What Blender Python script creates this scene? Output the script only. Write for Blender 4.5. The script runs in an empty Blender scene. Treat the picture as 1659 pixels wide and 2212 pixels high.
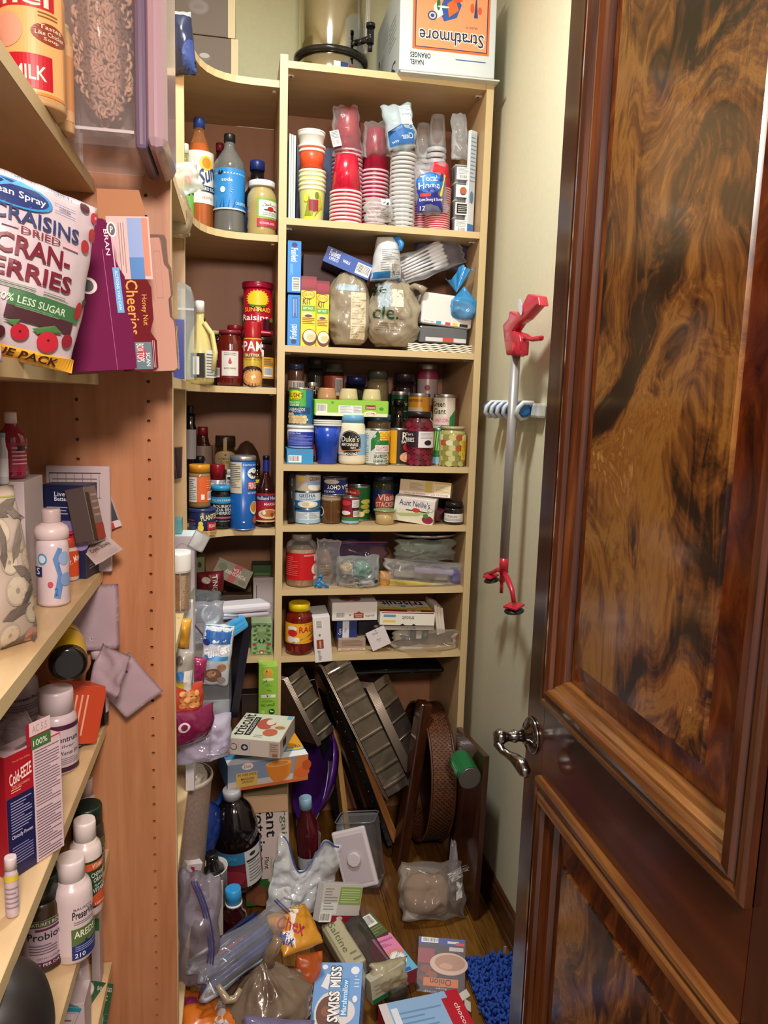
import bpy, bmesh, math, random
from mathutils import Vector, Matrix, Euler, noise
from math import sin, cos, pi, radians, atan2, sqrt

# ---------------------------------------------------------------- camera, world, lights, exposure
SC = bpy.context.scene
COL = SC.collection
H = 1.54                                   # eye height above the floor
CX, CY, F = 829.5, 1106.0, 1640.0          # the photograph is 1659 x 2212
_yd = Vector((-314.5, -249, F)).normalized()
_dn = Vector((-350, 11000, F)); _dn = (_dn - _dn.dot(_yd)*_yd).normalized()
_xd = _dn.cross(_yd)
RW = Matrix((_xd, _yd, -_dn))              # camera-space vector -> room vector

camd = bpy.data.cameras.new('camera'); cam = bpy.data.objects.new('camera', camd); COL.objects.link(cam)
camd.sensor_fit = 'HORIZONTAL'; camd.sensor_width = 36; camd.lens = 36*F/1659
camd.clip_start = .05
m4 = Matrix(((RW[0][0], -RW[0][1], -RW[0][2], 0), (RW[1][0], -RW[1][1], -RW[1][2], 0),
             (RW[2][0], -RW[2][1], -RW[2][2], H), (0, 0, 0, 1)))
cam.matrix_world = m4
SC.camera = cam

w = bpy.data.worlds.new('hall_light'); SC.world = w; w.use_nodes = True
w.node_tree.nodes['Background'].inputs[0].default_value = (1.0, .90, .83, 1)
w.node_tree.nodes['Background'].inputs[1].default_value = .31

def area(name, loc, target, size, power, color):
    l = bpy.data.lights.new(name, 'AREA'); l.shape = 'DISK'; l.size = size; l.energy = power; l.color = color
    o = bpy.data.objects.new(name, l); COL.objects.link(o); o.location = loc
    o.rotation_euler = (Vector(target)-Vector(loc)).to_track_quat('-Z', 'Y').to_euler()
    return o
area('pantry_ceiling_lamp', (.06, 1.42, 2.88), (.10, 1.42, 0), .22, 23, (.97, 1.0, .95))
area('hall_ceiling_lamp', (.10, -.50, 2.15), (-.05, 1.3, .7), .28, 29, (1.0, .81, .72))
SC.view_settings.view_transform = 'Standard'; SC.view_settings.look = 'None'
SC.view_settings.gamma = 1; SC.view_settings.use_curve_mapping = False
SC.view_settings.exposure = 0.35

# ---------------------------------------------------------------- real-world points from the photo's perspective
def ray(px, py): return RW @ Vector((px-CX, py-CY, F))
def A(px, py, Y):
    r = ray(px, py); r = r*(Y/r[1]); r.z += H; return r
def AX(px, py, X):
    r = ray(px, py); r = r*(X/r[0]); r.z += H; return r
def AZ(px, py, Z):
    r = ray(px, py); r = r*((Z-H)/r[2]); r.z += H; return r

# ---------------------------------------------------------------- materials
_M = {}
def lin(h):
    if not isinstance(h, str): return tuple(h)
    h = h.lstrip('#'); h = h if len(h) == 6 else h[0]*2+h[1]*2+h[2]*2; v = [int(h[i:i+2], 16)/255 for i in (0, 2, 4)]
    return tuple(c/12.92 if c <= .04045 else ((c+.055)/1.055)**2.4 for c in v)
def newmat(name):
    mt = bpy.data.materials.new(name); mt.use_nodes = True
    return mt, mt.node_tree, mt.node_tree.nodes['Principled BSDF']
def m(c, rough=.45, metal=0, coat=0, spec=.5):
    k = (c, rough, metal, coat, spec)
    if k in _M: return _M[k]
    mt, nt, b = newmat('plain_' + str(c).strip('#'))
    b.inputs['Base Color'].default_value = (*lin(c), 1); b.inputs['Roughness'].default_value = rough
    b.inputs['Metallic'].default_value = metal; b.inputs['Coat Weight'].default_value = coat
    b.inputs['Coat Roughness'].default_value = .05; b.inputs['Specular IOR Level'].default_value = spec
    mt.diffuse_color = (*lin(c), 1)
    _M[k] = mt; return mt
def gloss(c): return m(c, .12, 0, .6)
def film(c='#ffffff', alpha=.18, rough=.12, bump=0, fres=.7):
    alpha = alpha*.6 if alpha < .5 else alpha; fres *= .75
    k = ('film', c, alpha, rough, bump, fres)
    if k in _M: return _M[k]
    mt, nt, b = newmat('film'); N = nt.nodes; L = nt.links
    b.inputs['Base Color'].default_value = (*lin(c), 1); b.inputs['Roughness'].default_value = rough
    b.inputs['Coat Weight'].default_value = .5; b.inputs['Coat Roughness'].default_value = .06
    tr = N.new('ShaderNodeBsdfTransparent'); tr.inputs[0].default_value = (*[.9+.1*x for x in lin(c)], 1)
    mx = N.new('ShaderNodeMixShader'); fr = N.new('ShaderNodeFresnel'); fr.inputs[0].default_value = 1.45
    ma = N.new('ShaderNodeMath'); ma.operation = 'MULTIPLY_ADD'; ma.use_clamp = True
    ma.inputs[1].default_value = fres; ma.inputs[2].default_value = alpha
    L.new(fr.outputs[0], ma.inputs[0]); L.new(ma.outputs[0], mx.inputs[0])
    L.new(tr.outputs[0], mx.inputs[1]); L.new(b.outputs[0], mx.inputs[2])
    L.new(mx.outputs[0], N['Material Output'].inputs[0])
    if bump:
        n = N.new('ShaderNodeTexNoise'); n.inputs['Scale'].default_value = bump; n.inputs['Detail'].default_value = 5
        bm_ = N.new('ShaderNodeBump'); bm_.inputs['Strength'].default_value = .5; bm_.inputs['Distance'].default_value = .004
        tc = N.new('ShaderNodeTexCoord'); L.new(tc.outputs['Object'], n.inputs['Vector'])
        L.new(n.outputs[0], bm_.inputs['Height']); L.new(bm_.outputs[0], b.inputs['Normal'])
    _M[k] = mt; return mt
def wood(key, c1, c2, scale=(1, 1, 1), rough=.4, coat=0, nscale=3, dist=1.5, bump=.1, stops=None, coords='Object'):
    if key in _M: return _M[key]
    mt, nt, b = newmat(key); N = nt.nodes; L = nt.links
    tc = N.new('ShaderNodeTexCoord'); mp = N.new('ShaderNodeMapping'); mp.inputs['Scale'].default_value = scale
    n = N.new('ShaderNodeTexNoise'); n.inputs['Scale'].default_value = nscale; n.inputs['Detail'].default_value = 8
    n.inputs['Distortion'].default_value = dist; n.inputs['Roughness'].default_value = .6
    r = N.new('ShaderNodeValToRGB'); e = r.color_ramp.elements
    st = stops or [(.3, c1), (.7, c2)]
    e[0].position = st[0][0]; e[0].color = (*lin(st[0][1]), 1); e[1].position = st[-1][0]; e[1].color = (*lin(st[-1][1]), 1)
    for p, c in st[1:-1]:
        x = e.new(p); x.color = (*lin(c), 1)
    L.new(tc.outputs[coords], mp.inputs[0]); L.new(mp.outputs[0], n.inputs['Vector']); L.new(n.outputs[0], r.inputs[0])
    L.new(r.outputs[0], b.inputs['Base Color'])
    if bump:
        bp = N.new('ShaderNodeBump'); bp.inputs['Strength'].default_value = bump; bp.inputs['Distance'].default_value = .002
        L.new(n.outputs[0], bp.inputs['Height']); L.new(bp.outputs[0], b.inputs['Normal'])
    b.inputs['Roughness'].default_value = rough; b.inputs['Coat Weight'].default_value = coat; b.inputs['Coat Roughness'].default_value = .12
    _M[key] = mt; return mt
MAPLE = wood('maple_face', '#b8966c', '#c9a87e', (1.5, 1.5, .35), .42, 0, 8, .6)
MAPLE_H = wood('maple_shelf', '#b89b70', '#c9ad82', (.5, 3, 3), .42, 0, 8, .6)
MAPLE_Y = wood('maple_shelf_left', '#c9ab80', '#dcc094', (3, .5, 3), .38, 0, 8, .8)
MAPLE_E = m('#cdb688', .45)
CHERRY = wood('cherry_panel', '#a96f48', '#bf8860', (9, 1, .7), .42, 0, 5, .5)
CHERRY_B = wood('cherry_back', '#96694a', '#a97a58', (3, 1, .6), .5, 0, 4, .5)
CREAM = wood('cream_paint', '#dad3b6', '#e0d9bf', (1, 1, 1), .6, 0, 60, 0, .06)
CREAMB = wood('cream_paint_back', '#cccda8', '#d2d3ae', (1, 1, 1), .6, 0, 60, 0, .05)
WHITE = m('#e9e9e6', .4); BLACK = m('#101012', .35)

# ---------------------------------------------------------------- mesh helpers
def link(name, bm, mats, parent=None, smooth=False, loc=None):
    me = bpy.data.meshes.new(name); bm.normal_update(); bm.to_mesh(me); bm.free()
    for x in (mats if isinstance(mats, (list, tuple)) else [mats]): me.materials.append(x)
    if smooth:
        for p in me.polygons: p.use_smooth = True
    o = bpy.data.objects.new(name, me); COL.objects.link(o)
    if parent: o.parent = parent
    if loc is not None: o.location = loc
    return o
def tag(o, label=None, cat=None, group=None, kind=None):
    if label: o['label'] = label
    if cat: o['category'] = cat
    if group: o['group'] = group
    if kind: o['kind'] = kind
    return o
def thing(name, label, cat, loc=(0, 0, 0), rot=None, group=None):
    o = bpy.data.objects.new(name, None); COL.objects.link(o); o.empty_display_size = .02
    if isinstance(loc, Matrix): o.matrix_world = loc
    else:
        o.location = loc
        if rot is not None: o.rotation_euler = rot if hasattr(rot, '__len__') else (0, 0, rot)
    return tag(o, label, cat, group)
def addbox(bm, lo, hi, mi=0, M=None, bevel=0):
    vs = [bm.verts.new(Vector((x, y, z))) for x in (lo[0], hi[0]) for y in (lo[1], hi[1]) for z in (lo[2], hi[2])]
    fs = [(0, 1, 3, 2), (4, 6, 7, 5), (0, 4, 5, 1), (2, 3, 7, 6), (0, 2, 6, 4), (1, 5, 7, 3)]
    out = []
    for i, f in enumerate(fs):
        fc = bm.faces.new([vs[j] for j in f]); fc.material_index = mi[i] if isinstance(mi, (list, tuple)) else mi; out.append(fc)
    if bevel:
        es = list({e for f in out for e in f.edges})
        r = bmesh.ops.bevel(bm, geom=es, offset=bevel, segments=2, affect='EDGES', profile=.5)
        vs = list({v for f in r['faces'] for v in f.verts} | {v for v in vs if v.is_valid})
    if M is not None:
        for v in vs: v.co = M @ v.co
    return vs
def bx(name, lo, hi, mt, parent=None, bevel=0, M=None):
    bm = bmesh.new(); addbox(bm, lo, hi, 0, M, bevel); return link(name, bm, mt, parent)
def lathe(bm, prof, seg=32, mi=0, M=None, capb=True, capt=True, squash=1.0, sq=0, flute=None):
    rings = []
    for r, z in prof:
        ring = []
        for i in range(seg):
            a = 2*pi*i/seg; rr = max(r, 1e-5)
            if sq: rr *= (abs(cos(a))**sq + abs(sin(a))**sq)**(-1/sq)
            if flute: rr *= 1 + flute[1]*(.5+.5*cos(a*flute[0]))
            v = Vector((rr*cos(a), rr*sin(a)*squash, z))
            ring.append(bm.verts.new(M @ v if M is not None else v))
        rings.append(ring)
    for a, b in zip(rings, rings[1:]):
        for i in range(seg):
            f = bm.faces.new((a[i], a[(i+1) % seg], b[(i+1) % seg], b[i])); f.material_index = mi; f.smooth = True
    if capb: bm.faces.new(list(reversed(rings[0]))).material_index = mi
    if capt: bm.faces.new(rings[-1]).material_index = mi
    return rings
def rot_between(d):
    return Vector(d).to_track_quat('Z', 'Y').to_matrix().to_4x4()
def rod(bm, p, q, r, seg=12, mi=0, r2=None):
    p, q = Vector(p), Vector(q); d = q-p
    M = Matrix.Translation(p) @ rot_between(d)
    lathe(bm, [(r, 0), (r if r2 is None else r2, d.length)], seg, mi, M)
def tube(bm, pts, r, seg=8, mi=0, closed=False):
    pts = [Vector(p) for p in pts]; n = len(pts); rings = []
    up = Vector((0, 0, 1)); prev = None
    for i, p in enumerate(pts):
        if closed: t = (pts[(i+1) % n]-pts[i-1])
        else: t = pts[min(i+1, n-1)]-pts[max(i-1, 0)]
        t = t.normalized() if t.length > 1e-9 else Vector((0, 0, 1))
        if prev is None:
            a = up if abs(t.dot(up)) < .9 else Vector((1, 0, 0)); x = t.cross(a).normalized()
        else: x = (prev-t*prev.dot(t)).normalized()
        prev = x; y = t.cross(x); rr = r[i] if isinstance(r, (list, tuple)) else r
        rings.append([bm.verts.new(p+(x*cos(2*pi*k/seg)+y*sin(2*pi*k/seg))*rr) for k in range(seg)])
    for i in range(n if closed else n-1):
        a, b = rings[i], rings[(i+1) % n]
        for k in range(seg):
            f = bm.faces.new((a[k], a[(k+1) % seg], b[(k+1) % seg], b[k])); f.material_index = mi; f.smooth = True
    if not closed:
        bm.faces.new(list(reversed(rings[0]))).material_index = mi; bm.faces.new(rings[-1]).material_index = mi
def prism(bm, pts, d, mi=0, M=None):
    """closed 2D outline (x,z) extruded along y from 0 to d"""
    a = [bm.verts.new(Vector((x, 0, z))) for x, z in pts]; b = [bm.verts.new(Vector((x, d, z))) for x, z in pts]
    n = len(pts)
    bm.faces.new(a).material_index = mi; bm.faces.new(list(reversed(b))).material_index = mi
    for i in range(n): bm.faces.new((a[(i+1) % n], a[i], b[i], b[(i+1) % n])).material_index = mi
    if M is not None:
        for v in a+b: v.co = M @ v.co
    bmesh.ops.recalc_face_normals(bm, faces=[f for f in bm.faces])

# ---------------------------------------------------------------- printed artwork (flat print on real faces)
_T = {}
def textmesh(s, bold):
    k = (s, bold)
    if k in _T: return _T[k]
    c = bpy.data.curves.new('t', 'FONT'); c.body = s; c.size = 1; c.offset = bold*.3; c.resolution_u = 2
    o = bpy.data.objects.new('t', c); me = o.to_mesh()
    vs = [(v.co.x, v.co.y) for v in me.vertices]; fs = [tuple(p.vertices) for p in me.polygons]
    o.to_mesh_clear(); bpy.data.objects.remove(o); bpy.data.curves.remove(c)
    if not vs: vs = [(0, 0), (1, 1)]; fs = []
    x0 = min(v[0] for v in vs); x1 = max(v[0] for v in vs); y0 = min(v[1] for v in vs); y1 = max(v[1] for v in vs)
    dx = max(x1-x0, 1e-4); dy = max(y1-y0, 1e-4)
    _T[k] = ([((x-x0)/dx, (y-y0)/dy) for x, y in vs], fs); return _T[k]
def Rr(u0, v0, u1, v1, c): return ('R', u0, v0, u1, v1, c)
def El(cu, cv, ru, rv, c): return ('E', cu, cv, ru, rv, c)
def Po(pts, c): return ('P', pts, c)
def Tx(s, u0, v0, u1, v1, c='#111111', rot=0, bold=.015, curve=0): return ('T', s, u0, v0, u1, v1, c, rot, bold, curve)
def Li(u0, v0, u1, v1, n, c='#555555', vert=False): return ('L', u0, v0, u1, v1, n, c, vert)
def Bc(u0, v0, u1, v1, vert=False): return ('B', u0, v0, u1, v1, vert)
def art(parent, items, fmap, name='printed_artwork', rough=.45, seed=1, step=None):
    """fmap(u, v, layer) -> local point.  All items become one mesh of thin ink layers."""
    bm = bmesh.new(); cols = []; rnd = random.Random(seed); lay = [0]; soft = getattr(fmap, 'soft', False)
    def mi(c):
        if c not in cols: cols.append(c)
        return cols.index(c)
    def grid(f, nu, nv, c):
        k = lay[0]; g = [[bm.verts.new(fmap(*f(i/nu, j/nv), k)) for j in range(nv+1)] for i in range(nu+1)]
        for i in range(nu):
            for j in range(nv):
                bm.faces.new((g[i][j], g[i+1][j], g[i+1][j+1], g[i][j+1])).material_index = mi(c)
    def rect(u0, v0, u1, v1, c):
        nu = max(1, int(abs(u1-u0)/step)+1) if step else 1
        nv = max(1, int(abs(v1-v0)/step)+1) if soft else 1
        grid(lambda a, b: (u0+(u1-u0)*a, v0+(v1-v0)*b), nu, nv, c)
    def star(cu, cv, pts, c):
        k = lay[0]; nr = (max(4, int(max(abs(p[0]-cu)+abs(p[1]-cv) for p in pts)/step)) if soft else 4) if step else 1; n = len(pts)
        ctr = bm.verts.new(fmap(cu, cv, k)); prev = None
        for r in range(1, nr+1):
            t = r/nr; ring = [bm.verts.new(fmap(cu+(x-cu)*t, cv+(y-cv)*t, k)) for x, y in pts]
            for i in range(n):
                j = (i+1) % n
                fc = bm.faces.new((ctr, ring[i], ring[j])) if prev is None else bm.faces.new((prev[i], ring[i], ring[j], prev[j]))
                fc.material_index = mi(c)
            prev = ring
    for it in items:
        lay[0] += 1; t = it[0]
        if t == 'R': rect(*it[1:])
        elif t == 'E':
            _, cu, cv, ru, rv, c = it; star(cu, cv, [(cu+ru*cos(a*pi/12), cv+rv*sin(a*pi/12)) for a in range(24)], c)
        elif t == 'P':
            pts = it[1]; cu = sum(p[0] for p in pts)/len(pts); cv = sum(p[1] for p in pts)/len(pts); star(cu, cv, pts, it[2])
        elif t == 'L':
            _, u0, v0, u1, v1, n, c, vert = it
            for i in range(n):
                f = 1 if rnd.random() < .6 else rnd.uniform(.5, .95)
                if vert:
                    du = (u1-u0)/n; rect(u0+du*(i+.3), v1-(v1-v0)*f, u0+du*(i+.62), v1, c)
                else:
                    dv = (v1-v0)/n; rect(u0, v0+dv*(i+.3), u0+(u1-u0)*f, v0+dv*(i+.62), c)
        elif t == 'B':
            _, u0, v0, u1, v1, vert = it; rect(u0, v0, u1, v1, '#f2f2ee'); lay[0] += 1; n = 13; p = .06
            for i in range(n):
                ww = rnd.choice((.02, .03, .045)); 
                if vert: rect(u0+(u1-u0)*.1, v0+(v1-v0)*p, u1-(u1-u0)*.1, v0+(v1-v0)*(p+ww), '#151515')
                else: rect(u0+(u1-u0)*p, v0+(v1-v0)*.18, u0+(u1-u0)*(p+ww), v1-(v1-v0)*.08, '#151515')
                p += ww+.035
                if p > .92: break
        elif t == 'T':
            _, s, u0, v0, u1, v1, c, rot, bold, curve = it
            vs, fs = textmesh(s, bold); k = lay[0]; bv = []
            tm = bmesh.new()
            tv = [tm.verts.new((x, y, 0)) for x, y in vs]
            for f in fs:
                try: tm.faces.new([tv[i] for i in f])
                except ValueError: pass
            if step:
                bmesh.ops.triangulate(tm, faces=tm.faces[:])
                for _ in range(3 if soft else 2):
                    es = [e for e in tm.edges if abs(e.verts[0].co.x-e.verts[1].co.x)*abs(u1-u0) > step*.8 or (soft and abs(e.verts[0].co.y-e.verts[1].co.y)*abs(v1-v0) > step*.8)]
                    if es:
                        bmesh.ops.subdivide_edges(tm, edges=es, cuts=1); bmesh.ops.triangulate(tm, faces=tm.faces[:])
            mp = {}
            for v in tm.verts:
                x, y = v.co.x, v.co.y
                y = y + curve*(1-(2*x-1)**2)
                if rot == 0: a, b = x, y
                elif rot == 180: a, b = 1-x, 1-y
                elif rot == 90: a, b = 1-y, x
                elif rot == -90: a, b = y, 1-x
                elif rot == 'm': a, b = 1-x, y
                else:
                    a0 = radians(rot); xx, yy = x-.5, y-.5
                    uw, vh = u1-u0, v1-v0
                    X = xx*uw; Yy = yy*vh
                    mp[v] = bm.verts.new(fmap((u0+u1)/2+X*cos(a0)-Yy*sin(a0), (v0+v1)/2+X*sin(a0)+Yy*cos(a0), k)); continue
                mp[v] = bm.verts.new(fmap(u0+(u1-u0)*a, v0+(v1-v0)*b, k))
            for f in tm.faces:
                try: bm.faces.new([mp[v] for v in f.verts]).material_index = mi(c)
                except ValueError: pass
            tm.free()
    return link(name, bm, [m(c, rough) for c in cols], parent)

# ---------------------------------------------------------------- generic builders
def frame(p0, p1, p2):
    """matrix with x along p0->p1, z along p0->p2 (made square), y pointing away"""
    x = (p1-p0); W = x.length; x.normalize(); z = p2-p0; z = z-x*z.dot(x); Hh = z.length; z.normalize(); y = z.cross(x)
    M = Matrix.Identity(4)
    for i in range(3): M[i][0], M[i][1], M[i][2], M[i][3] = x[i], y[i], z[i], p0[i]
    return M, W, Hh
EYE = Vector((0, 0, H))
def corners(c3):
    """three photo corners -> room points whose two edges are truly square"""
    p0, p1, p2 = (A(*c) for c in c3); best = None
    if c3[0][1] < 1480: return p0, p1, p2
    r1 = ray(c3[1][0], c3[1][1]); r2 = ray(c3[2][0], c3[2][1]); z = (p2-p0).normalized(); x = (p1-p0).normalized(); q0 = p0-EYE
    if abs(r1.dot(z)) > 1e-6:
        q = EYE+r1*(q0.dot(z)/r1.dot(z)); best = (abs(q.y-c3[1][2]), q, p2)
    if abs(r2.dot(x)) > 1e-6:
        q = EYE+r2*(q0.dot(x)/r2.dot(x)); d = abs(q.y-c3[2][2])
        if best is None or d < best[0]: best = (d, p1, q)
    if best and best[0] < .16: return p0, best[1], best[2]
    d = x.dot(z); return p0, p0+(x-z*d/2).normalized()*(p1-p0).length, p0+(z-x*d/2).normalized()*(p2-p0).length
FACES = {'front': lambda W, D, Hh: (lambda u, v, k: Vector((u*W, -.0002-k*.00004, v*Hh))),
         'right': lambda W, D, Hh: (lambda u, v, k: Vector((W+.0002+k*.00004, u*D, v*Hh))),
         'left': lambda W, D, Hh: (lambda u, v, k: Vector((-.0002-k*.00004, D-u*D, v*Hh))),
         'top': lambda W, D, Hh: (lambda u, v, k: Vector((u*W, v*D, Hh+.0002+k*.00004))),
         'bottom': lambda W, D, Hh: (lambda u, v, k: Vector((u*W, D-v*D, -.0002-k*.00004)))}
FI = ('left', 'right', 'front', 'back', 'bottom', 'top')
def carton(name, label, cat, p0, p1, p2, D, col, arts=None, group=None, bevel=.0012, rough=.42, partname='carton', flaps=None):
    M, W, Hh = frame(Vector(p0), Vector(p1), Vector(p2))
    t = thing(name, label, cat, M, None, group)
    if not isinstance(col, dict): col = {'front': col}
    base = col.get('all', col.get('front')); cs = [col.get(f, base) for f in FI]
    u = list(dict.fromkeys(cs))
    bm = bmesh.new(); addbox(bm, (0, 0, 0), (W, D, Hh), [u.index(c) for c in cs], None, bevel)
    link(partname, bm, [m(c, rough) for c in u], t)
    for f, its in (arts or {}).items():
        if its: art(t, its, FACES[f](W, D, Hh), 'printed_artwork', rough, hash(name) % 97 if False else len(name))
    t['_w'] = W; t['_h'] = Hh
    for nm, side, size, ang, c in (flaps or []):       # open lid flaps hinged on a top edge
        bm = bmesh.new(); a = radians(ang)
        if side == 'front': bm2 = addbox(bm, (0, -.0008, 0), (W, .0008, size), 0, Matrix.Translation((0, 0, Hh)) @ Matrix.Rotation(a, 4, 'X'))
        elif side == 'back': addbox(bm, (0, -.0008, 0), (W, .0008, size), 0, Matrix.Translation((0, D, Hh)) @ Matrix.Rotation(-a, 4, 'X'))
        elif side == 'left': addbox(bm, (-.0008, 0, 0), (.0008, D, size), 0, Matrix.Translation((0, 0, Hh)) @ Matrix.Rotation(-a, 4, 'Y'))
        else: addbox(bm, (-.0008, 0, 0), (.0008, D, size), 0, Matrix.Translation((W, 0, Hh)) @ Matrix.Rotation(a, 4, 'Y'))
        link(nm, bm, m(c, rough), t)
    return t
def sbox(name, label, cat, px0, px1, top, z, Y, D, col, arts=None, group=None, **kw):
    """upright box standing on height z, its front face at depth Y"""
    a = A(px0, top, Y); b = A(px1, top, Y); yaw = kw.pop('yaw', 0)
    p0 = Vector((a.x, Y, z)); L = b.x-a.x
    p1 = p0+Vector((L*cos(yaw), L*sin(yaw), 0)); p2 = Vector((a.x, Y, a.z))
    return carton(name, label, cat, p0, p1, p2, D, col, arts, group, **kw)
def xbox(name, label, cat, c3, D, col, arts=None, group=None, **kw):
    """box from the photo's corners: c3 = ((px,py,Y) bottom-left, bottom-right, top-left) of its front face"""
    p0, p1, p2 = corners(c3)
    return carton(name, label, cat, p0, p1, p2, D, col, arts, group, **kw)

def cylmap(R, Hh, rf=1.0, taper=0):
    def f(u, v, k):
        th = (u-.5)*pi; rr = R*(rf+taper*v)+.0004+R*.008+k*.00010
        return Vector((rr*sin(th), -rr*cos(th), v*Hh))
    return f
def build_cyl(name, label, cat, R, Hh, parts, its=None, rf=1.0, taper=0, group=None, M=None, seg=32, artname='printed_artwork'):
    t = thing(name, label, cat, M if M is not None else (0, 0, 0), None, group)
    for p in parts:
        nm, prof, mt = p[0], p[1], p[2]; o = p[3] if len(p) > 3 else {}
        bm = bmesh.new(); lathe(bm, [(r*R, h*Hh) for r, h in prof], seg, 0, None, o.get('capb', True), o.get('capt', True), o.get('squash', 1), o.get('sq', 0), o.get('flute'))
        ob = link(nm, bm, mt, t)
        if o.get('label'): ob['label'] = o['label']
    if its: art(t, its, cylmap(R, Hh, rf, taper), artname, .4, 3, .035)
    return t
def cyl(name, label, cat, px, wpx, top, z, Y, parts, its=None, rf=1.0, taper=0, group=None, turn=0, seg=32):
    """upright round thing: px = centre, wpx = width, top = y of its top in the photo, standing on height z at depth Y"""
    c = A(px, top, Y); R = (A(px+wpx/2, top, Y)-A(px-wpx/2, top, Y)).length/2
    M = Matrix.Translation((c.x, Y, z)) @ Matrix.Rotation(atan2(-c.x, Y)+turn, 4, 'Z')
    return build_cyl(name, label, cat, R, c.z-z, parts, its, rf, taper, group, M, seg)
def lay(name, label, cat, p, q, R, parts, its=None, rf=1, roll=0, group=None, taper=0, seg=32):
    """round thing whose axis runs from world point p (its base) to q (its top)"""
    p, q = Vector(p), Vector(q); d = (q-p); Hh = d.length; z = d.normalized()
    y = Vector((0, 1, .0)) ; y = (y-z*y.dot(z))
    if y.length < .05: y = Vector((0, 0, -1)); y = y-z*y.dot(z)
    y.normalize(); x = y.cross(z); M = Matrix.Identity(4)
    for i in range(3): M[i][0], M[i][1], M[i][2], M[i][3] = x[i], y[i], z[i], p[i]
    return build_cyl(name, label, cat, R, Hh, parts, its, rf, taper, group, M @ Matrix.Rotation(roll, 4, 'Z'), seg)

METAL = m('#b9bbbd', .28, .9)
def CAN(body, lid=METAL, rim=True):
    b = body if not isinstance(body, str) else m(body, .3, .15)
    return [('can_body', [(.97, 0), (1, .02), (.97, .05), (.96, .95), (1, .98), (.97, 1.0)], METAL, {'capt': False}),
            ('can_lid', [(.95, .955), (.95, .965)], lid),
            ('paper_label', [(.985, .05), (.985, .95)], b, {'capb': False, 'capt': False})]
def JAR(body, lid, lab=None, neck=.8, lidh=.14, shoulder=.74, l0=.2, l1=.62, lidr=None, glass=None):
    g = glass or gloss(body) if isinstance(body, str) else body
    lr = lidr or neck+.07
    P = [('jar_body', [(.86, 0), (.98, .03), (1, .07), (1, shoulder-.06), (.97, shoulder), (neck, 1-lidh-.04), (neck, 1-lidh+.01)], g),
         ('lid', [(lr, 1-lidh), (lr, 1-.02), (lr-.05, 1), ], m(lid, .3) if isinstance(lid, str) else lid)]
    if lab: P.append(('paper_label', [(1.012, l0), (1.012, l1)], m(lab, .45) if isinstance(lab, str) else lab, {'capb': False, 'capt': False}))
    return P
def BOT(body, cap, lab=None, neck=.3, capr=.34, sh=.62, n0=.82, caph=.07, l0=.15, l1=.5, clear=None, fill=None, waist=0):
    """bottle; optional clear upper part above the fill line"""
    g = gloss(body) if isinstance(body, str) else body
    prof = [(.8, 0), (.97, .02), (1, .05), (1-waist, .3), (1, sh), (.93, sh+.06), (.68, (sh+n0)/2+.02), (neck+.03, n0), (neck, n0+.03), (neck, 1-caph)]
    P = []
    if clear:
        lo = [(r, h) for r, h in prof if h <= fill]; hi = [(r, h) for r, h in prof if h > fill][0]; a = lo[-1]; rr_ = a[0]+(hi[0]-a[0])*(fill-a[1])/(hi[1]-a[1])
        P.append(('liquid', [(r*.97, h) for r, h in lo] + [(rr_*.97, fill)], g))
        P.append(('bottle_body', prof, clear, {'capb': False, 'capt': False}))
    else: P.append(('bottle_body', prof, g))
    P.append(('cap', [(capr, 1-caph-.01), (capr, 1-.008), (capr*.9, 1)], m(cap, .35) if isinstance(cap, str) else cap))
    if lab: P.append(('paper_label', [(1.015, l0), (1.015-waist, .3), (1.015, l1)] if waist else [(1.015, l0), (1.015, l1)], m(lab, .4) if isinstance(lab, str) else lab, {'capb': False, 'capt': False}))
    return P
def PILL(body, cap, lab=None, capr=.76, caph=.22, l0=.1, l1=.62):
    return [('bottle_body', [(.9, 0), (1, .03), (1, .64), (.97, .70), (.86, .75), (.70, .77), (.68, 1-caph+.02)], m(body, .3, 0, .3) if isinstance(body, str) else body),
            ('cap', [(capr, 1-caph), (capr, .97), (capr*.93, 1)], m(cap, .35) if isinstance(cap, str) else cap)] + \
           ([('paper_label', [(1.012, l0), (1.012, l1)], m(lab, .4), {'capb': False, 'capt': False})] if lab else [])
def CUPS(n, body, rim, h_cup=.5, small=.66, lean=None):
    """parts for an inverted stack of n cups: fractions of the whole stack; every rim ring is its own part"""
    P = []
    step = (1-h_cup)/max(n-1, 1)
    P.append(('cup', [(1*.95, 1-h_cup), (small, .99), (small*.93, 1)], body, {'flute': (22, .02)}))
    for i in range(n):
        z = i*step
        P.append(('cup_rim', [(.93, z+step*.05), (1, z+step*.12), (1, z+step*.55), (.93, z+step*.62)], rim))
        if i: P.append(('cup', [(.93, z-step*.45), (.93, z+step*.1)], body))
    return P

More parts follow.
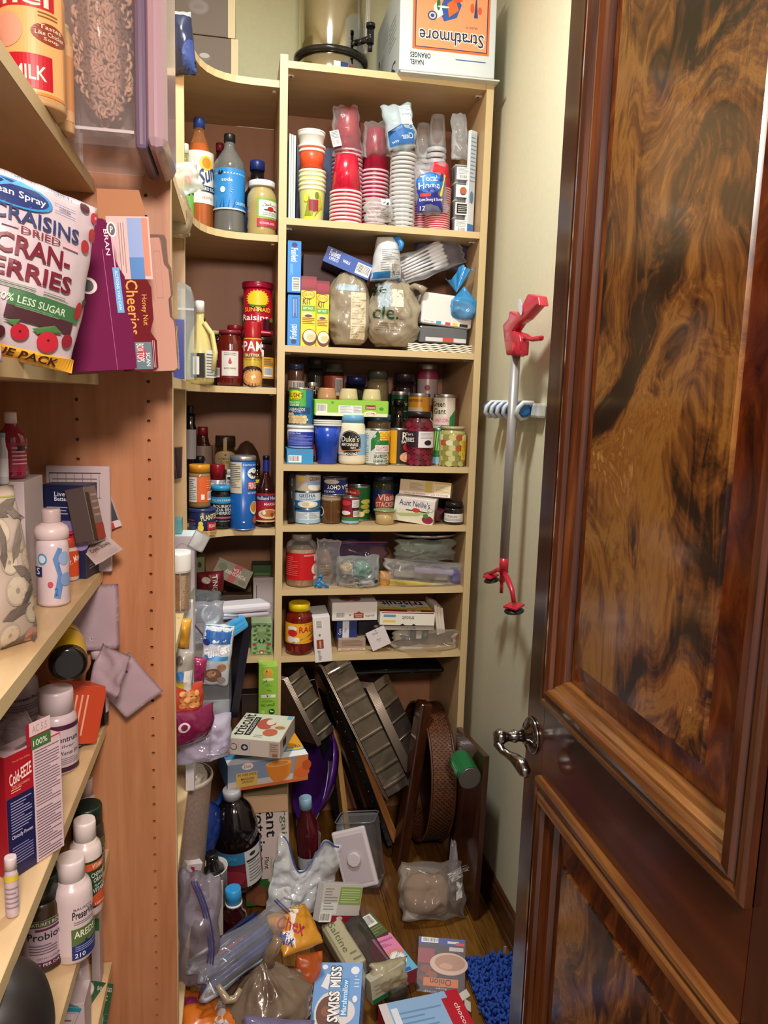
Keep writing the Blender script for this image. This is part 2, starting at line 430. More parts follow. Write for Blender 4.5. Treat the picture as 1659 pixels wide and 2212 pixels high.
# crumpled film and paper
def ridged(p, s, seed):
    q = Vector((p.x*s+seed*7.3, p.y*s-seed*3.1, p.z*s+seed*1.7))
    return 1-abs(noise.noise(q))*2.2
def pillow(name, M, W, Hh, T, mat, seed=1, amp=.006, s=18, n=26, parent=None, mats=None, matf=None, skew=0, fold=0, pinch=0, edge=None):
    """soft bag: two sheets joined at the seams; local x 0..W, z 0..Hh, y thickness"""
    bm = bmesh.new(); side = []
    if edge is None: edge = .11 if mat is not None and mat.name.startswith('film') else .04
    for sgn in (-1, 1):
        g = []
        for i in range(n+1):
            row = []
            for j in range(n+1):
                u, v = i/n, j/n
                e = max(0, sin(pi*u))**.45*max(0, sin(pi*v))**.45
                wob = noise.noise(Vector((v*4.3+(9 if u > .5 else 0), seed, 0)))*edge*abs(2*u-1)**3
                uu = u+wob; x = (uu-.5)*W*(1-pinch*v)+W*.5+skew*v*W; z = (v+(edge*.8 if edge > .05 else .02)*noise.noise(Vector((u*4, seed*2., 3)))*(abs(2*v-1)**2 if edge > .05 else 1))*Hh
                p = Vector((x, 0, z))
                d = amp*(ridged(p, s, seed)*.6+ridged(p, s*2.3, seed+5+sgn)*.4)*(.35+.65*e)
                y = sgn*(T/2*e+d*e)+amp*.8*noise.noise(Vector((x*9, z*9, seed)))+fold*sin(v*pi*2)*T
                row.append(bm.verts.new(Vector((x, y, z))))
            g.append(row)
        side.append(g)
    for g, sgn in zip(side, (-1, 1)):
        for i in range(n):
            for j in range(n):
                q = [g[i][j], g[i+1][j], g[i+1][j+1], g[i][j+1]]
                if sgn > 0: q.reverse()
                f = bm.faces.new(q); f.smooth = True
                if matf: f.material_index = matf(i/n, j/n, sgn)
    bmesh.ops.remove_doubles(bm, verts=bm.verts[:], dist=1e-5)
    o = link(name, bm, mats or mat, parent)
    if M is not None and parent is None: o.matrix_world = M
    elif M is not None: o.matrix_local = M
    return o
def blob(name, size, mat, seed=1, amp=.012, s=10, sub=5, parent=None, M=None, pleat=0, knot=0, flat=.0, power=2.6):
    """crumpled lump (tied bag when knot > 0)"""
    bm = bmesh.new(); bmesh.ops.create_icosphere(bm, subdivisions=sub, radius=1)
    for v in bm.verts:
        p = v.co.copy(); L = (abs(p.x)**power+abs(p.y)**power+abs(p.z)**power)**(1/power); p = p/L
        q = Vector((p.x*size[0], p.y*size[1], p.z*size[2]))
        r = ridged(q, s, seed)*.55+ridged(q, s*2.2, seed+3)*.3+ridged(q, s*4.5, seed+9)*.15
        q += v.co.normalized()*amp*(r-.5)
        if knot:
            t = max(0, (p.z-.1)/.9); k = 1-t**.8*(1-knot); ph = atan2(p.y, p.x)
            pl = 1+pleat*t*sin(ph*13+noise.noise(Vector((ph*2, seed, 0)))*5)
            q.x *= k*pl; q.y *= k*pl
        if flat: q.z = max(q.z, -size[2]*flat)
        v.co = q
    for f in bm.faces: f.smooth = True
    o = link(name, bm, mat, parent)
    if M is not None:
        if parent: o.matrix_local = M
        else: o.matrix_world = M
    return o
def crumple_sheet(name, M, W, Hh, mat, seed=1, amp=.004, s=20, n=18, parent=None, bend=0, thick=.0006, matf=None, mats=None):
    bm = bmesh.new(); g = []
    for i in range(n+1):
        row = []
        for j in range(n+1):
            u, v = i/n, j/n; p = Vector((u*W, 0, v*Hh))
            y = amp*ridged(p, s, seed)+amp*.5*ridged(p, s*2.5, seed+2)+bend*(u-.5)**2*W*4
            row.append(bm.verts.new((p.x, y, p.z)))
        g.append(row)
    for i in range(n):
        for j in range(n):
            f = bm.faces.new((g[i][j], g[i+1][j], g[i+1][j+1], g[i][j+1])); f.smooth = True
            if matf: f.material_index = matf(i/n, j/n)
    r = bmesh.ops.solidify(bm, geom=bm.faces[:], thickness=thick)
    o = link(name, bm, mats or mat, parent)
    if M is not None:
        if parent: o.matrix_local = M
        else: o.matrix_world = M
    return o
def onto(o, W, Hh, lift=.0009, x0=0, z0=0):
    """ink follows the real front surface of a soft thing"""
    from mathutils.bvhtree import BVHTree
    me = o.data; t = BVHTree.FromPolygons([v.co for v in me.vertices], [tuple(p.vertices) for p in me.polygons])
    last = [0]
    def f(u, v, k):
        u2 = min(max(u, .004), .996); v2 = min(max(v, .004), .996)
        h = t.ray_cast(Vector((x0+u2*W, -1, z0+v2*Hh)), Vector((0, 1, 0)))
        if h[0] is not None: last[0] = h[0].y
        return Vector((x0+u2*W, last[0]-lift-k*.00004, z0+v2*Hh))
    f.soft = True
    return f
def fr(c3):
    return frame(*corners(c3))
def seam(parent, W, Hh, edge, cols=('#6a4a9a', '#3d5fae'), r=.0016, off=.012, n=12, T=0, wob=.004, seed=1):
    """zip strips of a storage bag, just below an edge"""
    for i, c in enumerate(cols):
        bm = bmesh.new(); pts = []
        for k in range(n+1):
            t = k/n; d = off+i*.006
            y = wob*noise.noise(Vector((t*3, seed, 0)))
            if edge == 'top': pts.append((t*W, y-T, Hh-d))
            elif edge == 'right': pts.append((W-d, y-T, t*Hh))
            elif edge == 'left': pts.append((d, y-T, t*Hh))
            else: pts.append((t*W, y-T, d))
        tube(bm, pts, r, 6); link('zip_strip', bm, m(c, .3), parent)

# ---------------------------------------------------------------- room shell
def struct(name, lo, hi, mt, label=None):
    o = bx(name, lo, hi, mt); o['kind'] = 'structure'
    if label: o['label'] = label
    return o
WR = .785       # right wall plane
WB = 2.70       # back wall plane
WL = -.62       # left wall plane
struct('wall_right', (WR, .30, 0), (WR+.1, WB+.1, 2.92), CREAM, 'cream painted right wall behind the open door')
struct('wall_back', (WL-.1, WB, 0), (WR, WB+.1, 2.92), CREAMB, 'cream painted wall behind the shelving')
struct('wall_left', (WL-.1, .30, 0), (WL, WB, 2.92), CREAM)
w_ = thing('wall_front', None, None); w_['kind'] = 'structure'
bx('wall_panel', (-.62, .2, 0), (-.34, .30, 2.92), CREAM, w_); bx('wall_panel', (.53, .2, 0), (WR+.1, .30, 2.92), CREAM, w_)
bx('wall_panel', (-.34, .2, 2.5), (.53, .30, 2.92), CREAM, w_)
struct('ceiling', (WL-.1, .2, 2.92), (WR+.1, WB+.1, 3.0), m('#e4e2d4', .7))
fl = bx('floor', (WL-.1, .2, -.04), (WR+.1, WB+.1, -.004), m('#2a1a10', .6)); fl['kind'] = 'structure'
OAK = [wood('oak_%d' % i, a, b, (9, .8, 1), .3, .25, 7, 1.2, .12) for i, (a, b) in enumerate((('#4f3014', '#80551f'), ('#5c3a16', '#8f6428'), ('#432810', '#734a1c'), ('#634019', '#85591f')))]
rnd = random.Random(4); x = -.61; i = 0
while x < WR-.001:
    x1 = min(x+.0815, WR); y = .31; first = True
    while y < WB:
        y1 = min(WB, y+(rnd.uniform(.3, 1.0) if first else rnd.uniform(.8, 1.3))); first = False
        if WB-y1 < .25: y1 = WB
        bx('floorboard', (x+.0007, y+.0007, -.004), (x1-.0007, y1-.0007, 0), OAK[rnd.randrange(4)], fl, .0008)
        y = y1; i += 1
    x = x1
# skirting along the right wall, dark stained
DARKW = wood('dark_skirting', '#3a2012', '#5d3720', (6, .6, 6), .32, .3, 5, .8)
bm = bmesh.new()
prof = [(0, 0), (-.022, 0), (-.022, .008), (-.019, .017), (-.015, .02), (-.015, .062), (-.012, .072), (-.013, .078), (-.008, .088), (-.008, .095), (-.003, .1), (0, .1)]
prism(bm, prof, WB-.30, 0, Matrix.Translation((WR, .30, 0)))
b_ = link('baseboard_right', bm, DARKW); b_['kind'] = 'structure'; b_['label'] = 'dark stained skirting board along the right wall'

# ---------------------------------------------------------------- built-in shelving
def panel_holes(name, x0, x1, z0, z1, Y, T, cols, mt, parent, pitch=.032, zs=None, r=.0028):
    """panel facing the camera (front at Y) with drilled peg holes"""
    bm = bmesh.new(); cell = .008
    def q(a, b, c, d): bm.faces.new((bm.verts.new(a), bm.verts.new(b), bm.verts.new(c), bm.verts.new(d)))
    def R(xa, xb, za, zb, y=Y): q((xa, y, za), (xb, y, za), (xb, y, zb), (xa, y, zb))
    xs = sorted(cols); cur = x0
    for c in xs:
        R(cur, c-cell, z0, z1); cur = c+cell
        z = z0; h = zs
        while h < z1-.02:
            if h-z > cell+1e-4: R(c-cell, c+cell, z, h-cell)
            n = 12; outer = []; inn = []; back = []
            for k in range(n):
                a = 2*pi*k/n+pi/4; ca, sa = cos(a), sin(a); t = cell/max(abs(ca), abs(sa))
                outer.append(bm.verts.new((c+ca*t, Y, h+sa*t))); inn.append(bm.verts.new((c+ca*r, Y, h+sa*r))); back.append(bm.verts.new((c+ca*r, Y+.011, h+sa*r)))
            for k in range(n):
                j = (k+1) % n
                bm.faces.new((outer[k], outer[j], inn[j], inn[k])); bm.faces.new((inn[k], inn[j], back[j], back[k]))
            bm.faces.new(back); z = h+cell; h += pitch
        R(c-cell, c+cell, z, z1)
    R(cur, x1, z0, z1)
    q((x1, Y, z0), (x1, Y+T, z0), (x1, Y+T, z1), (x1, Y, z1)); q((x0, Y, z0), (x0, Y, z1), (x0, Y+T, z1), (x0, Y+T, z0))
    q((x0, Y+T, z0), (x0, Y+T, z1), (x1, Y+T, z1), (x1, Y+T, z0)); q((x0, Y, z1), (x1, Y, z1), (x1, Y+T, z1), (x0, Y+T, z1))
    bmesh.ops.remove_doubles(bm, verts=bm.verts[:], dist=1e-5); bmesh.ops.recalc_face_normals(bm, faces=bm.faces[:])
    return link(name, bm, mt, parent)
T = .019
U = {0: 2.476, 1: 2.055, 2: 1.695, 3: 1.342, 4: 1.155, 5: .954, 6: .739}      # tops of the shelves of the right unit
C = {0: 2.428, 1: 2.008, 3: 1.570, 4: 1.141, 5: .735}                         # corner unit
Lz = {1: 1.864, 2: 1.571, 3: 1.250, 4: .983, 5: .748, 6: .528}                # unit on the left
UX0, UX1, UY, UB = .134, .716, 2.30, 2.68
ru = thing('shelving_unit', 'tall light maple open shelving unit against the back wall at right', 'shelving', (0, 0, 0))
def part(parent, name, lo, hi, mt, bev=.0008): return bx(name, lo, hi, mt, parent, bev)
part(ru, 'side_panel', (.112, UY, 0), (UX0, UB, 2.490), MAPLE)
part(ru, 'side_panel', (UX1, UY, 0), (.738, UB, 2.476), MAPLE)
for xx in ((.112, UX0, 2.49), (UX1, .738, 2.476)): part(ru, 'edge_band', (xx[0], UY-.001, 0), (xx[1], UY, xx[2]), MAPLE_E, 0)
part(ru, 'back_panel', (UX0, UB-.012, 0), (UX1, UB, 2.476), CHERRY_B)
for k, z in U.items():
    s = part(ru, 'shelf' if k else 'top_board', (UX0, UY+.003, z-T), (UX1, UB-.012, z), MAPLE_H)
    bx('edge_band', (UX0, UY+.002, z-T), (UX1, UY+.003, z), MAPLE_E, s)
for k in (0, 1, 2, 3, 4, 5, 6):
    for xx, d in ((UX0, 1), (UX1, -1)):
        for yy in (UY+.05,):
            bm = bmesh.new(); lathe(bm, [(.006, 0), (.006, .005)], 12, 0, Matrix.Translation((xx+d*.014, yy, U[k]-T-.005))); addbox(bm, (min(xx, xx+d*.014), yy-.005, U[k]-T-.005), (max(xx, xx+d*.014), yy+.005, U[k]-T))
            link('shelf_clip', bm, m('#c9c2b4', .3), ru)
# corner unit: shelves with a concave curved front running round to the left
cu = thing('corner_shelving_unit', 'maple corner shelving with curved shelf fronts, left of the tall unit', 'shelving', (0, 0, 0))
CXL = -.128
part(cu, 'back_panel', (WL, UB-.012, 0), (.112, UB, C[0]-T-.0005), CHERRY_B)
part(cu, 'end_panel', (WL, UB-.1, 0), (WL+.012, UB-.013, 2.40), CHERRY_B)
PBY = 1.94
def curve_shelf(z, parent, y_left=PBY+T):
    yf = UY+.02; cx0 = CXL
    pts = [(.1115, yf), (.03, yf), (-.01, yf-.004), (-.04, yf-.014), (-.066, yf-.031), (-.087, yf-.055), (-.104, yf-.090), (-.116, yf-.14), (-.123, yf-.2), (cx0, yf-.27), (cx0, y_left)]
    outline = pts+[(WL+.012, y_left), (WL+.012, UB-.013), (.1115, UB-.013)]
    bm = bmesh.new(); lo = [bm.verts.new((x, y, z-T)) for x, y in outline]; hi = [bm.verts.new((x, y, z)) for x, y in outline]; n = len(outline)
    bm.faces.new(hi).material_index = 0; bm.faces.new(list(reversed(lo))).material_index = 0
    for i in range(n):
        f = bm.faces.new((lo[i], lo[(i+1) % n], hi[(i+1) % n], hi[i])); f.material_index = 1 if i < len(pts)-1 else 0
    bmesh.ops.recalc_face_normals(bm, faces=bm.faces[:])
    return link('shelf', bm, [MAPLE_H, MAPLE_E], parent)
for k, z in C.items():
    s = curve_shelf(z, cu, PBY+T if k else PBY+.06)
    if k != 5:
        bm = bmesh.new(); lathe(bm, [(.006, 0), (.006, .005)], 12, 0, Matrix.Translation((.098, UY+.05, z-T-.005))); link('shelf_clip', bm, m('#c9c2b4', .3), cu)
# end panel of the corner unit, facing the camera
panel_holes('side_panel', WL, CXL, 0, 2.34, PBY, T, (CXL-.037,), MAPLE, cu, zs=.10)
part(cu, 'edge_band', (CXL, PBY-.001, 0), (CXL+.0012, PBY+T, 2.34), MAPLE_E, 0)
# middle bay between the two tall panels
mu = thing('middle_shelving_bay', 'maple shelving bay between the drilled panels on the left wall', 'shelving', (0, 0, 0))
MX = -.115
for z in (1.932, 1.571, 1.075, .62, .215):
    s = part(mu, 'shelf', (WL, 1.3+T+.001, z-T), (MX, PBY-.001, z), MAPLE_Y)
    bx('edge_band', (MX, 1.3+T+.001, z-T), (MX+.001, PBY-.001, z), MAPLE_E, s)
# left unit nearest the door
lu = thing('left_shelving_unit', 'shelving unit on the left wall, ending in a drilled cherry-toned panel', 'shelving', (0, 0, 0))
panel_holes('side_panel', WL, -.107, 0, 2.6, 1.30, T, (-.107-.037, -.107-.148), CHERRY, lu, zs=.088)
part(lu, 'edge_band', (-.107, 1.299, 0), (-.1058, 1.30+T, 2.6), MAPLE_E, 0)
LX = -.221
for k, z in Lz.items():
    s = part(lu, 'shelf', (WL, .42, z-T), (LX, 1.2985, z), MAPLE_Y)
    bx('edge_band', (LX, .42, z-T), (LX+.001, 1.2985, z), MAPLE_E, s)
part(lu, 'back_panel', (WL, .42, 0), (WL+.008, 1.2985, 2.6), CHERRY_B)
part(lu, 'side_panel', (WL+.008, .40, 0), (LX, .42, 2.6), CHERRY)

# ---------------------------------------------------------------- the open door
def bolection(parent, y0, y1, z0, z1, mt):
    """moulding frame on the X-facing door: four mitred lengths; profile (offset inward, height off the face)"""
    pr = [(0, 0), (0, .009), (.004, .012), (.010, .012), (.013, .009), (.016, .009), (.020, .014), (.028, .016), (.034, .012), (.037, .006), (.041, .005), (.046, -.001), (.052, -.004), (.056, -.012)]
    cs = [(y0, z0, 1, 1), (y1, z0, -1, 1), (y1, z1, -1, -1), (y0, z1, 1, -1)]
    for a in range(4):
        b = (a+1) % 4; bm = bmesh.new(); A_ = []; B_ = []
        for d, h in pr:
            ya, za, sy, sz = cs[a]; A_.append(bm.verts.new((DX-h, ya+sy*d, za+sz*d)))
            ya, za, sy, sz = cs[b]; B_.append(bm.verts.new((DX-h, ya+sy*d, za+sz*d)))
        for i in range(len(pr)-1): bm.faces.new((A_[i], A_[i+1], B_[i+1], B_[i]))
        bmesh.ops.recalc_face_normals(bm, faces=bm.faces[:])
        link('moulding', bm, mt, parent)
DX = .47
STILE_V = wood('door_stile', '#2d150d', '#4a2416', (10, 10, .5), .27, .5, 3, .4, .05)
STILE_H = wood('door_rail', '#341308', '#54230f', (10, .5, 10), .22, .5, 3, .4, .05)
MOULD_V = wood('door_moulding_upright', '#551d0b', '#9c4a1c', (18, 18, .7), .18, .6, 3, .3, .1, [(.3, '#27120a'), (.5, '#4c2612'), (.7, '#774422')])
MOULD_H = wood('door_moulding_level', '#7a3a14', '#a86a2c', (14, .7, 14), .18, .6, 3, .3, .1, [(.3, '#331a0b'), (.5, '#5e381a'), (.72, '#8f6232')])
def burl_mat():
    mt, nt, b = newmat('door_burl_veneer'); N = nt.nodes; L = nt.links
    tc = N.new('ShaderNodeTexCoord')
    n1 = N.new('ShaderNodeTexNoise'); n1.inputs['Scale'].default_value = 2.4; n1.inputs['Detail'].default_value = 2; n1.inputs['Distortion'].default_value = .8
    mp1 = N.new('ShaderNodeMapping'); mp1.inputs['Scale'].default_value = (1, 1.6, 1); mp1.inputs['Location'].default_value = (0, .35, .27)
    L.new(tc.outputs['Object'], mp1.inputs[0]); L.new(mp1.outputs[0], n1.inputs['Vector'])
    mx = N.new('ShaderNodeMix'); mx.data_type = 'VECTOR'; mx.inputs[0].default_value = .32
    L.new(mp1.outputs[0], mx.inputs[4]); L.new(n1.outputs['Color'], mx.inputs[5])
    w1 = N.new('ShaderNodeTexNoise'); w1.inputs['Scale'].default_value = 3.0; w1.inputs['Detail'].default_value = 12; w1.inputs['Distortion'].default_value = 2.4; w1.inputs['Roughness'].default_value = .66
    L.new(mx.outputs[1], w1.inputs['Vector'])
    mp2 = N.new('ShaderNodeMapping'); mp2.inputs['Scale'].default_value = (20, 22, 2.5); mp2.inputs['Rotation'].default_value = (.35, 0, 0)
    L.new(mx.outputs[1], mp2.inputs[0])
    f = N.new('ShaderNodeTexNoise'); f.inputs['Scale'].default_value = 3; f.inputs['Detail'].default_value = 6; f.inputs['Distortion'].default_value = 1.2
    L.new(mp2.outputs[0], f.inputs['Vector'])
    ad = N.new('ShaderNodeMath'); ad.operation = 'MULTIPLY_ADD'; ad.inputs[1].default_value = .26; L.new(f.outputs[0], ad.inputs[0]); L.new(w1.outputs[0], ad.inputs[2])
    r = N.new('ShaderNodeValToRGB'); e = r.color_ramp.elements
    e[0].position = .49; e[0].color = (*lin('#1c0f0a'), 1); e[1].position = .84; e[1].color = (*lin('#b58c4a'), 1)
    for p, c in ((.545, '#26150c'), (.58, '#4c2a13'), (.64, '#6e431c'), (.70, '#8c5f28'), (.76, '#7a4a1e')):
        x = e.new(p); x.color = (*lin(c), 1)
    L.new(ad.outputs[0], r.inputs[0]); L.new(r.outputs[0], b.inputs['Base Color'])
    b.inputs['Roughness'].default_value = .24; b.inputs['Coat Weight'].default_value = .6; b.inputs['Coat Roughness'].default_value = .1
    return mt
BURL = burl_mat()
BEVEL = wood('door_bevel', '#3c1a0c', '#8a4419', (6, 9, 3), .2, .6, 3, 1.5, .05, [(.32, '#3a180b'), (.5, '#6d3112'), (.7, '#a45a22')])
Y0, Y1, ZT = .50, 1.124, 2.40; dr = thing('door_1', 'open dark mahogany panelled door with burl veneer panels', None, (DX, Y0, 0)); dr['kind'] = 'structure'
dr.location = (0, 0, 0)
PZ = ((1.085, ZT-.11), (.22, .965)); PY = (.567, 1.055)
bx('stile', (DX, PY[1], .008), (DX+.042, Y1, ZT), STILE_V, dr, .002)
bx('stile', (DX, Y0-.0, .008), (DX+.042, PY[0], ZT), STILE_V, dr, .002)
bx('rail', (DX, PY[0], PZ[1][1]), (DX+.042, PY[1], PZ[0][0]), STILE_H, dr)
bx('rail', (DX, PY[0], .008), (DX+.042, PY[1], PZ[1][0]), STILE_H, dr)
bx('rail', (DX, PY[0], PZ[0][1]), (DX+.042, PY[1], ZT), STILE_H, dr)
for z0, z1 in PZ:
    pr = [(0, .012), (.052, .012), (.054, .0125), (.094, .004), (.096, -.0005), (.1, -.0005)]
    y0, y1 = PY; bm = bmesh.new(); rings = []
    for d, h in pr: rings.append([bm.verts.new((DX+h, y0+d, z0+d)), bm.verts.new((DX+h, y1-d, z0+d)), bm.verts.new((DX+h, y1-d, z1-d)), bm.verts.new((DX+h, y0+d, z1-d))])
    for i, (a, b) in enumerate(zip(rings, rings[1:])):
        for k in range(4): bm.faces.new((a[k], a[(k+1) % 4], b[(k+1) % 4], b[k])).material_index = 0 if i > 2 else 1
    bm.faces.new(rings[-1]).material_index = 0
    bk = [bm.verts.new((DX+.03, y, z)) for y, z in ((y0, z0), (y1, z0), (y1, z1), (y0, z1))]
    bm.faces.new(bk); 
    for k in range(4): bm.faces.new((rings[0][k], bk[k], bk[(k+1) % 4], rings[0][(k+1) % 4]))
    bmesh.ops.recalc_face_normals(bm, faces=bm.faces[:])
    link('door_panel', bm, [BURL, BEVEL], dr)
    pass
def mould(parent, y0, y1, z0, z1):
    pr = [(0, 0), (0, .009), (.004, .012), (.010, .012), (.013, .009), (.016, .009), (.020, .014), (.028, .016), (.034, .012), (.037, .006), (.041, .005), (.046, -.001), (.052, -.004), (.056, -.012)]
    cs = [(y0, z0, 1, 1), (y1, z0, -1, 1), (y1, z1, -1, -1), (y0, z1, 1, -1)]
    for a in range(4):
        b = (a+1) % 4; bm = bmesh.new(); A_ = []; B_ = []
        for d, h in pr:
            ya, za, sy, sz = cs[a]; A_.append(bm.verts.new((DX-h, ya+sy*d, za+sz*d)))
            ya, za, sy, sz = cs[b]; B_.append(bm.verts.new((DX-h, ya+sy*d, za+sz*d)))
        for i in range(len(pr)-1): bm.faces.new((A_[i], B_[i], B_[i+1], A_[i+1])).smooth = False
        link('moulding', bm, MOULD_H if a % 2 == 0 else MOULD_V, parent)
for z0, z1 in PZ: mould(dr, PY[0], PY[1], z0, z1)
# lever handle
NICK = m('#8d8a88', .16, 1.0)
hp = AX(1150, 1588, DX)
hd = thing('door_handle', None, None, hp); hd.parent = dr
bm = bmesh.new(); Mx = Matrix.Rotation(-pi/2, 4, 'Y')
lathe(bm, [(.030, 0), (.030, .003), (.027, .006), (.025, .005), (.023, .009), (.015, .011), (.013, .016)], 36, 0, Mx); link('rosette', bm, NICK, hd)
bm = bmesh.new(); lathe(bm, [(.010, .012), (.009, .026), (.011, .03), (.009, .034), (.008, .042), (.010, .047), (.013, .052), (.013, .058), (.009, .064), (.003, .066)], 24, 0, Mx); link('spindle', bm, NICK, hd)
bm = bmesh.new(); pts = [(-.057, 0, -.003), (-.059, -.004, -.010), (-.054, -.010, -.018), (-.046, -.018, -.022), (-.040, -.03, -.023), (-.036, -.046, -.025), (-.034, -.060, -.031), (-.033, -.066, -.036)]
tube(bm, pts, [.008, .008, .0065, .0065, .009, .0115, .010, .004], 14)
link('lever', bm, NICK, hd)
for oy in (0,): 
    bm = bmesh.new(); lathe(bm, [(.030, 0), (.027, .006), (.012, .011), (.010, .05)], 24, 0, Matrix.Translation((.042, 0, 0)) @ Matrix.Rotation(pi/2, 4, 'Y')); link('rosette', bm, NICK, hd)
    bm = bmesh.new(); tube(bm, [(.09, 0, 0), (.094, -.02, -.004), (.092, -.06, .0), (.09, -.09, .006)], .008, 10); link('lever', bm, NICK, hd)
bx('latch_plate', (DX+.010, Y1, 1.54-.534-.03), (DX+.032, Y1+.002, 1.54-.534+.03), NICK, dr)

# ================================================================ tall unit: top and first shelf
CL = film('#f4f6f8', .10, .08, 0, .8)         # clear rigid plastic
FILM = film('#eef0f3', .13, .1, 40, .8)       # thin clear wrap
HAZE = film('#dfe3e6', .32, .15, 60, .7)
REDC = m('#c81437', .22, 0, .4); PINKW = m('#f0dfe2', .35)
# stainless urn
STEEL = m('#c9c4b4', .09, 1.0)
c = A(716, 60, 2.50); UZ = U[0]+.001
ur = thing('coffee_urn', 'tall stainless steel coffee urn with black tap on top of the shelving', 'urn', (c.x, 2.50, UZ))
R_ = .098
def lp(nm, prof, mt, par, **k):
    bm = bmesh.new(); lathe(bm, prof, 48, 0, None, **k); return link(nm, bm, mt, par)
lp('base', [(R_*1.04, 0), (R_*1.06, .004), (R_*1.06, .082), (R_*1.0, .09)], STEEL, ur)
lp('base_ring', [(R_*1.1, .078), (R_*1.16, .082), (R_*1.16, .092), (R_*1.02, .098)], m('#3a3a3a', .2, .7), ur)
lp('tank', [(R_*.98, .09), (R_, .10), (R_, .36), (R_*.97, .372)], STEEL, ur)
lp('cover', [(R_*1.02, .37), (R_*1.02, .38), (R_*.5, .41), (.012, .42), (.012, .43), (.02, .44), (.018, .45)], STEEL, ur)
bm = bmesh.new(); rod(bm, (.07, -.06, .125), (.105, -.10, .125), .009); rod(bm, (.105, -.10, .11), (.105, -.10, .155), .011); rod(bm, (.105, -.10, .155), (.105, -.10, .165), .014); rod(bm, (.105, -.10, .09), (.105, -.10, .11), .007)
link('tap', bm, m('#15161a', .15), ur)
bm = bmesh.new(); rod(bm, (.098, -.06, .1), (.1, -.062, .33), .004); rod(bm, (.106, -.05, .1), (.108, -.052, .33), .003); link('sight_tube', bm, CL, ur)
art(ur, [Rr(0.49, .01, .55, .05, '#dfe6ea'), Rr(.55, .01, .62, .05, '#2a3f7d'), El(.51, .02, .012, .006, '#151515'), Rr(.63, .012, .7, .045, '#a22')], cylmap(R_*1.1, 1.0), 'maker_plate', .3, 2, .07)
# orange carton
fr0 = [(862, 150, 2.27), (1068, 171, 2.27), (862, -60, 2.27)]
ob_art = [Rr(.13, .235, .93, 1.1, '#e0702e'), Rr(.155, .26, .91, 1.1, '#2b2d66'), Rr(.165, .27, .9, 1.1, '#f09a6c'),
          Tx('Strathmore', .19, .30, .88, .46, '#f4f2ea', 180, .16), Tx('Strathmore', .20, .31, .87, .45, '#1d2350', 180, .03),
          Tx('BRAND ®', .68, .50, .80, .525, '#2b2d66', 180),
          Po([(.45, .55), (.58, .60), (.63, .74), (.55, .85), (.45, .80), (.40, .66)], '#2f57a0'), Po([(.5, .6), (.6, .68), (.56, .8), (.48, .74)], '#e36b2e'),
          Po([(.36, .56), (.44, .62), (.40, .78), (.34, .7)], '#f6efe2'), Po([(.55, .75), (.64, .78), (.6, .92), (.5, .9)], '#d9522a'),
          El(.33, .60, .05, .05, '#2b4d97'), El(.33, .60, .035, .035, '#f0c9a9'), El(.33, .60, .02, .02, '#2b4d97'), El(.32, .92, .07, .06, '#e2541f'), El(.42, .86, .05, .02, '#2d7a45'), El(.36, .80, .04, .03, '#e9e6dc'), El(.26, .80, .045, .025, '#2d7a45'), El(.39, .72, .02, .06, '#24703c'), El(.44, .70, .06, .012, '#dfe6d6'),
          Po([(.76, .62), (.80, .62), (.785, .82), (.775, .82)], '#28407e'), El(.74, .72, .02, .05, '#dd5b28'), El(.82, .70, .02, .04, '#dd5b28'),
          Tx('NAVEL', .11, .07, .25, .125, '#1c2733', 180, .03), Tx('ORANGES', .11, .145, .32, .2, '#1c2733', 180, .03), Rr(.58, .16, .9, .168, '#2f57a0')]
oc = xbox('fruit_carton', 'white orange-fruit carton stood upside down on top of the shelving', 'carton', fr0, .36, {'front': '#cdd8dc', 'all': '#c6d2d8'}, {'front': ob_art,
     'left': [El(.2, .22, .12, .1, '#e2652a'), El(.3, .3, .06, .03, '#2d7a45'), El(.55, .12, .14, .07, '#e2652a'), Tx('S', .68, .02, .85, .2, '#24427d', 180), Rr(.3, .62, .5, .8, '#b9c4c9'), El(.1, .55, .03, .04, '#25303a'), Li(.55, .4, .85, .7, 6, '#9fb0b8')]}, rough=.5, bevel=.003)
bx('bottom_flap', (.005, .002, -.004), (.30, .34, 0), m('#cfd2cc', .6), oc)
# plates on edge and stacks of cups
z = U[1]+.0008
for i, (a, b) in enumerate(((625, 629.5), (630, 634.5), (635, 639.5))):
    sbox('foam_plate', ('leftmost', 'middle', 'rightmost')[i]+' of three pale green foam plates on edge at the left of the cup shelf', 'plate', a, b, 288+i*2, z, 2.36, .17, '#cfe3dc', None, 'foam plates on edge', bevel=.0015)
sbox('navy_napkin_pack', 'navy blue pack standing behind the paper cups', 'pack', 641, 722, 312, z, 2.52, .06, '#1e2454', None)
def soupcup(name, lab, px, w, top, z, Y, col, group=None, n=1, sq=None, art_=None):
    P = [('cup', [(.74, 0), (.78, .02), (.95, .96)], col)]
    for i in range(n):
        v = 1-.09*i if n > 1 else 1
        P.append(('cup_rim', [(.95, v-.07), (1.0, v-.06), (1.0, v), (.95, v), (.88, v-.1)], m('#f0efe9', .35), {'capb': False, 'capt': False}))
    return cyl(name, lab, 'cup', px, w, top, z, Y, P, art_, .9, .1, group)
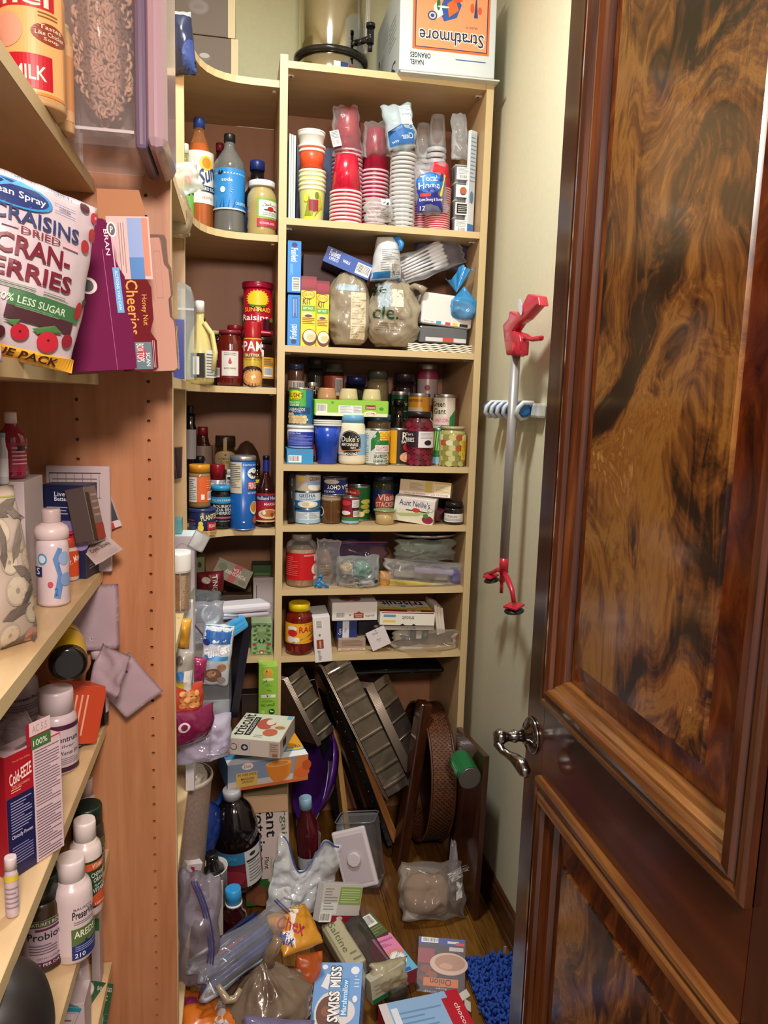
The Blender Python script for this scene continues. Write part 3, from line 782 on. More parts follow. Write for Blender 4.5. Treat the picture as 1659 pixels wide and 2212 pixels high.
t_ = cyl('paper_cup_stack', 'stack of green patterned paper cups in a clear bag, under the white and orange cups', 'cups', 675, 60, 368, z, 2.39,
    [('cup', [(.80, 0), (.82, .02), (.93, .6), (.95, .97)], m('#c9cf7e', .4))] + [('cup_rim', [(.92, v), (1, v+.012), (1, v+.045), (.93, v+.055)], m('#e8e8cf', .35)) for v in (.60, .68, .76, .84, .92)],
    [Po([(.3, .1), (.42, .5), (.55, .3), (.5, .08)], '#8d9a22'), Po([(.55, .1), (.7, .52), (.78, .3)], '#b5ad1e'), Rr(.42, .22, .66, .42, '#8b2a35'), El(.35, .45, .06, .07, '#e4e04a'), El(.62, .5, .05, .06, '#6d7d1c'), Rr(.3, .04, .6, .12, '#d5d22e')], .9, .06)
zb = U[1]+(A(675, 368, 2.39).z-U[1])
cyl('paper_cup', 'orange and white striped paper cup nested in the middle of the cup stack', 'cup', 674, 59, 318, zb, 2.39,
    [('cup', [(.78, 0), (.93, .9)], m('#e4552b', .35)), ('cup_rim', [(.95, .9), (1, .93), (1, 1), (.95, 1)], WHITE), ('cup_rim', [(.93, .70), (.97, .72), (.97, .8), (.93, .82)], WHITE)])
zc = A(674, 318, 2.39).z
cyl('paper_cup', 'plain white ribbed cup topmost of the left cup stack', 'cup', 673, 60, 287, zc, 2.39,
    [('cup', [(.82, 0), (.84, .02), (.9, .62), (.95, .64), (.97, .9)], m('#eceae4', .3)), ('cup_rim', [(.96, .88), (1, .9), (1, 1), (.96, 1), (.9, .9)], WHITE, {'capt': False})])
cu_r = cyl('red_cup_stack', 'short front stack of bright red plastic cups turned upside down', 'cups', 749, 70, 337, z, 2.36, CUPS(9, REDC, PINKW, .56, .67))
cyl('red_cup_stack', 'tallest red cup stack in clear wrap, behind the short front one', 'cups', 753, 67, 237, z, 2.46, CUPS(20, m('#a8112f', .3), m('#d9b3bb', .35), .36, .67))
cyl('red_cup_stack', 'red cup stack in clear wrap, second from the left at the back beside clear cups', 'cups', 813, 60, 280, z, 2.46, CUPS(16, m('#9c1030', .3), m('#e3c4cc', .35), .42, .67))
for (px0, px1, top, nm, lb) in ((716, 790, 228, 'plastic_wrap', 'clear wrap around the tallest red cup stack'), (783, 848, 262, 'plastic_wrap', 'clear wrap around the back red cups beside the clear cups')):
    M, W, Hh = frame(A(px0, 340, 2.43), A(px1, 340, 2.43), A(px0+4, top, 2.43)); W*=.96
    tag(pillow(nm, M, W, Hh, .05, FILM, 3, .008, 25, 22, pinch=.25), lb, 'plastic wrap')
t_ = thing('bar_code_sticker', 'small white barcode sticker on the wrapped red cups', 'sticker', frame(A(720, 318, 2.395), A(739, 314, 2.395), A(720, 282, 2.395))[0])
M, W, Hh = frame(A(720, 318, 2.395), A(739, 314, 2.395), A(720, 282, 2.395))
bx('backing', (0, 0, 0), (W, .0006, Hh), m('#dfdcdc', .5), t_); art(t_, [Li(.1, .5, .9, .95, 5, '#444444'), Bc(.1, .08, .9, .45)], FACES['front'](W, 0, Hh))
CCUP = film('#f6fafc', .30, .08, 0, .8)
def clearcups(lab, px, w, top, Y, n=14, h=.25, small=.68, group=None):
    P = [('cup', [(.95, 1-h), (small, .995)], CCUP)]
    for i in range(n):
        v = i*(1-h)/n; P.append(('cup_rim', [(.93, v), (1, v+.006), (1, v+.6*(1-h)/n), (.93, v+.75*(1-h)/n)], film('#f4f8fa', .55, .1), {'capb': False, 'capt': False}))
    return cyl('clear_cup_stack', lab, 'cups', px, w, top, z, Y, P, None, group=group)
clearcups('tall stack of clear plastic cups in the blue and white printed sleeve', 872, 56, 330, 2.37, 18, .02, .9)
clearcups('clear cup stack standing behind the blue-labelled cup bag', 946, 42, 250, 2.48, 16, .25)
clearcups('clear cup stack in wrap between the red cups and the right cup stack', 915, 38, 268, 2.50, 14, .3)
M, W, Hh = frame(A(840, 330, 2.335), A(902, 322, 2.335), A(838, 228, 2.335))
sl = pillow('cup_sleeve', M, W, Hh, .05, film('#cfe3ec', .55, .15, 30), 9, .004, 22, 24, pinch=-.03); tag(sl, 'blue and white printed cup sleeve, tall one in the middle of the cup shelf', 'plastic sleeve')
art(sl, [Rr(.04, .10, .9, .40, '#2f6db5'), Po([(.0, .38), (.5, .52), (.96, .34), (.9, .30), (.3, .38)], '#2f6db5'), Tx('Clear', .45, .2, .85, .32, '#e9f2fb', 'm', .01), Tx('Way', .12, .14, .35, .2, '#e9f2fb', 'm'), El(.82, .45, .09, .05, '#e9f2fb'), El(.82, .45, .07, .04, '#3f79bb'), Rr(.5, .5, .92, .92, '#dbe9ef'), Tx('Tumblers', .52, .68, .9, .74, '#5a7487', 180), Li(.5, .8, .9, .9, 3, '#7890a0')], onto(sl, W, Hh, .002), step=.05)
M, W, Hh = frame(A(787, 479, 2.325), A(848, 482, 2.325), A(790, 427, 2.325))
cb = pillow('crumpled_wrapper', M, W, Hh, .05, film('#e6eaec', .45, .12, 40), 14, .014, 30, 22); tag(cb, 'crumpled clear wrapper with a black and white label beside the red cups', 'wrapper')
art(cb, [Rr(.55, .62, .85, .98, '#f0f0ee'), Rr(.6, .64, .8, .78, '#222222'), Tx('12', .6, .8, .75, .95, '#222', 0), Li(.5, .15, .9, .4, 4, '#777')], onto(cb, W, Hh), step=.05)
cyl('red_cup_stack', 'red cups with pink rims in the blue and purple labelled bag', 'cups', 949, 54, 355, z, 2.37, CUPS(20, m('#cf2140', .3), m('#e9b7bd', .35), .38, .7))
cyl('red_cup_stack', 'pink-rimmed cup stack half hidden left of the blue labelled bag', 'cups', 914, 40, 400, z, 2.42, CUPS(16, m('#b8374f', .3), m('#e0b4bc', .35), .3, .7))
M, W, Hh = frame(A(899, 462, 2.318), A(966, 462, 2.318), A(903, 350, 2.318))
tb = pillow('cup_bag', M, W, Hh, .05, film('#dfe5ee', .3, .1, 40), 5, .008, 22, 24); tag(tb, 'clear cup bag with blue oval label in front of pink-rimmed cups', 'plastic bag')
art(tb, [Po([(.02, .02), (.85, .03), (1.0, .72), (.8, .75), (.55, .5), (.02, .45)], '#27308f'), El(.4, .56, .42, .2, '#1a62b8'), El(.4, .57, .36, .16, '#2f86d6'), Tx('Total', .12, .58, .62, .7, '#fff', 0, .03), Tx('Home', .06, .44, .7, .57, '#fff', 0, .03), Rr(.1, .30, .42, .36, '#d43a2e'), Tx('Extra Strong & Sturdy', .08, .2, .8, .27, '#fff'), Po([(.7, .3), (.78, .3), (.95, .72), (.88, .74)], '#f3c93c'), Tx('12', .1, .05, .25, .13, '#fff'), Po([(.5, .78), (.9, .72), (.98, .9), (.6, .96)], '#cf2f3a')], onto(tb, W, Hh, .0025), step=.05)
# square deli boxes
pb = A(975, 492, 2.35); pw = (A(1014, 492, 2.35)-pb).x
for i in range(4):
    zz = z+i*.051; t_ = thing('clear_deli_box', ('lowest clear deli box with a barcode sticker in the narrow column', 'second lowest clear deli box, with a black square sticker', 'third clear deli box, with an orange emblem sticker', 'topmost clear deli box with a barcode sticker in the narrow column')[i], 'container', (pb.x+.002, 2.35, zz), None, 'clear deli boxes in a column')
    bm = bmesh.new(); lathe(bm, [(pw/2*1.0, 0), (pw/2*1.12, .045), (pw/2*1.2, .046), (pw/2*1.2, .050)], 4, 0, Matrix.Translation((pw/2, pw/2, 0)) @ Matrix.Rotation(pi/4, 4, 'Z')); 
    link('container_body', bm, film('#dfe6ea', .5, .12), t_)
    its = [[Rr(0, 0, 1, 1, '#eef0f0'), Li(.1, .45, .9, .95, 5, '#555'), Bc(.2, .05, .8, .4)], [Rr(0, 0, 1, 1, '#e4e8e8'), Rr(.1, .1, .9, .9, '#151515'), Li(.2, .2, .8, .8, 4, '#ddd')], [Rr(0, 0, 1, 1, '#eef0f0'), El(.5, .5, .25, .35, '#b0633a'), Rr(.35, .2, .65, .3, '#2b4d97')], [Rr(0, 0, 1, 1, '#eef0f0'), Li(.1, .45, .9, .95, 5, '#555'), Bc(.2, .05, .8, .4)]][i]
    art(t_, its, (lambda pw: lambda u, v, k: Vector((.006+u*(pw-.012), -.0065-k*.00004, .004+v*.036)))(pw), 'sticker')
M, W, Hh = frame(A(975, 345, 2.37), A(1013, 345, 2.37), A(978, 245, 2.37))
tag(pillow('plastic_sleeve', M, W, Hh, .03, HAZE, 8, .008, 25, 20, pinch=.2), 'empty top of the clear sleeve above the narrow deli boxes', 'plastic sleeve')
t_ = sbox('flat_packet', 'flat white and blue packet standing against the right side of the cup shelf', 'packet', 1018, 1037, 280, z, 2.34, .012, '#dbe4ec', {'front': [Rr(.05, .3, .95, .97, '#c2d4e0'), Li(.1, .5, .9, .95, 12, '#8097a8'), El(.5, .36, .3, .06, '#6a8aa8'), Rr(0, 0, 1, .1, '#4a7fc0')]}, yaw=.5)

# ================================================================ second shelf
z = U[2]+.0008
FUN = '#1d86dc'
fa = [Rr(0, .02, 1, .98, FUN), El(.5, .92, .22, .05, '#1c2c78'), Tx('Funfetti', .25, .60, .75, .86, '#ffffff', -90, .03), Li(.2, .34, .4, .56, 3, '#9fd0f5', True), Bc(.35, .04, .95, .30, True)]
fb = [Rr(0, .02, 1, .98, FUN), El(.5, .08, .22, .05, '#1c2c78'), Tx('Funfetti', .2, .14, .75, .42, '#ffffff', 90, .03), Rr(.35, .55, .8, .95, '#1660b2'), Li(.4, .58, .75, .92, 3, '#9fd0f5', True)]
t1 = sbox('cake_mix_box', 'bright blue cake mix box, lower of two at the far left', 'box', 622, 649, 636, z, 2.325, .12, {'all': '#1b78cc'}, {'front': fb}, 'blue cake mix boxes')
zt = A(636, 634, 2.325).z
sbox('cake_mix_box', 'bright blue cake mix box, upper of two at the far left', 'box', 622, 651, 519, zt+.002, 2.325, .12, {'all': '#1b78cc'}, {'front': fa}, 'blue cake mix boxes')
ta = [Rr(0, .80, 1, 1, '#7c1f33')] + [Po([(i*.125, .84+.03*(i % 2)), (i*.125+.12, .84), (i*.125+.12, .95), (i*.125, .97)], '#99293f') for i in range(8)] + [El(.5, .74, .42, .06, '#7c1f33'), El(.5, .74, .39, .05, '#f2dc3c'), Tx('Old El Paso', .14, .72, .86, .765, '#7c1f33', 0, .02), Tx('KIT', .12, .60, .68, .69, '#3a1d10', 0, .05), Rr(.05, .51, .95, .585, '#58a32c'), Tx('SOFT TACO', .14, .53, .8, .565, '#fff'),
      El(.45, .455, .3, .035, '#efe0c0'), El(.5, .44, .25, .02, '#5b2f18'), Li(.1, .32, .9, .42, 4, '#8c2b1e'), El(.6, .13, .5, .12, '#5b2f18'), El(.6, .15, .42, .09, '#f1e4c9'), El(.7, .13, .3, .05, '#d9c08c')]
ktop = {'all': '#f1d21e', 'top': '#7c1f33'}
sbox('taco_kit_box', 'yellow taco kit box with maroon top, left and nearer of the pair', 'box', 651, 684, 596, z, 2.325, .07, ktop, {'front': ta}, 'yellow kit boxes')
sbox('taco_kit_box', 'yellow taco kit box half hidden behind its twin and the tan bag', 'box', 684, 712, 606, z, 2.345, .07, ktop, {'front': ta}, 'yellow kit boxes')
sbox('maroon_box', 'dark maroon box at the back behind the yellow kits', 'box', 655, 745, 548, z, 2.50, .1, '#4a1420', {'front': [Rr(.1, .3, .9, .6, '#5d1b2a')]})
bb = [Rr(0, 0, 1, 1, '#1a4fa6'), Tx('Funfetti', .08, .5, .30, .9, '#fff', 0, .03), Tx('OREO', .1, .25, .3, .45, '#e9eefc', 0, .03), Tx('VANILLA', .38, .42, .54, .62, '#fff'), Bc(.68, .12, .98, .82)]
xbox('cake_mix_box', 'dark blue frosting mix box lying tilted on the tan bag', 'box', ((697, 563, 2.37), (795, 606, 2.36), (703, 528, 2.37)), .12, {'all': '#14285e', 'top': '#8fa4c0'}, {'front': bb})
# flour bag with blue fold
M, W, Hh = frame(A(798, 608, 2.36), A(868, 606, 2.36), A(802, 512, 2.36))
fb_ = pillow('flour_bag', M, W, Hh, .08, m('#d9dde0', .35), 21, .012, 20, 28, pinch=.35, skew=.12); tag(fb_, 'white flour bag with blue band and rolled blue top', 'bag')
art(fb_, [Rr(.05, .0, .98, .18, '#2f7cc0'), Bc(.6, .05, .95, .36), Li(.35, .42, .88, .68, 6, '#8c959c'), Li(.3, .2, .55, .4, 4, '#8c959c')], onto(fb_, W, Hh), step=.05)
bm = bmesh.new(); p = A(845, 520, 2.35); q = A(868, 535, 2.32); tube(bm, [A(838, 524, 2.36), p, A(862, 517, 2.33), A(868, 528, 2.32), A(864, 540, 2.32)], [.006, .010, .009, .008, .006], 10); link('rolled_top', bm, m('#2e86cf', .3), None)
o = bpy.data.objects['rolled_top']; o.parent = fb_; o.matrix_parent_inverse = M.inverted()
TAN = film('#a69a84', .80, .22, 50, .6)
def tiedbag(name, lab, px, py, Y, wpx, hpx, dep, mat, seed, knot=.25, pleat=.08, amp=.016, flat=.85, rot=0, cat='plastic bag', s=14, power=3.2):
    c = A(px, py, Y); sx = (A(px+wpx/2, py, Y)-A(px-wpx/2, py, Y)).length/2; sz = (A(px, py-hpx/2, Y)-A(px, py+hpx/2, Y)).length/2
    M = Matrix.Translation(c) @ Matrix.Rotation(rot, 4, 'Y')
    o = blob(name, (sx, dep, sz), mat, seed, amp, s, 5, None, M, pleat, knot, flat, power); return tag(o, lab, cat)
b1 = tiedbag('grocery_bag', 'tan plastic bag wrapped round a boxy packet, left of two', 752, 670, 2.40, 96, 156, .06, TAN, 31, .75, .05, .014, .98)
sx = .065
art(b1, [Rr(.5, .05, .86, .78, '#d8ccae'), Li(.53, .1, .83, .72, 15, '#a99c80'), Rr(.15, .80, .7, .9, '#a9bccd')], onto(b1, .13, .19, .0006, -.065, -.1), step=.05)
b2 = tiedbag('grocery_bag', 'tan plastic bag with green store lettering, right of two', 850, 678, 2.38, 110, 148, .065, TAN, 37, .6, .07, .018, .98)
art(b2, [Rr(.1, .55, .4, .98, '#9fb0bd'), Rr(.35, .6, .62, .88, '#d3c9b8'), Tx('se', .02, .80, .28, .92, '#23462f', 0, .02), Tx('cle.', .0, .40, .52, .62, '#1d4c34', 0, .03), Li(.06, .22, .5, .36, 4, '#7d7461')], onto(b2, .15, .19, .0006, -.075, -.1), step=.05)
bm = bmesh.new(); tube(bm, [A(885, 625, 2.36), A(897, 618, 2.34), A(908, 622, 2.33), A(917, 630, 2.33)], [.012, .009, .010, .015], 10)
kk = link('bag_knot', bm, TAN, b2); kk.matrix_parent_inverse = b2.matrix_world.inverted()
# cutlery bag, dark stuff behind, foam trays
M, W, Hh = frame(A(868, 612, 2.36), A(1005, 560, 2.40), A(862, 560, 2.36))
cbg = thing('cutlery_bag', 'clear bag of white plastic cutlery lying across the tray stack', 'cutlery bag', M)
for i in range(7):
    bm = bmesh.new(); z0 = .006+i*.0085; lathe(bm, [(.003, 0), (.0042, .05), (.003, .1), (.008, .12), (.008, .15), (.003, .16)], 10, 0, Matrix.Translation((.012, -.004*(i % 3), z0)) @ Matrix.Rotation(pi/2-.02*i, 4, 'Y')); link('plastic_fork', bm, m('#e8e9ee', .3), cbg)
pillow('bag_film', Matrix.Translation((-.01, 0, -.01)), W*1.05, Hh*1.3, .05, FILM, 12, .012, 20, 24, cbg)
M, W, Hh = frame(A(890, 575, 2.44), A(1008, 590, 2.44), A(900, 505, 2.44))
pb_ = pillow('purple_plastic_bag', M, W, Hh, .07, film('#6b607c', .55, .15, 40), 15, .02, 20, 24); tag(pb_, 'crumpled smoky purple bag behind the cutlery bag', 'plastic bag')
blue = tiedbag('blue_knotted_bag', 'bright blue thin plastic bag tied with a knot', 1001, 655, 2.33, 52, 70, .03, film('#2f9be0', .62, .14, 50, .8), 41, .12, .12, .012, 1, 0)
M, W, Hh = frame(A(984, 624, 2.33), A(996, 632, 2.33), A(962, 590, 2.33))
bm = bmesh.new()
base = A(986, 632, 2.33); n = 26; g = []
for i in range(n+1):
    t = i/n; row = []
    tipp = A(962+66*t, 600-32*t+10*sin(t*9), 2.335-.02*sin(t*pi*3))
    for j in range(9):
        s = j/8; q = base.lerp(tipp, s); q.y += .008*sin(t*30)*s; row.append(bm.verts.new(q))
    g.append(row)
for i in range(n):
    for j in range(8):
        f = bm.faces.new((g[i][j], g[i+1][j], g[i+1][j+1], g[i][j+1])); f.smooth = True
sk = link('bag_mouth', bm, film('#2f9be0', .7, .14, 50, .8), blue); sk.matrix_parent_inverse = blue.matrix_world.inverted()
xbox('foam_tray_pack', 'white wrapped tray pack with a colour-printed strip, under the blue bag', 'tray pack', ((908, 697, 2.335), (1018, 712, 2.335), (912, 628, 2.335)), .16, {'all': '#e3e2de'},
     {'front': [Rr(.04, .04, .98, .14, '#f0f0ee'), Rr(.3, .04, .4, .13, '#4a9bd0'), Rr(.48, .04, .58, .13, '#d0405a'), Rr(.62, .04, .72, .13, '#e2cf3c'), Rr(.76, .04, .92, .13, '#222'), Tx('foam trays', .06, .05, .26, .12, '#444'), Rr(.72, .86, .98, .95, '#5d6670')]}, bevel=.008, rough=.35)
t_ = thing('smoky_tray_pack', 'grey clear-lidded pack squeezed between the white trays and the foam plates', 'pack', frame(A(905, 738, 2.34), A(1017, 745, 2.34), A(905, 695, 2.34))[0])
bx('pack_body', (0, 0, 0), (.155, .14, .05), film('#6f7378', .75, .15), t_, .006); bx('band', (.02, -.001, .004), (.15, -.0002, .016), m('#cfcfce', .4), t_); bx('band', (.075, -.0016, .004), (.11, -.0011, .016), m('#c5483e', .4), t_)
for i in range(4):
    c0 = A(880, 757-i*5, 2.325); c1 = A(1036, 757-i*5, 2.325)
    bm = bmesh.new(); g = []
    n = 40
    for k in range(n+1):
        u = k/n; x = c0.x+.004+(c1.x-c0.x-.02)*u; wv = .0012*sin(u*pi*14+i); zz = z+.0015+i*.0062+wv
        g.append([bm.verts.new((x, 2.325+.01*(1-sin(pi*u)**.3), zz)), bm.verts.new((x, 2.48, zz)), bm.verts.new((x, 2.48, zz+.0042)), bm.verts.new((x, 2.325+.01*(1-sin(pi*u)**.3), zz+.0042))])
    for a, b in zip(g, g[1:]):
        for k in range(4): bm.faces.new((a[k], b[k], b[(k+1) % 4], a[(k+1) % 4]))
    bm.faces.new(g[0]); bm.faces.new(list(reversed(g[-1])))
    o = link('foam_plate', bm, m('#e2dfd2', .4)); tag(o, ('lowest', 'second lowest', 'second highest', 'topmost')[i]+' of four cream foam plates with wavy rims at the shelf edge', 'plate', 'wavy rimmed foam plates')

# ================================================================ third shelf
z = U[3]+.0008
sbox('blue_box', 'small light blue box with barcode at the bottom left of the jar shelf', 'box', 620, 677, 970, z, 2.32, .12, '#2f8fc9', {'front': [Rr(0, 0, 1, 1, '#2b95d2'), Tx('FIVE POCKET BAGS', .1, .72, .9, .88, '#8b5a70'), Bc(.06, .1, .55, .58)]})
zt = A(648, 970, 2.32).z
cyl('icing_tub', 'white tub with a dark blue label on the small light blue box', 'tub', 650, 60, 918, zt+.001, 2.38, [('tub', [(.86, 0), (.92, .03), (.97, .86)], m('#dfe0e2', .3)), ('lid', [(1, .86), (1, .94), (.97, .95), (.97, 1)], m('#cfd6d8', .25))],
    [Rr(.14, .08, .9, .72, '#2438a0'), Tx('Nutrition Facts', .18, .62, .5, .7, '#dfe3ff'), Li(.18, .14, .84, .6, 9, '#97a3e0')], .93, .05)
cyl('chickpea_can', 'blue and green can with chickpeas pictured, on the white tub', 'can', 651, 53, 838, A(650, 918, 2.38).z+.001, 2.38, CAN('#2a78b0'),
    [Rr(.1, .5, .62, .95, '#4fae3a'), El(.33, .80, .2, .13, '#f2dc2c'), El(.33, .8, .2, .01, '#f2dc2c'), Tx("BUSH'S", .13, .74, .55, .87, '#141414', 0, .04), Tx('BEST', .25, .68, .42, .72, '#141414'), Tx('REDUCED', .14, .58, .46, .63, '#fff'), Tx('SODIUM', .16, .51, .44, .56, '#fff'), Rr(.1, .33, .75, .48, '#1f4c78'), Tx('GARBANZOS', .12, .38, .6, .46, '#e8eef5'), Tx('Chick Peas', .25, .34, .5, .375, '#e8eef5')] +
    [El(.14+.09*(i % 6)+.04*(i//6 % 2), .08+.07*(i//6), .055, .045, ('#d9bf8d', '#cfb27c', '#e5cf9f')[i % 3]) for i in range(20)], 1)
cyl('small_jar', 'small dark-lidded jar with a pinkish label, top left of the jar shelf', 'jar', 640, 36, 786, z+.21, 2.42, JAR('#5a3a28', '#23304e', '#cdb0a6', .85, .2, .8, .1, .45), [Bc(.35, .14, .85, .42)], 1.02)
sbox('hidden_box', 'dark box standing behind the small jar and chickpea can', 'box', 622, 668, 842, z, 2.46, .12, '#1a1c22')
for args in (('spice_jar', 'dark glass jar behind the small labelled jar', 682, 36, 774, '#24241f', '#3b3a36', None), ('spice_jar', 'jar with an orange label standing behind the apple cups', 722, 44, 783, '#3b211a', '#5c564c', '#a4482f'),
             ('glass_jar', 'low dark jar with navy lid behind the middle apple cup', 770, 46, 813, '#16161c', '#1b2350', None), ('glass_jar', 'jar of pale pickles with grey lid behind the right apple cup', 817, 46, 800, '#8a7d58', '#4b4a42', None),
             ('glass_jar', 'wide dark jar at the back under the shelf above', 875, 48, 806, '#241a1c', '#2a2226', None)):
    nm, lb, px, wd, top, b, l, lab = args
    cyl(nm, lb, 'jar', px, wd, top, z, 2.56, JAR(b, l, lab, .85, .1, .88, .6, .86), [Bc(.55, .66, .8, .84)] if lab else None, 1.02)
cyl('small_can', 'dark can with cream lettering tucked under the left apple cup', 'can', 674, 30, 826, z, 2.46, CAN('#2a2118'), [Tx("BUSH'S", .15, .85, .85, .95, '#e8d9b0', 0, .03)])
cyl('milk_can', 'tall pale can with a dark pink top band at the back right', 'can', 925, 44, 788, z, 2.56, CAN('#b9a8a8', METAL), [Rr(.02, .85, .98, .95, '#8c2f4c'), El(.5, .76, .08, .03, '#8c1f2c'), El(.5, .55, .22, .04, '#8f4a4a'), El(.5, .48, .2, .03, '#c9b3a0'), Tx('EVAPORATED', .2, .4, .8, .44, '#6d5560')])
# apple cups
ap = A(678, 900, 2.36)
acz = A(678, 897, 2.36).z
t_ = thing('apple_cup_pack', 'green sleeved pack of three apple sauce cups turned upside down', 'cup pack', (ap.x, 2.35, acz))
PW = (A(838, 900, 2.36)-ap).x
bm = bmesh.new(); addbox(bm, (0, 0, 0), (PW, .075, .05), 0, None, .004); link('sleeve', bm, m('#8cc63f', .4), t_)
art(t_, [Rr(.02, .0, .98, .98, '#93c83f'), Rr(.02, 0, .98, .2, '#dfe8c8'), Bc(.03, .18, .17, .72), Rr(.32, .16, .63, .66, '#e6e8e2'), Li(.34, .2, .5, .62, 6, '#889'), Li(.52, .2, .62, .62, 6, '#667'), El(.24, .82, .02, .08, '#5c9a2c'), Rr(.68, .45, .82, .72, '#8b2a20'), Tx('Unsweetened', .69, .5, .81, .66, '#f2e3d0'), El(.75, .2, .09, .16, '#e6d43c'), El(.75, .2, .08, .13, '#faf6da'), Tx('SMALLOW', .69, .14, .81, .26, '#1d1d1d', 180, .03), El(.9, .5, .03, .1, '#4c8f2b')], FACES['front'](PW, .07, .05))
for i, (px, c) in enumerate(((708, '#b88a62'), (755, '#cfc08f'), (806, '#cdc28f'))):
    q = A(px, 868, 2.36); R = .0285
    bm = bmesh.new(); lathe(bm, [(R*1.08, 0), (R*1.04, .01), (R*.93, .034), (R*.88, .037)], 28, 0, Matrix.Translation((q.x-ap.x, .037, .048))); link('sauce_cup', bm, m(c, .22), t_)
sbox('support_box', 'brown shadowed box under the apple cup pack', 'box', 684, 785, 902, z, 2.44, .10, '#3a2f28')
# blue cups
cyl('blue_cup_stack', 'stack of blue plastic cups with white rims at the front of the jar shelf', 'cups', 708, 61, 907, z, 2.36,
    [('cup', [(.66, 0), (.68, .01), (.78, .40), (.80, .41), (.80, .44), (.82, .45), (.82, .48), (.84, .49), (.93, .87)], m('#1f48b8', .25)),
     ('cup_rim', [(.93, .865), (1, .875), (1, .90), (.94, .91)], WHITE), ('cup_rim', [(.93, .915), (1, .925), (1, .95), (.94, .955)], WHITE), ('cup_rim', [(.93, .96), (1, .97), (1, .995), (.92, 1), (.88, .9)], WHITE, {'capt': False})])
cyl('red_jar', 'small dark red label jar glimpsed behind the blue cups', 'jar', 682, 24, 935, z, 2.44, JAR('#521820', '#222222', '#a32430'))
cyl('mayonnaise_jar', 'mayonnaise jar with light blue cap and round black label', 'jar', 763, 60, 896, z, 2.36, [
    ('jar_body', [(.88, 0), (.99, .03), (1, .08), (1, .56), (.96, .62), (.86, .80), (.78, .84)], m('#e6dfc4', .2, 0, .4)), ('lid', [(.80, .84), (.80, .98), (.76, 1)], m('#6fb0dc', .3)),
    ('paper_label', [(1.012, .2), (1.012, .62)], m('#88b2d8', .4), {'capb': False, 'capt': False})],
    [Rr(.05, .2, .6, .62, '#d9d2bd'), El(.44, .44, .26, .25, '#141414'), El(.44, .44, .24, .235, '#e9e2cc'), El(.44, .44, .235, .23, '#141414'), Tx("Duke's", .24, .46, .64, .58, '#ece4c6', 0, .02), Tx('MAYONNAISE', .25, .375, .63, .44, '#f6f2e6', 0, .03), Tx('light', .46, .32, .58, .365, '#f6f2e6'), Po([(.2, .28), (.68, .33), (.68, .29), (.22, .25)], '#e89a4a'), Tx('SMOOTH', .33, .215, .55, .245, '#f6f2e6')], 1.015)
cyl('sweetcorn_can', 'sweetcorn can standing upside down at the front between mayonnaise and yellow can', 'can', 816, 51, 926, z, 2.345, CAN('#dfe4dc'),
    [Po([(.33, .40), (.95, .25), (.95, .95), (.5, .95), (.33, .7)], '#1f7a3a'), Po([(.42, .95), (.95, .55), (.95, .95)], '#f0b92e')] + [El(.6+.07*(i % 5), .72+.06*(i//5), .04, .035, ('#f4c63c', '#e8ac28')[i % 2]) for i in range(19)] + [Rr(.45, .37, .85, .56, '#e6e0e0'), Tx('CREAM STYLE', .48, .47, .82, .53, '#a3253a', 180), Tx('SWEET CORN', .48, .4, .82, .46, '#a3253a', 180), Tx('Green', .42, .05, .85, .16, '#15401f', 180, .03), Tx('Giant', .42, .18, .8, .3, '#15401f', 180, .03), Li(.03, .1, .28, .9, 14, '#7f8a86')])
cyl('sauce_jar', 'brown jar with a blue-grey lid behind the upside-down corn can', 'jar', 819, 52, 895, z, 2.43, JAR('#6d5a40', '#3f5f86', None, .9, .12, .86))
cyl('yellow_can', 'yellow and black bean can left of the red cherry jar', 'can', 862, 42, 925, z, 2.36, CAN('#e7a926'), [Rr(.45, .04, 1, .96, '#1c1512'), Tx('R', .62, .7, .8, .9, '#f3ead8', 0, .04), El(.85, .5, .2, .12, '#b3202c'), El(.8, .22, .25, .14, '#d9a67c'), El(.85, .22, .12, .08, '#efe0c4'), Tx('BAKED', .6, .6, .95, .68, '#fff')])
cyl('dark_bottle', 'dark brown sauce bottle with a tall neck behind the yellow can', 'bottle', 862, 50, 862, z, 2.46, BOT('#1a1310', '#0f0d0c', None, .42, .46, .35, .7, .1))
cyl('green_can', 'dark green can in the second row left of the yellow-brown can', 'can', 866, 42, 846, z, 2.54, CAN('#1d5130'), [Tx('Nutrition Facts', .2, .8, .8, .86, '#d9e6d0'), Li(.25, .3, .75, .75, 8, '#7fa688')])
cyl('orange_can', 'ochre can with brown lettering on top of the second row', 'can', 906, 47, 850, z, 2.46, CAN('#dd9c2c'), [Tx("BUSH'S BEANS", .15, .88, .6, .92, '#4a240f'), Rr(.1, .2, .6, .8, '#c9b79d'), Li(.15, .25, .55, .75, 9, '#907a60')])
cyl('sweetcorn_can', 'sweetcorn can standing upright at the back right with white and green label', 'can', 963, 52, 852, z, 2.44, CAN('#ddd6c8'),
    [Tx('Green', .12, .82, .5, .9, '#15401f', 0, .03), Tx('Giant', .18, .72, .52, .8, '#15401f', 0, .03), Po([(.05, .48), (.78, .78), (.78, .48), (.05, .36)], '#2a7d3c'), Rr(.2, .56, .62, .68, '#d8bdbb'), Tx('SWEET CORN', .22, .6, .6, .65, '#a3253a'), Po([(.78, .1), (.95, .1), (.95, .95), (.78, .95)], '#6d3a34')] + [El(.15+.08*(i % 5), .37+.05*(i//5), .045, .035, ('#e8ac28', '#d3921f')[i % 2]) for i in range(15)])
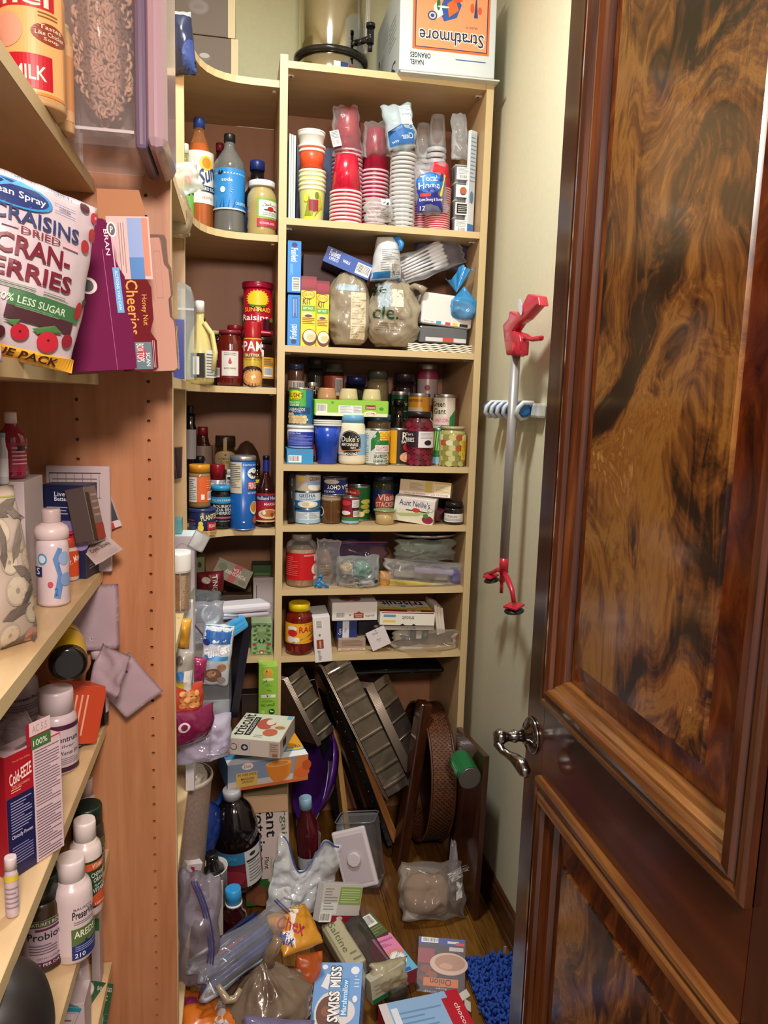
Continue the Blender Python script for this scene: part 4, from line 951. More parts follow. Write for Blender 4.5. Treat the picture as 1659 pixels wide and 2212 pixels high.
cyl('cherry_jar', 'tall jar of dark red cherries with a black lid', 'jar', 906, 61, 889, z, 2.36, JAR(m('#4a0c1c', .1, 0, .6), '#17171a', None, .82, .1, .82) + [('cherries', [(1.004, .10), (1.004, .11)], m('#5d1022', .2))],
    [El(.1+.13*(i % 7)+.06*((i//7) % 2), .06+.1*(i//7), .07, .055, ('#6d1228', '#561022', '#7d1830')[i % 3]) for i in range(54)] + [Rr(.05, .36, .55, .64, '#23161c'), Tx('CHERRIES', .1, .44, .42, .52, '#f0e6ea', 0, .03), Tx('Tart', .22, .56, .4, .61, '#e0cdd4'), Rr(.5, .34, .86, .64, '#ddd8da'), El(.7, .43, .08, .05, '#1c1c1e'), Li(.54, .5, .82, .62, 5, '#999')], 1.0)
cyl('bean_can', 'small green bean can between the cherry jar and the artichoke jar', 'can', 947, 32, 925, z, 2.38, CAN('#2b7a3f'), [Po([(.3+.1*i, .4), (.35+.1*i, .4), (.42+.1*i, .92), (.37+.1*i, .92)], '#9ccb6a') for i in range(4)] + [Rr(.3, .04, .8, .22, '#7fb4cf')])
cyl('artichoke_jar', 'glass jar of pale pickled vegetables with a yellow sticker at the right end', 'jar', 979, 53, 921, z, 2.345, JAR(m('#a8a262', .12, 0, .5), '#a8a07c', None, .86, .07, .86),
    [El(.12+.16*(i % 6)+.07*((i//6) % 2), .08+.13*(i//6), .1, .08, ('#c3be7c', '#8f8d46', '#d9d6b0', '#b0552e')[(i*7) % 4 if i > 20 else (i*3) % 2]) for i in range(36)] + [Rr(.72, .18, .88, .68, '#e9c62c'), Tx('ARTICHOKE', .75, .22, .85, .64, '#4a3a10', 90)], 1.0)
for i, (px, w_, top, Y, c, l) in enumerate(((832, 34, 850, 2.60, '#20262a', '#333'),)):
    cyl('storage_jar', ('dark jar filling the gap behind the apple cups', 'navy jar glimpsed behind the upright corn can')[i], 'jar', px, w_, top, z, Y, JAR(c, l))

# ================================================================ fourth shelf
z = U[4]+.0008
M, W, Hh = frame(A(621, 1131, 2.335), A(634, 1131, 2.335), A(621, 1020, 2.335))
o = pillow('dark_pouch', M, W*1.3, Hh, .05, m('#1b1a1d', .25), 33, .01, 20, 18); tag(o, 'black shiny pouch standing against the left side beside stacked crab cans', 'pouch')
sea = [Rr(.02, .06, .98, .94, '#2c6ea8'), Rr(.02, .5, .98, .94, '#c9dbe8'), Tx('GEISHA', .3, .7, .7, .9, '#141826', 0, .05), El(.52, .3, .26, .2, '#e9e3cf'), El(.48, .3, .1, .12, '#d2c49c'), El(.62, .3, .08, .1, '#f4efdd'), Tx('CRABMEAT', .3, .54, .7, .66, '#5d86b8')]
seab = [Rr(.02, .06, .98, .94, '#2f73ad'), Rr(.02, .06, .98, .3, '#9fc3dc'), Rr(.18, .3, .86, .82, '#d8e2ea'), Li(.22, .34, .5, .78, 6, '#778'), Li(.54, .34, .84, .78, 6, '#556')]
tops = (1097, 1060, 1023)
zc = z
for i, (tp, its, lb) in enumerate(((1097, seab, 'lowest of three stacked blue and white crab cans'), (1060, sea, 'middle of three stacked blue and white crab cans'), (1023, [Rr(.02, .06, .98, .94, '#b9b09a'), El(.35, .75, .1, .12, '#e8b92c'), Tx('GEISHA', .55, .66, .85, .88, '#141826', 0, .05), El(.7, .3, .18, .22, '#e9e3cf'), Rr(.5, .4, .95, .6, '#7fa6cc')], 'topmost of three stacked crab cans, turned to its beige side'))):
    cyl('crab_can', lb, 'can', 664, 57, tp, zc, 2.365, CAN('#2c6ea8'), its, 1); zc = A(664, tp, 2.365).z+.0005
cyl('honey_jar', 'brown honey jar with a fabric cover tied with string', 'jar', 716, 44, 1068, z, 2.36, JAR('#5a3a1c', '#8f8170', None, .88, .1, .84) + [('string', [(.93, .84), (.97, .85), (.97, .87), (.93, .88)], m('#b8a67e', .8)), ('fabric_cover', [(1.02, .80), (.95, .86), (1.0, .90), (.8, 1.0)], m('#9b8468', .8))], [El(.12, .42, .14, .17, '#dfd9c8'), El(.12, .42, .11, .13, '#1a1a1a')], 1.0)
zc = A(716, 1068, 2.36).z
cyl('water_chestnut_can', 'navy can standing upside down on the honey jar', 'can', 724, 56, 1031, zc+.001, 2.37, CAN('#1f2a6b'), [Tx('LA CHOY', .3, .35, .8, .6, '#f2f0ea', 180, .05), El(.4, .8, .2, .14, '#b9b3a0'), Rr(.8, .5, .88, .65, '#eee'), Bc(.8, .15, .92, .4), Tx('WATER', .2, .15, .5, .28, '#cfd3ea', 180)])
cyl('tomato_paste_can', 'small narrow red and green can in front of the tall green can', 'can', 758, 37, 1072, z, 2.345, CAN('#8b2430'), [Rr(.55, .62, .92, .9, '#dfe0de'), Li(.6, .66, .88, .86, 5, '#667'), El(.3, .78, .2, .1, '#c23040'), El(.3, .42, .2, .08, '#e4e0d6'), Rr(.02, .06, .98, .26, '#3f7a35'), Rr(.05, .05, .95, .13, '#8fc0d8'), Bc(.6, .28, .92, .5), El(.62, .56, .06, .05, '#222'), El(.8, .56, .06, .05, '#222')])
cyl('pear_can', 'tall green can with pear pictures, behind the narrow red can', 'can', 776, 49, 1048, z, 2.42, CAN('#1f6a33'), [El(.25, .82, .28, .12, '#c12a2a'), Tx('Del Monte', .08, .78, .42, .86, '#f3e2b0', 0, .03), El(.72, .56, .16, .07, '#d7d060'), El(.7, .42, .15, .07, '#c2c24a'), El(.75, .28, .14, .06, '#d7d060'), El(.55, .2, .12, .08, '#e9dfa8')])
cyl('pickle_jar', 'pickle jar with navy label and red badge', 'jar', 829, 46, 1027, z, 2.42, JAR('#2a3020', '#1d2448', '#1a2a5c', .86, .1, .86, .12, .7), [El(.6, .4, .34, .22, '#c2412e'), Tx('Vlasic', .35, .46, .95, .6, '#f3efe2', 0, .04), Tx('STACKERS', .3, .32, .95, .43, '#f3efe2', 0, .04), Rr(.4, .1, .8, .2, '#8b2430')], 1.03)
cyl('fruit_cup', 'single foil-lidded pale fruit cup at the front of the shelf', 'cup', 832, 49, 1098, z, 2.335, [('cup_body', [(.70, 0), (.76, .05), (.88, .86)], film('#cdb27c', .85, .15)), ('foil_lid', [(1, .86), (1, .93), (.8, .95)], m('#8fae7a', .3, .3))])
# beet cup sleeve
p0 = A(846, 1128, 2.35)
t_ = xbox('beet_cup_pack', 'white carton sleeve of beet cups with script lettering and a beet', 'cup pack', ((848, 1122, 2.36), (934, 1136, 2.31), (842, 1068, 2.36)), .075, {'all': '#e2dcd6'},
   {'front': [Rr(0, 0, 1, .5, '#dcd9c2'), Tx('Aunt Nellie’s', .12, .66, .88, .9, '#22306a', 0, .02), Rr(.3, .47, .88, .51, '#1a1a1a'), El(.55, .52, .1, .09, '#c63a3a'), El(.86, .2, .14, .16, '#8e2244'), El(.8, .36, .06, .1, '#3e8a34'), El(.9, .6, .08, .07, '#5fa84a'), El(.9, .6, .065, .055, '#e2dcd6'), Po([(.0, .3), (.5, .4), (.9, .5), (.6, .3), (.2, .2)], '#a9bb7a')]}, bevel=.002)
bm = bmesh.new(); lathe(bm, [(.02, 0), (.028, .03), (.032, .032), (.032, .035)], 24, 0, Matrix.Translation((t_['_w']+.002, .045, .012)) @ Matrix.Scale(.8, 4, (1, 0, 0))); link('beet_cup', bm, film('#6d2a3a', .7, .12), t_)
xbox('pasta_side_box', 'tan and yellow box lying tilted on the beet cup pack', 'box', ((862, 1066, 2.38), (972, 1076, 2.32), (880, 1035, 2.38)), .07, {'all': '#cdb98f', 'front': '#cbb794', 'top': '#c9b27a', 'bottom': '#e9e4da'},
   {'front': [Rr(0, 0, 1, .22, '#e9e2d8'), Tx('BUNDLE BIT ZONE', .1, .05, .5, .17, '#a53a3a', 180), Tx('BUNDLE BIT', .62, .05, .95, .17, '#a53a3a', 180), Rr(.18, .3, .5, .85, '#bfae88'), Li(.2, .34, .46, .8, 5, '#8f7f62'), Rr(.5, .25, .64, .95, '#b7a52c'), Rr(.68, .22, 1, .98, '#d8c9a2'), Rr(.68, .82, 1, .98, '#c8a13a'), Li(.7, .3, .96, .76, 6, '#a08a5c')]})
cyl('seasoning_jar', 'short dark jar with a white label at the right end of the can shelf', 'jar', 981, 40, 1084, z, 2.34, JAR('#1a1512', '#191513', '#dedad4', .86, .22, .74, .12, .5), [Tx('TUSCAN', .3, .34, .62, .42, '#333'), Li(.2, .18, .8, .3, 2, '#999')], 1.02)
cyl('dark_bottle', 'dark bottle with an amber cap behind the short white-labelled jar', 'bottle', 972, 30, 1034, z, 2.5, BOT('#17110e', '#8c7b3a', None, .5, .52))
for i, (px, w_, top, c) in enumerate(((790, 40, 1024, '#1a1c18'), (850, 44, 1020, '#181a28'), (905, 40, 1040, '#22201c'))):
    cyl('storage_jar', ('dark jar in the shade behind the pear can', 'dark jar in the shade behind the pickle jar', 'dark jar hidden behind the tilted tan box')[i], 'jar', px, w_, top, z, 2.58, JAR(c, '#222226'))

# ================================================================ fifth shelf
z = U[5]+.0008
t_ = cyl('peanut_jar', 'clear plastic jar of peanuts with a big red label', 'jar', 652, 66, 1152, z, 2.37, [
    ('nuts', [(.93, .01), (.97, .05), (.97, .70), (.93, .72)], wood('nut_fill', '#8f6a42', '#d3b183', (1, 1, 1), .6, 0, 180, 0, .5)), ('jar_body', [(.9, 0), (1, .04), (1, .74), (.94, .82), (.62, .9)], CL, {'capb': False, 'capt': False}), ('lid', [(.66, .88), (.66, 1)], m('#8a8278', .3)),
    ('paper_label', [(1.012, .14), (1.012, .66)], m('#c4161c', .35), {'capb': False, 'capt': False})], [Li(.1, .22, .42, .6, 10, '#de6a66'), Tx('lb', .8, .5, .95, .62, '#fff', 0, .03), El(.82, .34, .1, .1, '#e9d3c4'), El(.9, .28, .08, .07, '#dcbfae'), Tx('GROUND ROASTED', .55, .6, .8, .635, '#f3c9c4'), Rr(.78, .14, .95, .2, '#f3f0ee')], 1.015)
st_ = thing('cone_cup_stack', 'brown paper cone cups nested in a stack, front left', 'cups', (A(702, 1270, 2.38).x, 2.38, z))
R = .0245
for i in range(13):
    bm = bmesh.new(); lathe(bm, [(R*1.0, i*.005), (R*1.04, i*.005+.0015), (R*1.0, i*.005+.0036)], 24, 0); link('cup_rim', bm, m('#8d7355', .7), st_)
bm = bmesh.new(); lathe(bm, [(R, .065), (R*.85, .08), (R*.55, .1), (R*.2, .112)], 24); link('cup', bm, m('#8f765a', .7), st_)
# wrap flaring over it
M, W, Hh = frame(A(674, 1262, 2.34), A(722, 1268, 2.34), A(640, 1160, 2.34))
tag(pillow('plastic_wrap', M, W*1.1, Hh*1.05, .03, FILM, 44, .012, 20, 22, skew=-.1), 'clear plastic wrap sagging over the paper cone cups', 'plastic wrap')
bm = bmesh.new(); rod(bm, A(680, 1268, 2.315), A(694, 1247, 2.315), .004); rod(bm, A(690, 1255, 2.315), A(709, 1270, 2.315), .0045); rod(bm, A(694, 1247, 2.315), A(691, 1243, 2.315), .006); rod(bm, A(684, 1262, 2.315), A(694, 1268, 2.315), .005)
tag(link('bag_clip', bm, m('#1b7fc4', .3)), 'small blue plastic clip at the shelf edge beside the peanut jar', 'clip')
M, W, Hh = frame(A(712, 1228, 2.39), A(832, 1228, 2.39), A(712, 1168, 2.39))
zb_ = thing('muffin_bag', 'smoky purple zip bag of round brown muffin cases', 'zip bag', M)
for i in range(3):
    bm = bmesh.new(); lathe(bm, [(.022, 0), (.026, .006), (.027, .02), (.024, .028)], 24, 0, Matrix.Translation((.03+i*.05, .01, .004))); link('muffin', bm, m(('#5f4434', '#6d4f3b', '#57402f')[i], .7), zb_)
pillow('bag_film', Matrix.Translation((-.004, .012, -.006)), W*1.06, Hh*1.05, .06, film('#7a5f78', .38, .12, 30, .8), 51, .01, 20, 24, zb_); seam(zb_, W, Hh, 'top', ('#7d3f5c', '#2f2a6a'), .0018, .002, T=.012)
sbox('storage_bag_box', 'navy box behind the purple zip bag', 'box', 718, 800, 1152, z, 2.5, .1, '#1c2350')
M, W, Hh = frame(A(726, 1274, 2.34), A(818, 1272, 2.34), A(730, 1200, 2.34))
cr = thing('trinket_bag', 'crumpled clear bag holding a green and a beige bundle', 'plastic bag', M)
blob('green_bundle', (.028, .02, .032), m('#2f7c62', .4), 61, .008, 30, 4, cr, Matrix.Translation((W*.62, .02, Hh*.55)), power=2.2); blob('beige_bundle', (.02, .018, .02), m('#b8a06d', .6), 62, .008, 40, 4, cr, Matrix.Translation((W*.25, .02, Hh*.6)), power=2.2)
crf = pillow('bag_film', Matrix.Identity(4), W, Hh, .07, film('#dbe0e4', .30, .1, 45, .9), 63, .02, 24, 34, cr)
art(cr, [Po([(.35, .3), (.8, .35), (.85, .15), (.45, .08)], '#d8dede'), Tx('green', .45, .2, .75, .26, '#2c4f4a'), El(.9, .28, .05, .06, '#222')], onto(crf, W, Hh), step=.05)
M, W, Hh = frame(A(816, 1270, 2.35), A(842, 1272, 2.35), A(814, 1232, 2.35))
tag(pillow('snack_pouch', M, W, Hh, .03, m('#c98a3a', .35), 64, .008, 30, 16), 'orange and yellow snack pouch between the two clear bags', 'pouch')
# nested platters
for i, (x0, x1, y0, y1, c) in enumerate(((858, 992, 1152, 1150, '#3c2a30'), (856, 994, 1163, 1158, '#cfc3b4'))):
    a = A(x0, y0, 2.38); b = A(x1, y1, 2.38); cc = (a+b)/2; L = (b-a).length/2
    bm = bmesh.new(); lathe(bm, [(L*.75, -.006), (L*.98, .002), (L, .004), (L, .007), (L*.97, .006), (L*.76, -.002)], 48, 0, None, True, True, .62)
    o = link('platter', bm, m(c, .35)); o.location = (cc.x, 2.43, cc.z); tag(o, ('dark platter topmost under the shelf above', 'pale platter with patterned rim in the right-hand stack')[i], 'platter')
art(bpy.data.objects['platter.001'] if 'platter.001' in bpy.data.objects else o, [Rr(.1+.2*i, 0, .2+.2*i, 1, ('#c9707c', '#6fa08c', '#8c6a9c', '#c9707c')[i]) for i in range(4)], lambda u, v, k: Vector((L*1.002*sin((u-.5)*2.4), -L*.62*cos((u-.5)*2.4)-.0005, .004+v*.003)), step=.05)
M, W, Hh = frame(A(846, 1206, 2.35), A(968, 1210, 2.35), A(840, 1165, 2.35))
bw = thing('bowl_bag', 'green oval bowl in a clear bag beneath the platters', 'bowl', (A(918, 1200, 2.35).x, 2.42, A(918, 1206, 2.35).z))
bm = bmesh.new(); lathe(bm, [(.03, 0), (.05, .004), (.078, .03), (.092, .05), (.089, .05), (.07, .028)], 40, 0, None, True, False, .7); link('bowl', bm, m('#5d6d55', .3), bw)
pillow('bag_film', Matrix.Translation((-.10, -.07, -.008)), .20, .07, .06, film('#b4bbb0', .3, .12, 40, .8), 66, .012, 22, 24, bw)
# pasta packet bag
M, W, Hh = frame(A(832, 1262, 2.335), A(1005, 1274, 2.335), A(838, 1205, 2.335))
pg = thing('pasta_bag', 'long clear bag with a yellow noodle packet and a purple package', 'plastic bag', M)
bx('noodle_packet', (.012, .004, -.008), (W*.80, .018, .017), m('#d9bf3a', .35), pg, .005, Matrix.Rotation(.03, 4, 'Y'))
art(pg, [Rr(0, .0, .12, 1, '#3f8fc9'), Rr(.12, 0, .66, 1, '#e3c934'), Tx('fine noodle', .2, .52, .5, .92, '#5a4a12'), Tx('style pasta', .24, .1, .46, .46, '#5a4a12'), Rr(.66, 0, 1, 1, '#d8cfa6'), Li(.68, .1, .95, .9, 4, '#8f8450')], lambda u, v, k: Vector((.014+u*(W*.78), -.0008-k*.00004+.006, -.008+v*.02)))
bx('grey_packet', (.03, .02, .02), (W*.8, .05, .046), m('#8a8478', .4), pg, .006); bx('purple_packet', (W*.84, .01, .006), (W*.99, .05, .056), m('#3b2f86', .35), pg, .006); bx('lilac_packet', (W*.35, .012, .04), (W*.85, .03, .06), m('#9a8fb4', .4), pg, .006)
pillow('bag_film', Matrix.Translation((-.01, .01, -.012)), W*1.06, Hh*1.12, .07, film('#e2e2e2', .2, .08, 35, .9), 68, .014, 18, 36, pg)

# ================================================================ sixth shelf
z = U[6]+.0008
cyl('pasta_sauce_jar', 'large red pasta sauce jar with a yellow lid, at the front left', 'jar', 647, 58, 1301, z, 2.345, JAR(m('#6b140c', .1, 0, .5), '#e8c91c', '#e9b52c', .74, .14, .78, .24, .64, .80),
    [Rr(.02, .24, .98, .64, '#e9a92a'), El(.33, .54, .12, .05, '#eceae2'), El(.34, .45, .12, .07, '#c8242a'), El(.3, .32, .1, .06, '#e8e3d3'), El(.44, .32, .08, .05, '#f0ecdd'), Po([(.3, .27), (.95, .48), (.95, .42), (.35, .24)], '#2f7a34'), Po([(.45, .24), (.95, .42), (.95, .24)], '#b83226'), Tx('RAGU', .50, .46, .98, .58, '#c41e24', 0, .05), Tx('Old World Style', .62, .6, .95, .63, '#5a2a12')], 1.02)
cyl('pasta_sauce_jar', 'second red sauce jar with a yellow lid hidden behind the front one', 'jar', 643, 50, 1290, z, 2.46, JAR('#3f100a', '#7d6d18', None, .74, .12, .8))
wal = [Rr(0, 0, 1, 1, '#e2ddd9'), Bc(.08, .1, .28, .48), Rr(.48, .12, .7, .4, '#8f3d22'), Po([(.46, .3), (.59, .5), (.72, .3)], '#a3512e'), Tx('CINNAMON', .5, .26, .68, .34, '#f3e4d4', 180), Tx('CRUNCH', .52, .16, .66, .23, '#f3e4d4', 180), Tx('goodlife', .74, .16, .94, .32, '#55504c', 180), El(.4, .3, .02, .05, '#777')]
sbox('cereal_bar_box', 'white box with a barcode lying under the shelf, with cookies on its top', 'box', 718, 815, 1302, A(760, 1341, 2.33).z, 2.335, .13, {'all': '#dcd8d6', 'top': '#d3cfd2'}, {'front': wal, 'top': [El(.35, .35, .16, .2, '#8a4030'), El(.55, .3, .12, .18, '#93503a')]})
xbox('cereal_bar_box', 'white box standing on its end at the shelf edge beside the sauce jar', 'box', ((681, 1432, 2.30), (718, 1428, 2.30), (677, 1334, 2.30)), .13, {'all': '#e0dcda', 'top': '#e9ecec'}, {'front': [Tx('goodlife', .15, .04, .4, .26, '#55504c', -90), Rr(.15, .3, .55, .5, '#8f3d22'), Tx('CINNAMON', .3, .32, .42, .48, '#f3e4d4', -90), Bc(.15, .74, .55, .92, True), El(.35, .6, .06, .03, '#777')]})
xbox('cracker_box', 'white and green cracker box lying upside down with its lid side up', 'cracker box', ((820, 1350, 2.315), (938, 1352, 2.315), (818, 1322, 2.315)), .15, {'all': '#e6e3d6', 'bottom': '#b5aca2'},
   {'front': [Tx('triscuit', .4, .42, .62, .72, '#33333a', 180, .03), Rr(.06, .62, .28, .82, '#5f9aa8'), Rr(.06, .22, .28, .4, '#e2c45a'), Po([(.36, 0), (.42, .14), (.46, 0)], '#1c1c1c'), Po([(.58, 0), (.62, .14), (.66, 0)], '#1c1c1c'), Rr(.02, .93, .98, 1, '#8c1f2e')],
    'top': [Rr(0, .05, 1, .22, '#8c1f2e'), Tx('FAMILY SIZE!', .5, .07, .75, .2, '#f2e9d0', 180, .03), Po([(0, .22), (1, .22), (1, .5), (.6, .3), (0, .45)], '#c9cc58'), Tx('triscuit', .12, .55, .92, .95, '#1a1a1a', 180, .05), El(.5, .5, .05, .1, '#5f9ac0')]})
xbox('cracker_box_sleeve', 'grey underside carton beneath the upside-down cracker box', 'carton', ((822, 1361, 2.32), (937, 1362, 2.32), (822, 1352, 2.32)), .14, '#a79e95', {'front': [Tx('BEST BY', .45, .3, .65, .8, '#666', 180)]})
for i in range(3):
    xbox('paper_plate', ('left', 'middle', 'right')[i]+' one of three fluted paper plates on edge beside the cracker box', 'plate', ((944+i*6, 1372-i*2, 2.34), (950+i*6, 1371-i*2, 2.34), (950+i*7, 1306+i*3, 2.34)), .12, '#d9cfc0', None, 'paper plates on edge', bevel=.002)
sbox('gift_box', 'small blue box with a white tag under the barcoded white box', 'box', 728, 772, 1341, A(750, 1381, 2.36).z, 2.35, .08, '#23356e', {'front': [Rr(.28, .06, .6, .98, '#d3d3dc'), Tx('Care', .08, .3, .22, .6, '#e9e9f0', 90), Tx('tag', .36, .4, .5, .6, '#777', 90)]})
sbox('recipe_box', 'tan box with upside-down print under the small blue box', 'box', 731, 790, 1381, z+.001, 2.335, .1, '#a58f7c', {'front': [Rr(0, 0, 1, .22, '#cfbfae'), Tx('BUNDLE BIT ZONE', .1, .05, .9, .17, '#8c2f2f', 180), Li(.12, .38, .88, .9, 5, '#6d5a4c')]})
sbox('dark_box', 'black box behind the tilted square card', 'box', 774, 822, 1343, z+.03, 2.37, .1, '#15161c', {'front': [Rr(.1, .1, .9, .2, '#b08a3a'), El(.8, .7, .1, .08, '#888')]})
sbox('dark_box', 'black carton on the shelf under the dark tagged boxes', 'box', 792, 900, 1378, z, 2.42, .08, '#1d1712')
M, W, Hh = frame(A(806, 1407, 2.315), A(845, 1389, 2.315), A(791, 1368, 2.315))
bm = bmesh.new(); addbox(bm, (0, 0, 0), (W, .0012, Hh), 0); cd = thing('square_card', 'small square white card leaning tilted on the shelf', 'card', M); link('card_stock', bm, m('#d9d2d4', .45), cd)
art(cd, [Tx('Grey', .3, .72, .6, .86, '#555', 0, .02), Tx('thank', .38, .42, .62, .5, '#777'), Tx('you', .44, .3, .56, .38, '#777'), El(.52, .92, .04, .04, '#999')], FACES['front'](W, 0, Hh))
sbox('tagged_box', 'small black box with a white tag right of the square card', 'box', 888, 926, 1362, z+.028, 2.35, .06, '#14161c', {'front': [Rr(.3, .05, .6, .98, '#c9c4c4'), Tx('Care', .72, .3, .88, .7, '#ddd', 90)]})
M, W, Hh = frame(A(846, 1406, 2.33), A(985, 1402, 2.33), A(840, 1362, 2.33))
tag(pillow('clear_tray_bag', M, W, Hh, .08, film('#d8d0c4', .16, .08, 30, .9), 71, .012, 16, 24), 'clear plastic bag spread over the right end of the shelf', 'plastic bag')

def cyz(name, label, cat, px, wpx, top, base, z, parts, its=None, rf=1.0, taper=0, group=None, turn=0, seg=32):
    """upright round thing located by where its foot touches height z"""
    q = AZ(px, base, z); R = (A(px+wpx/2, base, q.y)-A(px-wpx/2, base, q.y)).length/2; Y = q.y+R
    return cyl(name, label, cat, px, wpx*1.0, top, z, Y, parts, its, rf, taper, group, turn, seg)
# ================================================================ corner unit
# cartons on the very top
z = C[0]+.001
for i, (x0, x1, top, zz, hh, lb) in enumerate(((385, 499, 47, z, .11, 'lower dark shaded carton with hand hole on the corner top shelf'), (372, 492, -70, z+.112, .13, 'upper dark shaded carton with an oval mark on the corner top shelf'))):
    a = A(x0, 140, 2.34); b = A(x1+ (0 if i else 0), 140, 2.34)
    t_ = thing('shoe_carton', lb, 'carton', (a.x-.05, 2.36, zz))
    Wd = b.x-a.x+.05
    bm = bmesh.new(); addbox(bm, (0, 0, 0), (Wd, .26, hh), 0, None, .002); link('carton', bm, m('#5f544a', .7), t_)  # cardboard colour darkened to stand in for the shade on these cartons
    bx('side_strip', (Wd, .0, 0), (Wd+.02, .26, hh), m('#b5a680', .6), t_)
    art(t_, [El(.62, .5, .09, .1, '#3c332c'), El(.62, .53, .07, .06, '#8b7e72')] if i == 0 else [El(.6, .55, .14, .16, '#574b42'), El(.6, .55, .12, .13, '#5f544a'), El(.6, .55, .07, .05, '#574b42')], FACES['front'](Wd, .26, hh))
M, W, Hh = frame(A(374, 163, 1.93), A(426, 163, 1.93), A(374, 24, 1.93))
o = pillow('snack_bag', M, W, Hh, .05, None, 80, .006, 18, 20, mats=[m('#1b2039', .3), film('#e6e8ea', .35, .1)], matf=lambda u, v, s: 1 if v > .86 else 0); tag(o, 'navy blue zip bag with a clear edge, high beside the cereal container', 'bag')
art(o, [El(.95, .18, .5, .32, '#27386e')], onto(o, W, Hh), step=.05)

z = C[1]+.001
SUN = film('#e8a060', .25, .06, 0, .8)
cyl('orange_soda_bottle', 'two litre orange soda bottle with a blue cap and white label', 'bottle', 430, 64, 256, z, 2.42, BOT(m('#b5551c', .12, 0, .5), '#23408c', '#e4e0d4', .34, .38, .62, .86, .075, .26, .70, SUN, .78),
    [El(.66, .6, .16, .06, '#f0c23a'), El(.66, .6, .1, .045, '#ef8a26'), Tx('Sun', .5, .44, .86, .58, '#23346e', 15, .05), Rr(.5, .36, .98, .41, '#1d2442'), Tx('ZERO SUGAR', .54, .37, .95, .40, '#fff'), Tx('calories', .56, .30, .8, .33, '#c98')], 1.02)
cyl('club_soda_bottle', 'tall clear soda bottle with a bright blue wrap label and dark cap', 'bottle', 496, 69, 291, z, 2.40, BOT(m('#26282a', .1, 0, .5), '#17191c', '#2a86cf', .32, .36, .66, .86, .07, .24, .64, film('#8a8a88', .5, .08, 0, .8), .70, .06),
    [Rr(.02, .585, .98, .64, '#b8c3cb'), El(.3, .60, .07, .028, '#16202c'), Tx('soda', .34, .51, .56, .545, '#eaf5fb'), El(.36, .43, .055, .03, '#cfe2ea')] + [Po([(.42+.1*cos(a), .44+.045*sin(a)), (.44+.16*cos(a), .44+.07*sin(a)), (.43+.1*cos(a+.12), .44+.045*sin(a+.12))], '#d6ecf5') for a in (-.6, -.2, .2, .6, 1.0)] + [Po([(.1+.09*i, .25), (.13+.09*i, .25), (.12+.09*i+.03*(i % 3), .36)], '#12508c') for i in range(6)] + [Tx('CALORIE FREE', .62, .29, .9, .32, '#d5ecf8'), Rr(.02, .24, .98, .255, '#c7d0d5')], .985)
cyl('apple_sauce_jar', 'jar of pale apple sauce with a white lid and a fruit label', 'jar', 566, 64, 394, z, 2.375, [('jar_body', [(.92, 0), (1, .03), (.96, .12), (1, .15), (.96, .33), (.99, .36), (.96, .52), (1, .55), (1, .70), (.93, .77), (.74, .86), (.74, .90)], m('#b3a36c', .2, 0, .4)), ('lid', [(.86, .89), (.88, .91), (.88, .99), (.84, 1)], m('#dfe3e8', .3))],
    [Rr(.4, .15, .93, .66, '#7fb04a'), Rr(.44, .33, .93, .62, '#e8ebe4'), Po([(.46, .5), (.55, .57), (.7, .59), (.88, .55), (.92, .49), (.88, .5), (.7, .54), (.55, .52)], '#2a2420'), Tx('MUSSELMANS', .5, .525, .9, .565, '#efe7d2', 0, .02, .25), El(.7, .47, .08, .045, '#b3262c'), El(.6, .45, .06, .015, '#2d4a24'), El(.82, .45, .05, .015, '#2d4a24'), Tx('UNSWEETENED', .5, .385, .86, .41, '#53705a'), Tx('APPLE SAUCE', .52, .35, .86, .375, '#53705a'), Rr(.4, .15, .93, .29, '#b5314a'), Tx('NO SUGAR ADDED', .46, .19, .8, .23, '#f3dde0')], 1.0)
cyl('juice_bottle', 'dark juice bottle with a blue cap behind the apple sauce jar', 'bottle', 556, 70, 349, z, 2.47, BOT('#101116', '#1c2f72', '#39406f', .42, .46, .5, .72, .11, .1, .4))
cyl('cola_bottle', 'bottle with a dark red cap behind the blue-labelled soda bottle', 'bottle', 475, 52, 310, z, 2.54, BOT('#2a1512', '#7a1b28', None, .3, .34))
cyl('cider_bottle', 'small bottle with a white cap and green label left of the orange soda', 'bottle', 399, 38, 311, z, 2.38, BOT('#8a8748', '#dde3dc', '#6fae4a', .4, .46, .55, .78, .1, .1, .5), [El(.7, .62, .2, .08, '#e2622a'), Tx('ju', .6, .4, .95, .5, '#223')], 1.01)
M, W, Hh = frame(A(366, 478, 1.80), A(441, 455, 1.80), A(366, 366, 1.80))
o = pillow('plastic_bag', M, W, Hh*.65, .05, film('#dce8ea', .42, .1, 30, .9), 83, .02, 22, 26); o.location.z += .045; tag(o, 'crumpled clear plastic bag sticking out in front of the soda shelf', 'plastic bag')
tag(blob('bagged_bread', (.03, .04, .05), film('#b9a588', .6, .2, 30), 84, .012, 20, 4, None, Matrix.Translation(A(382, 462, 1.82)), flat=.95), 'beige bundle in clear film beside the drilled panel', 'bundle')

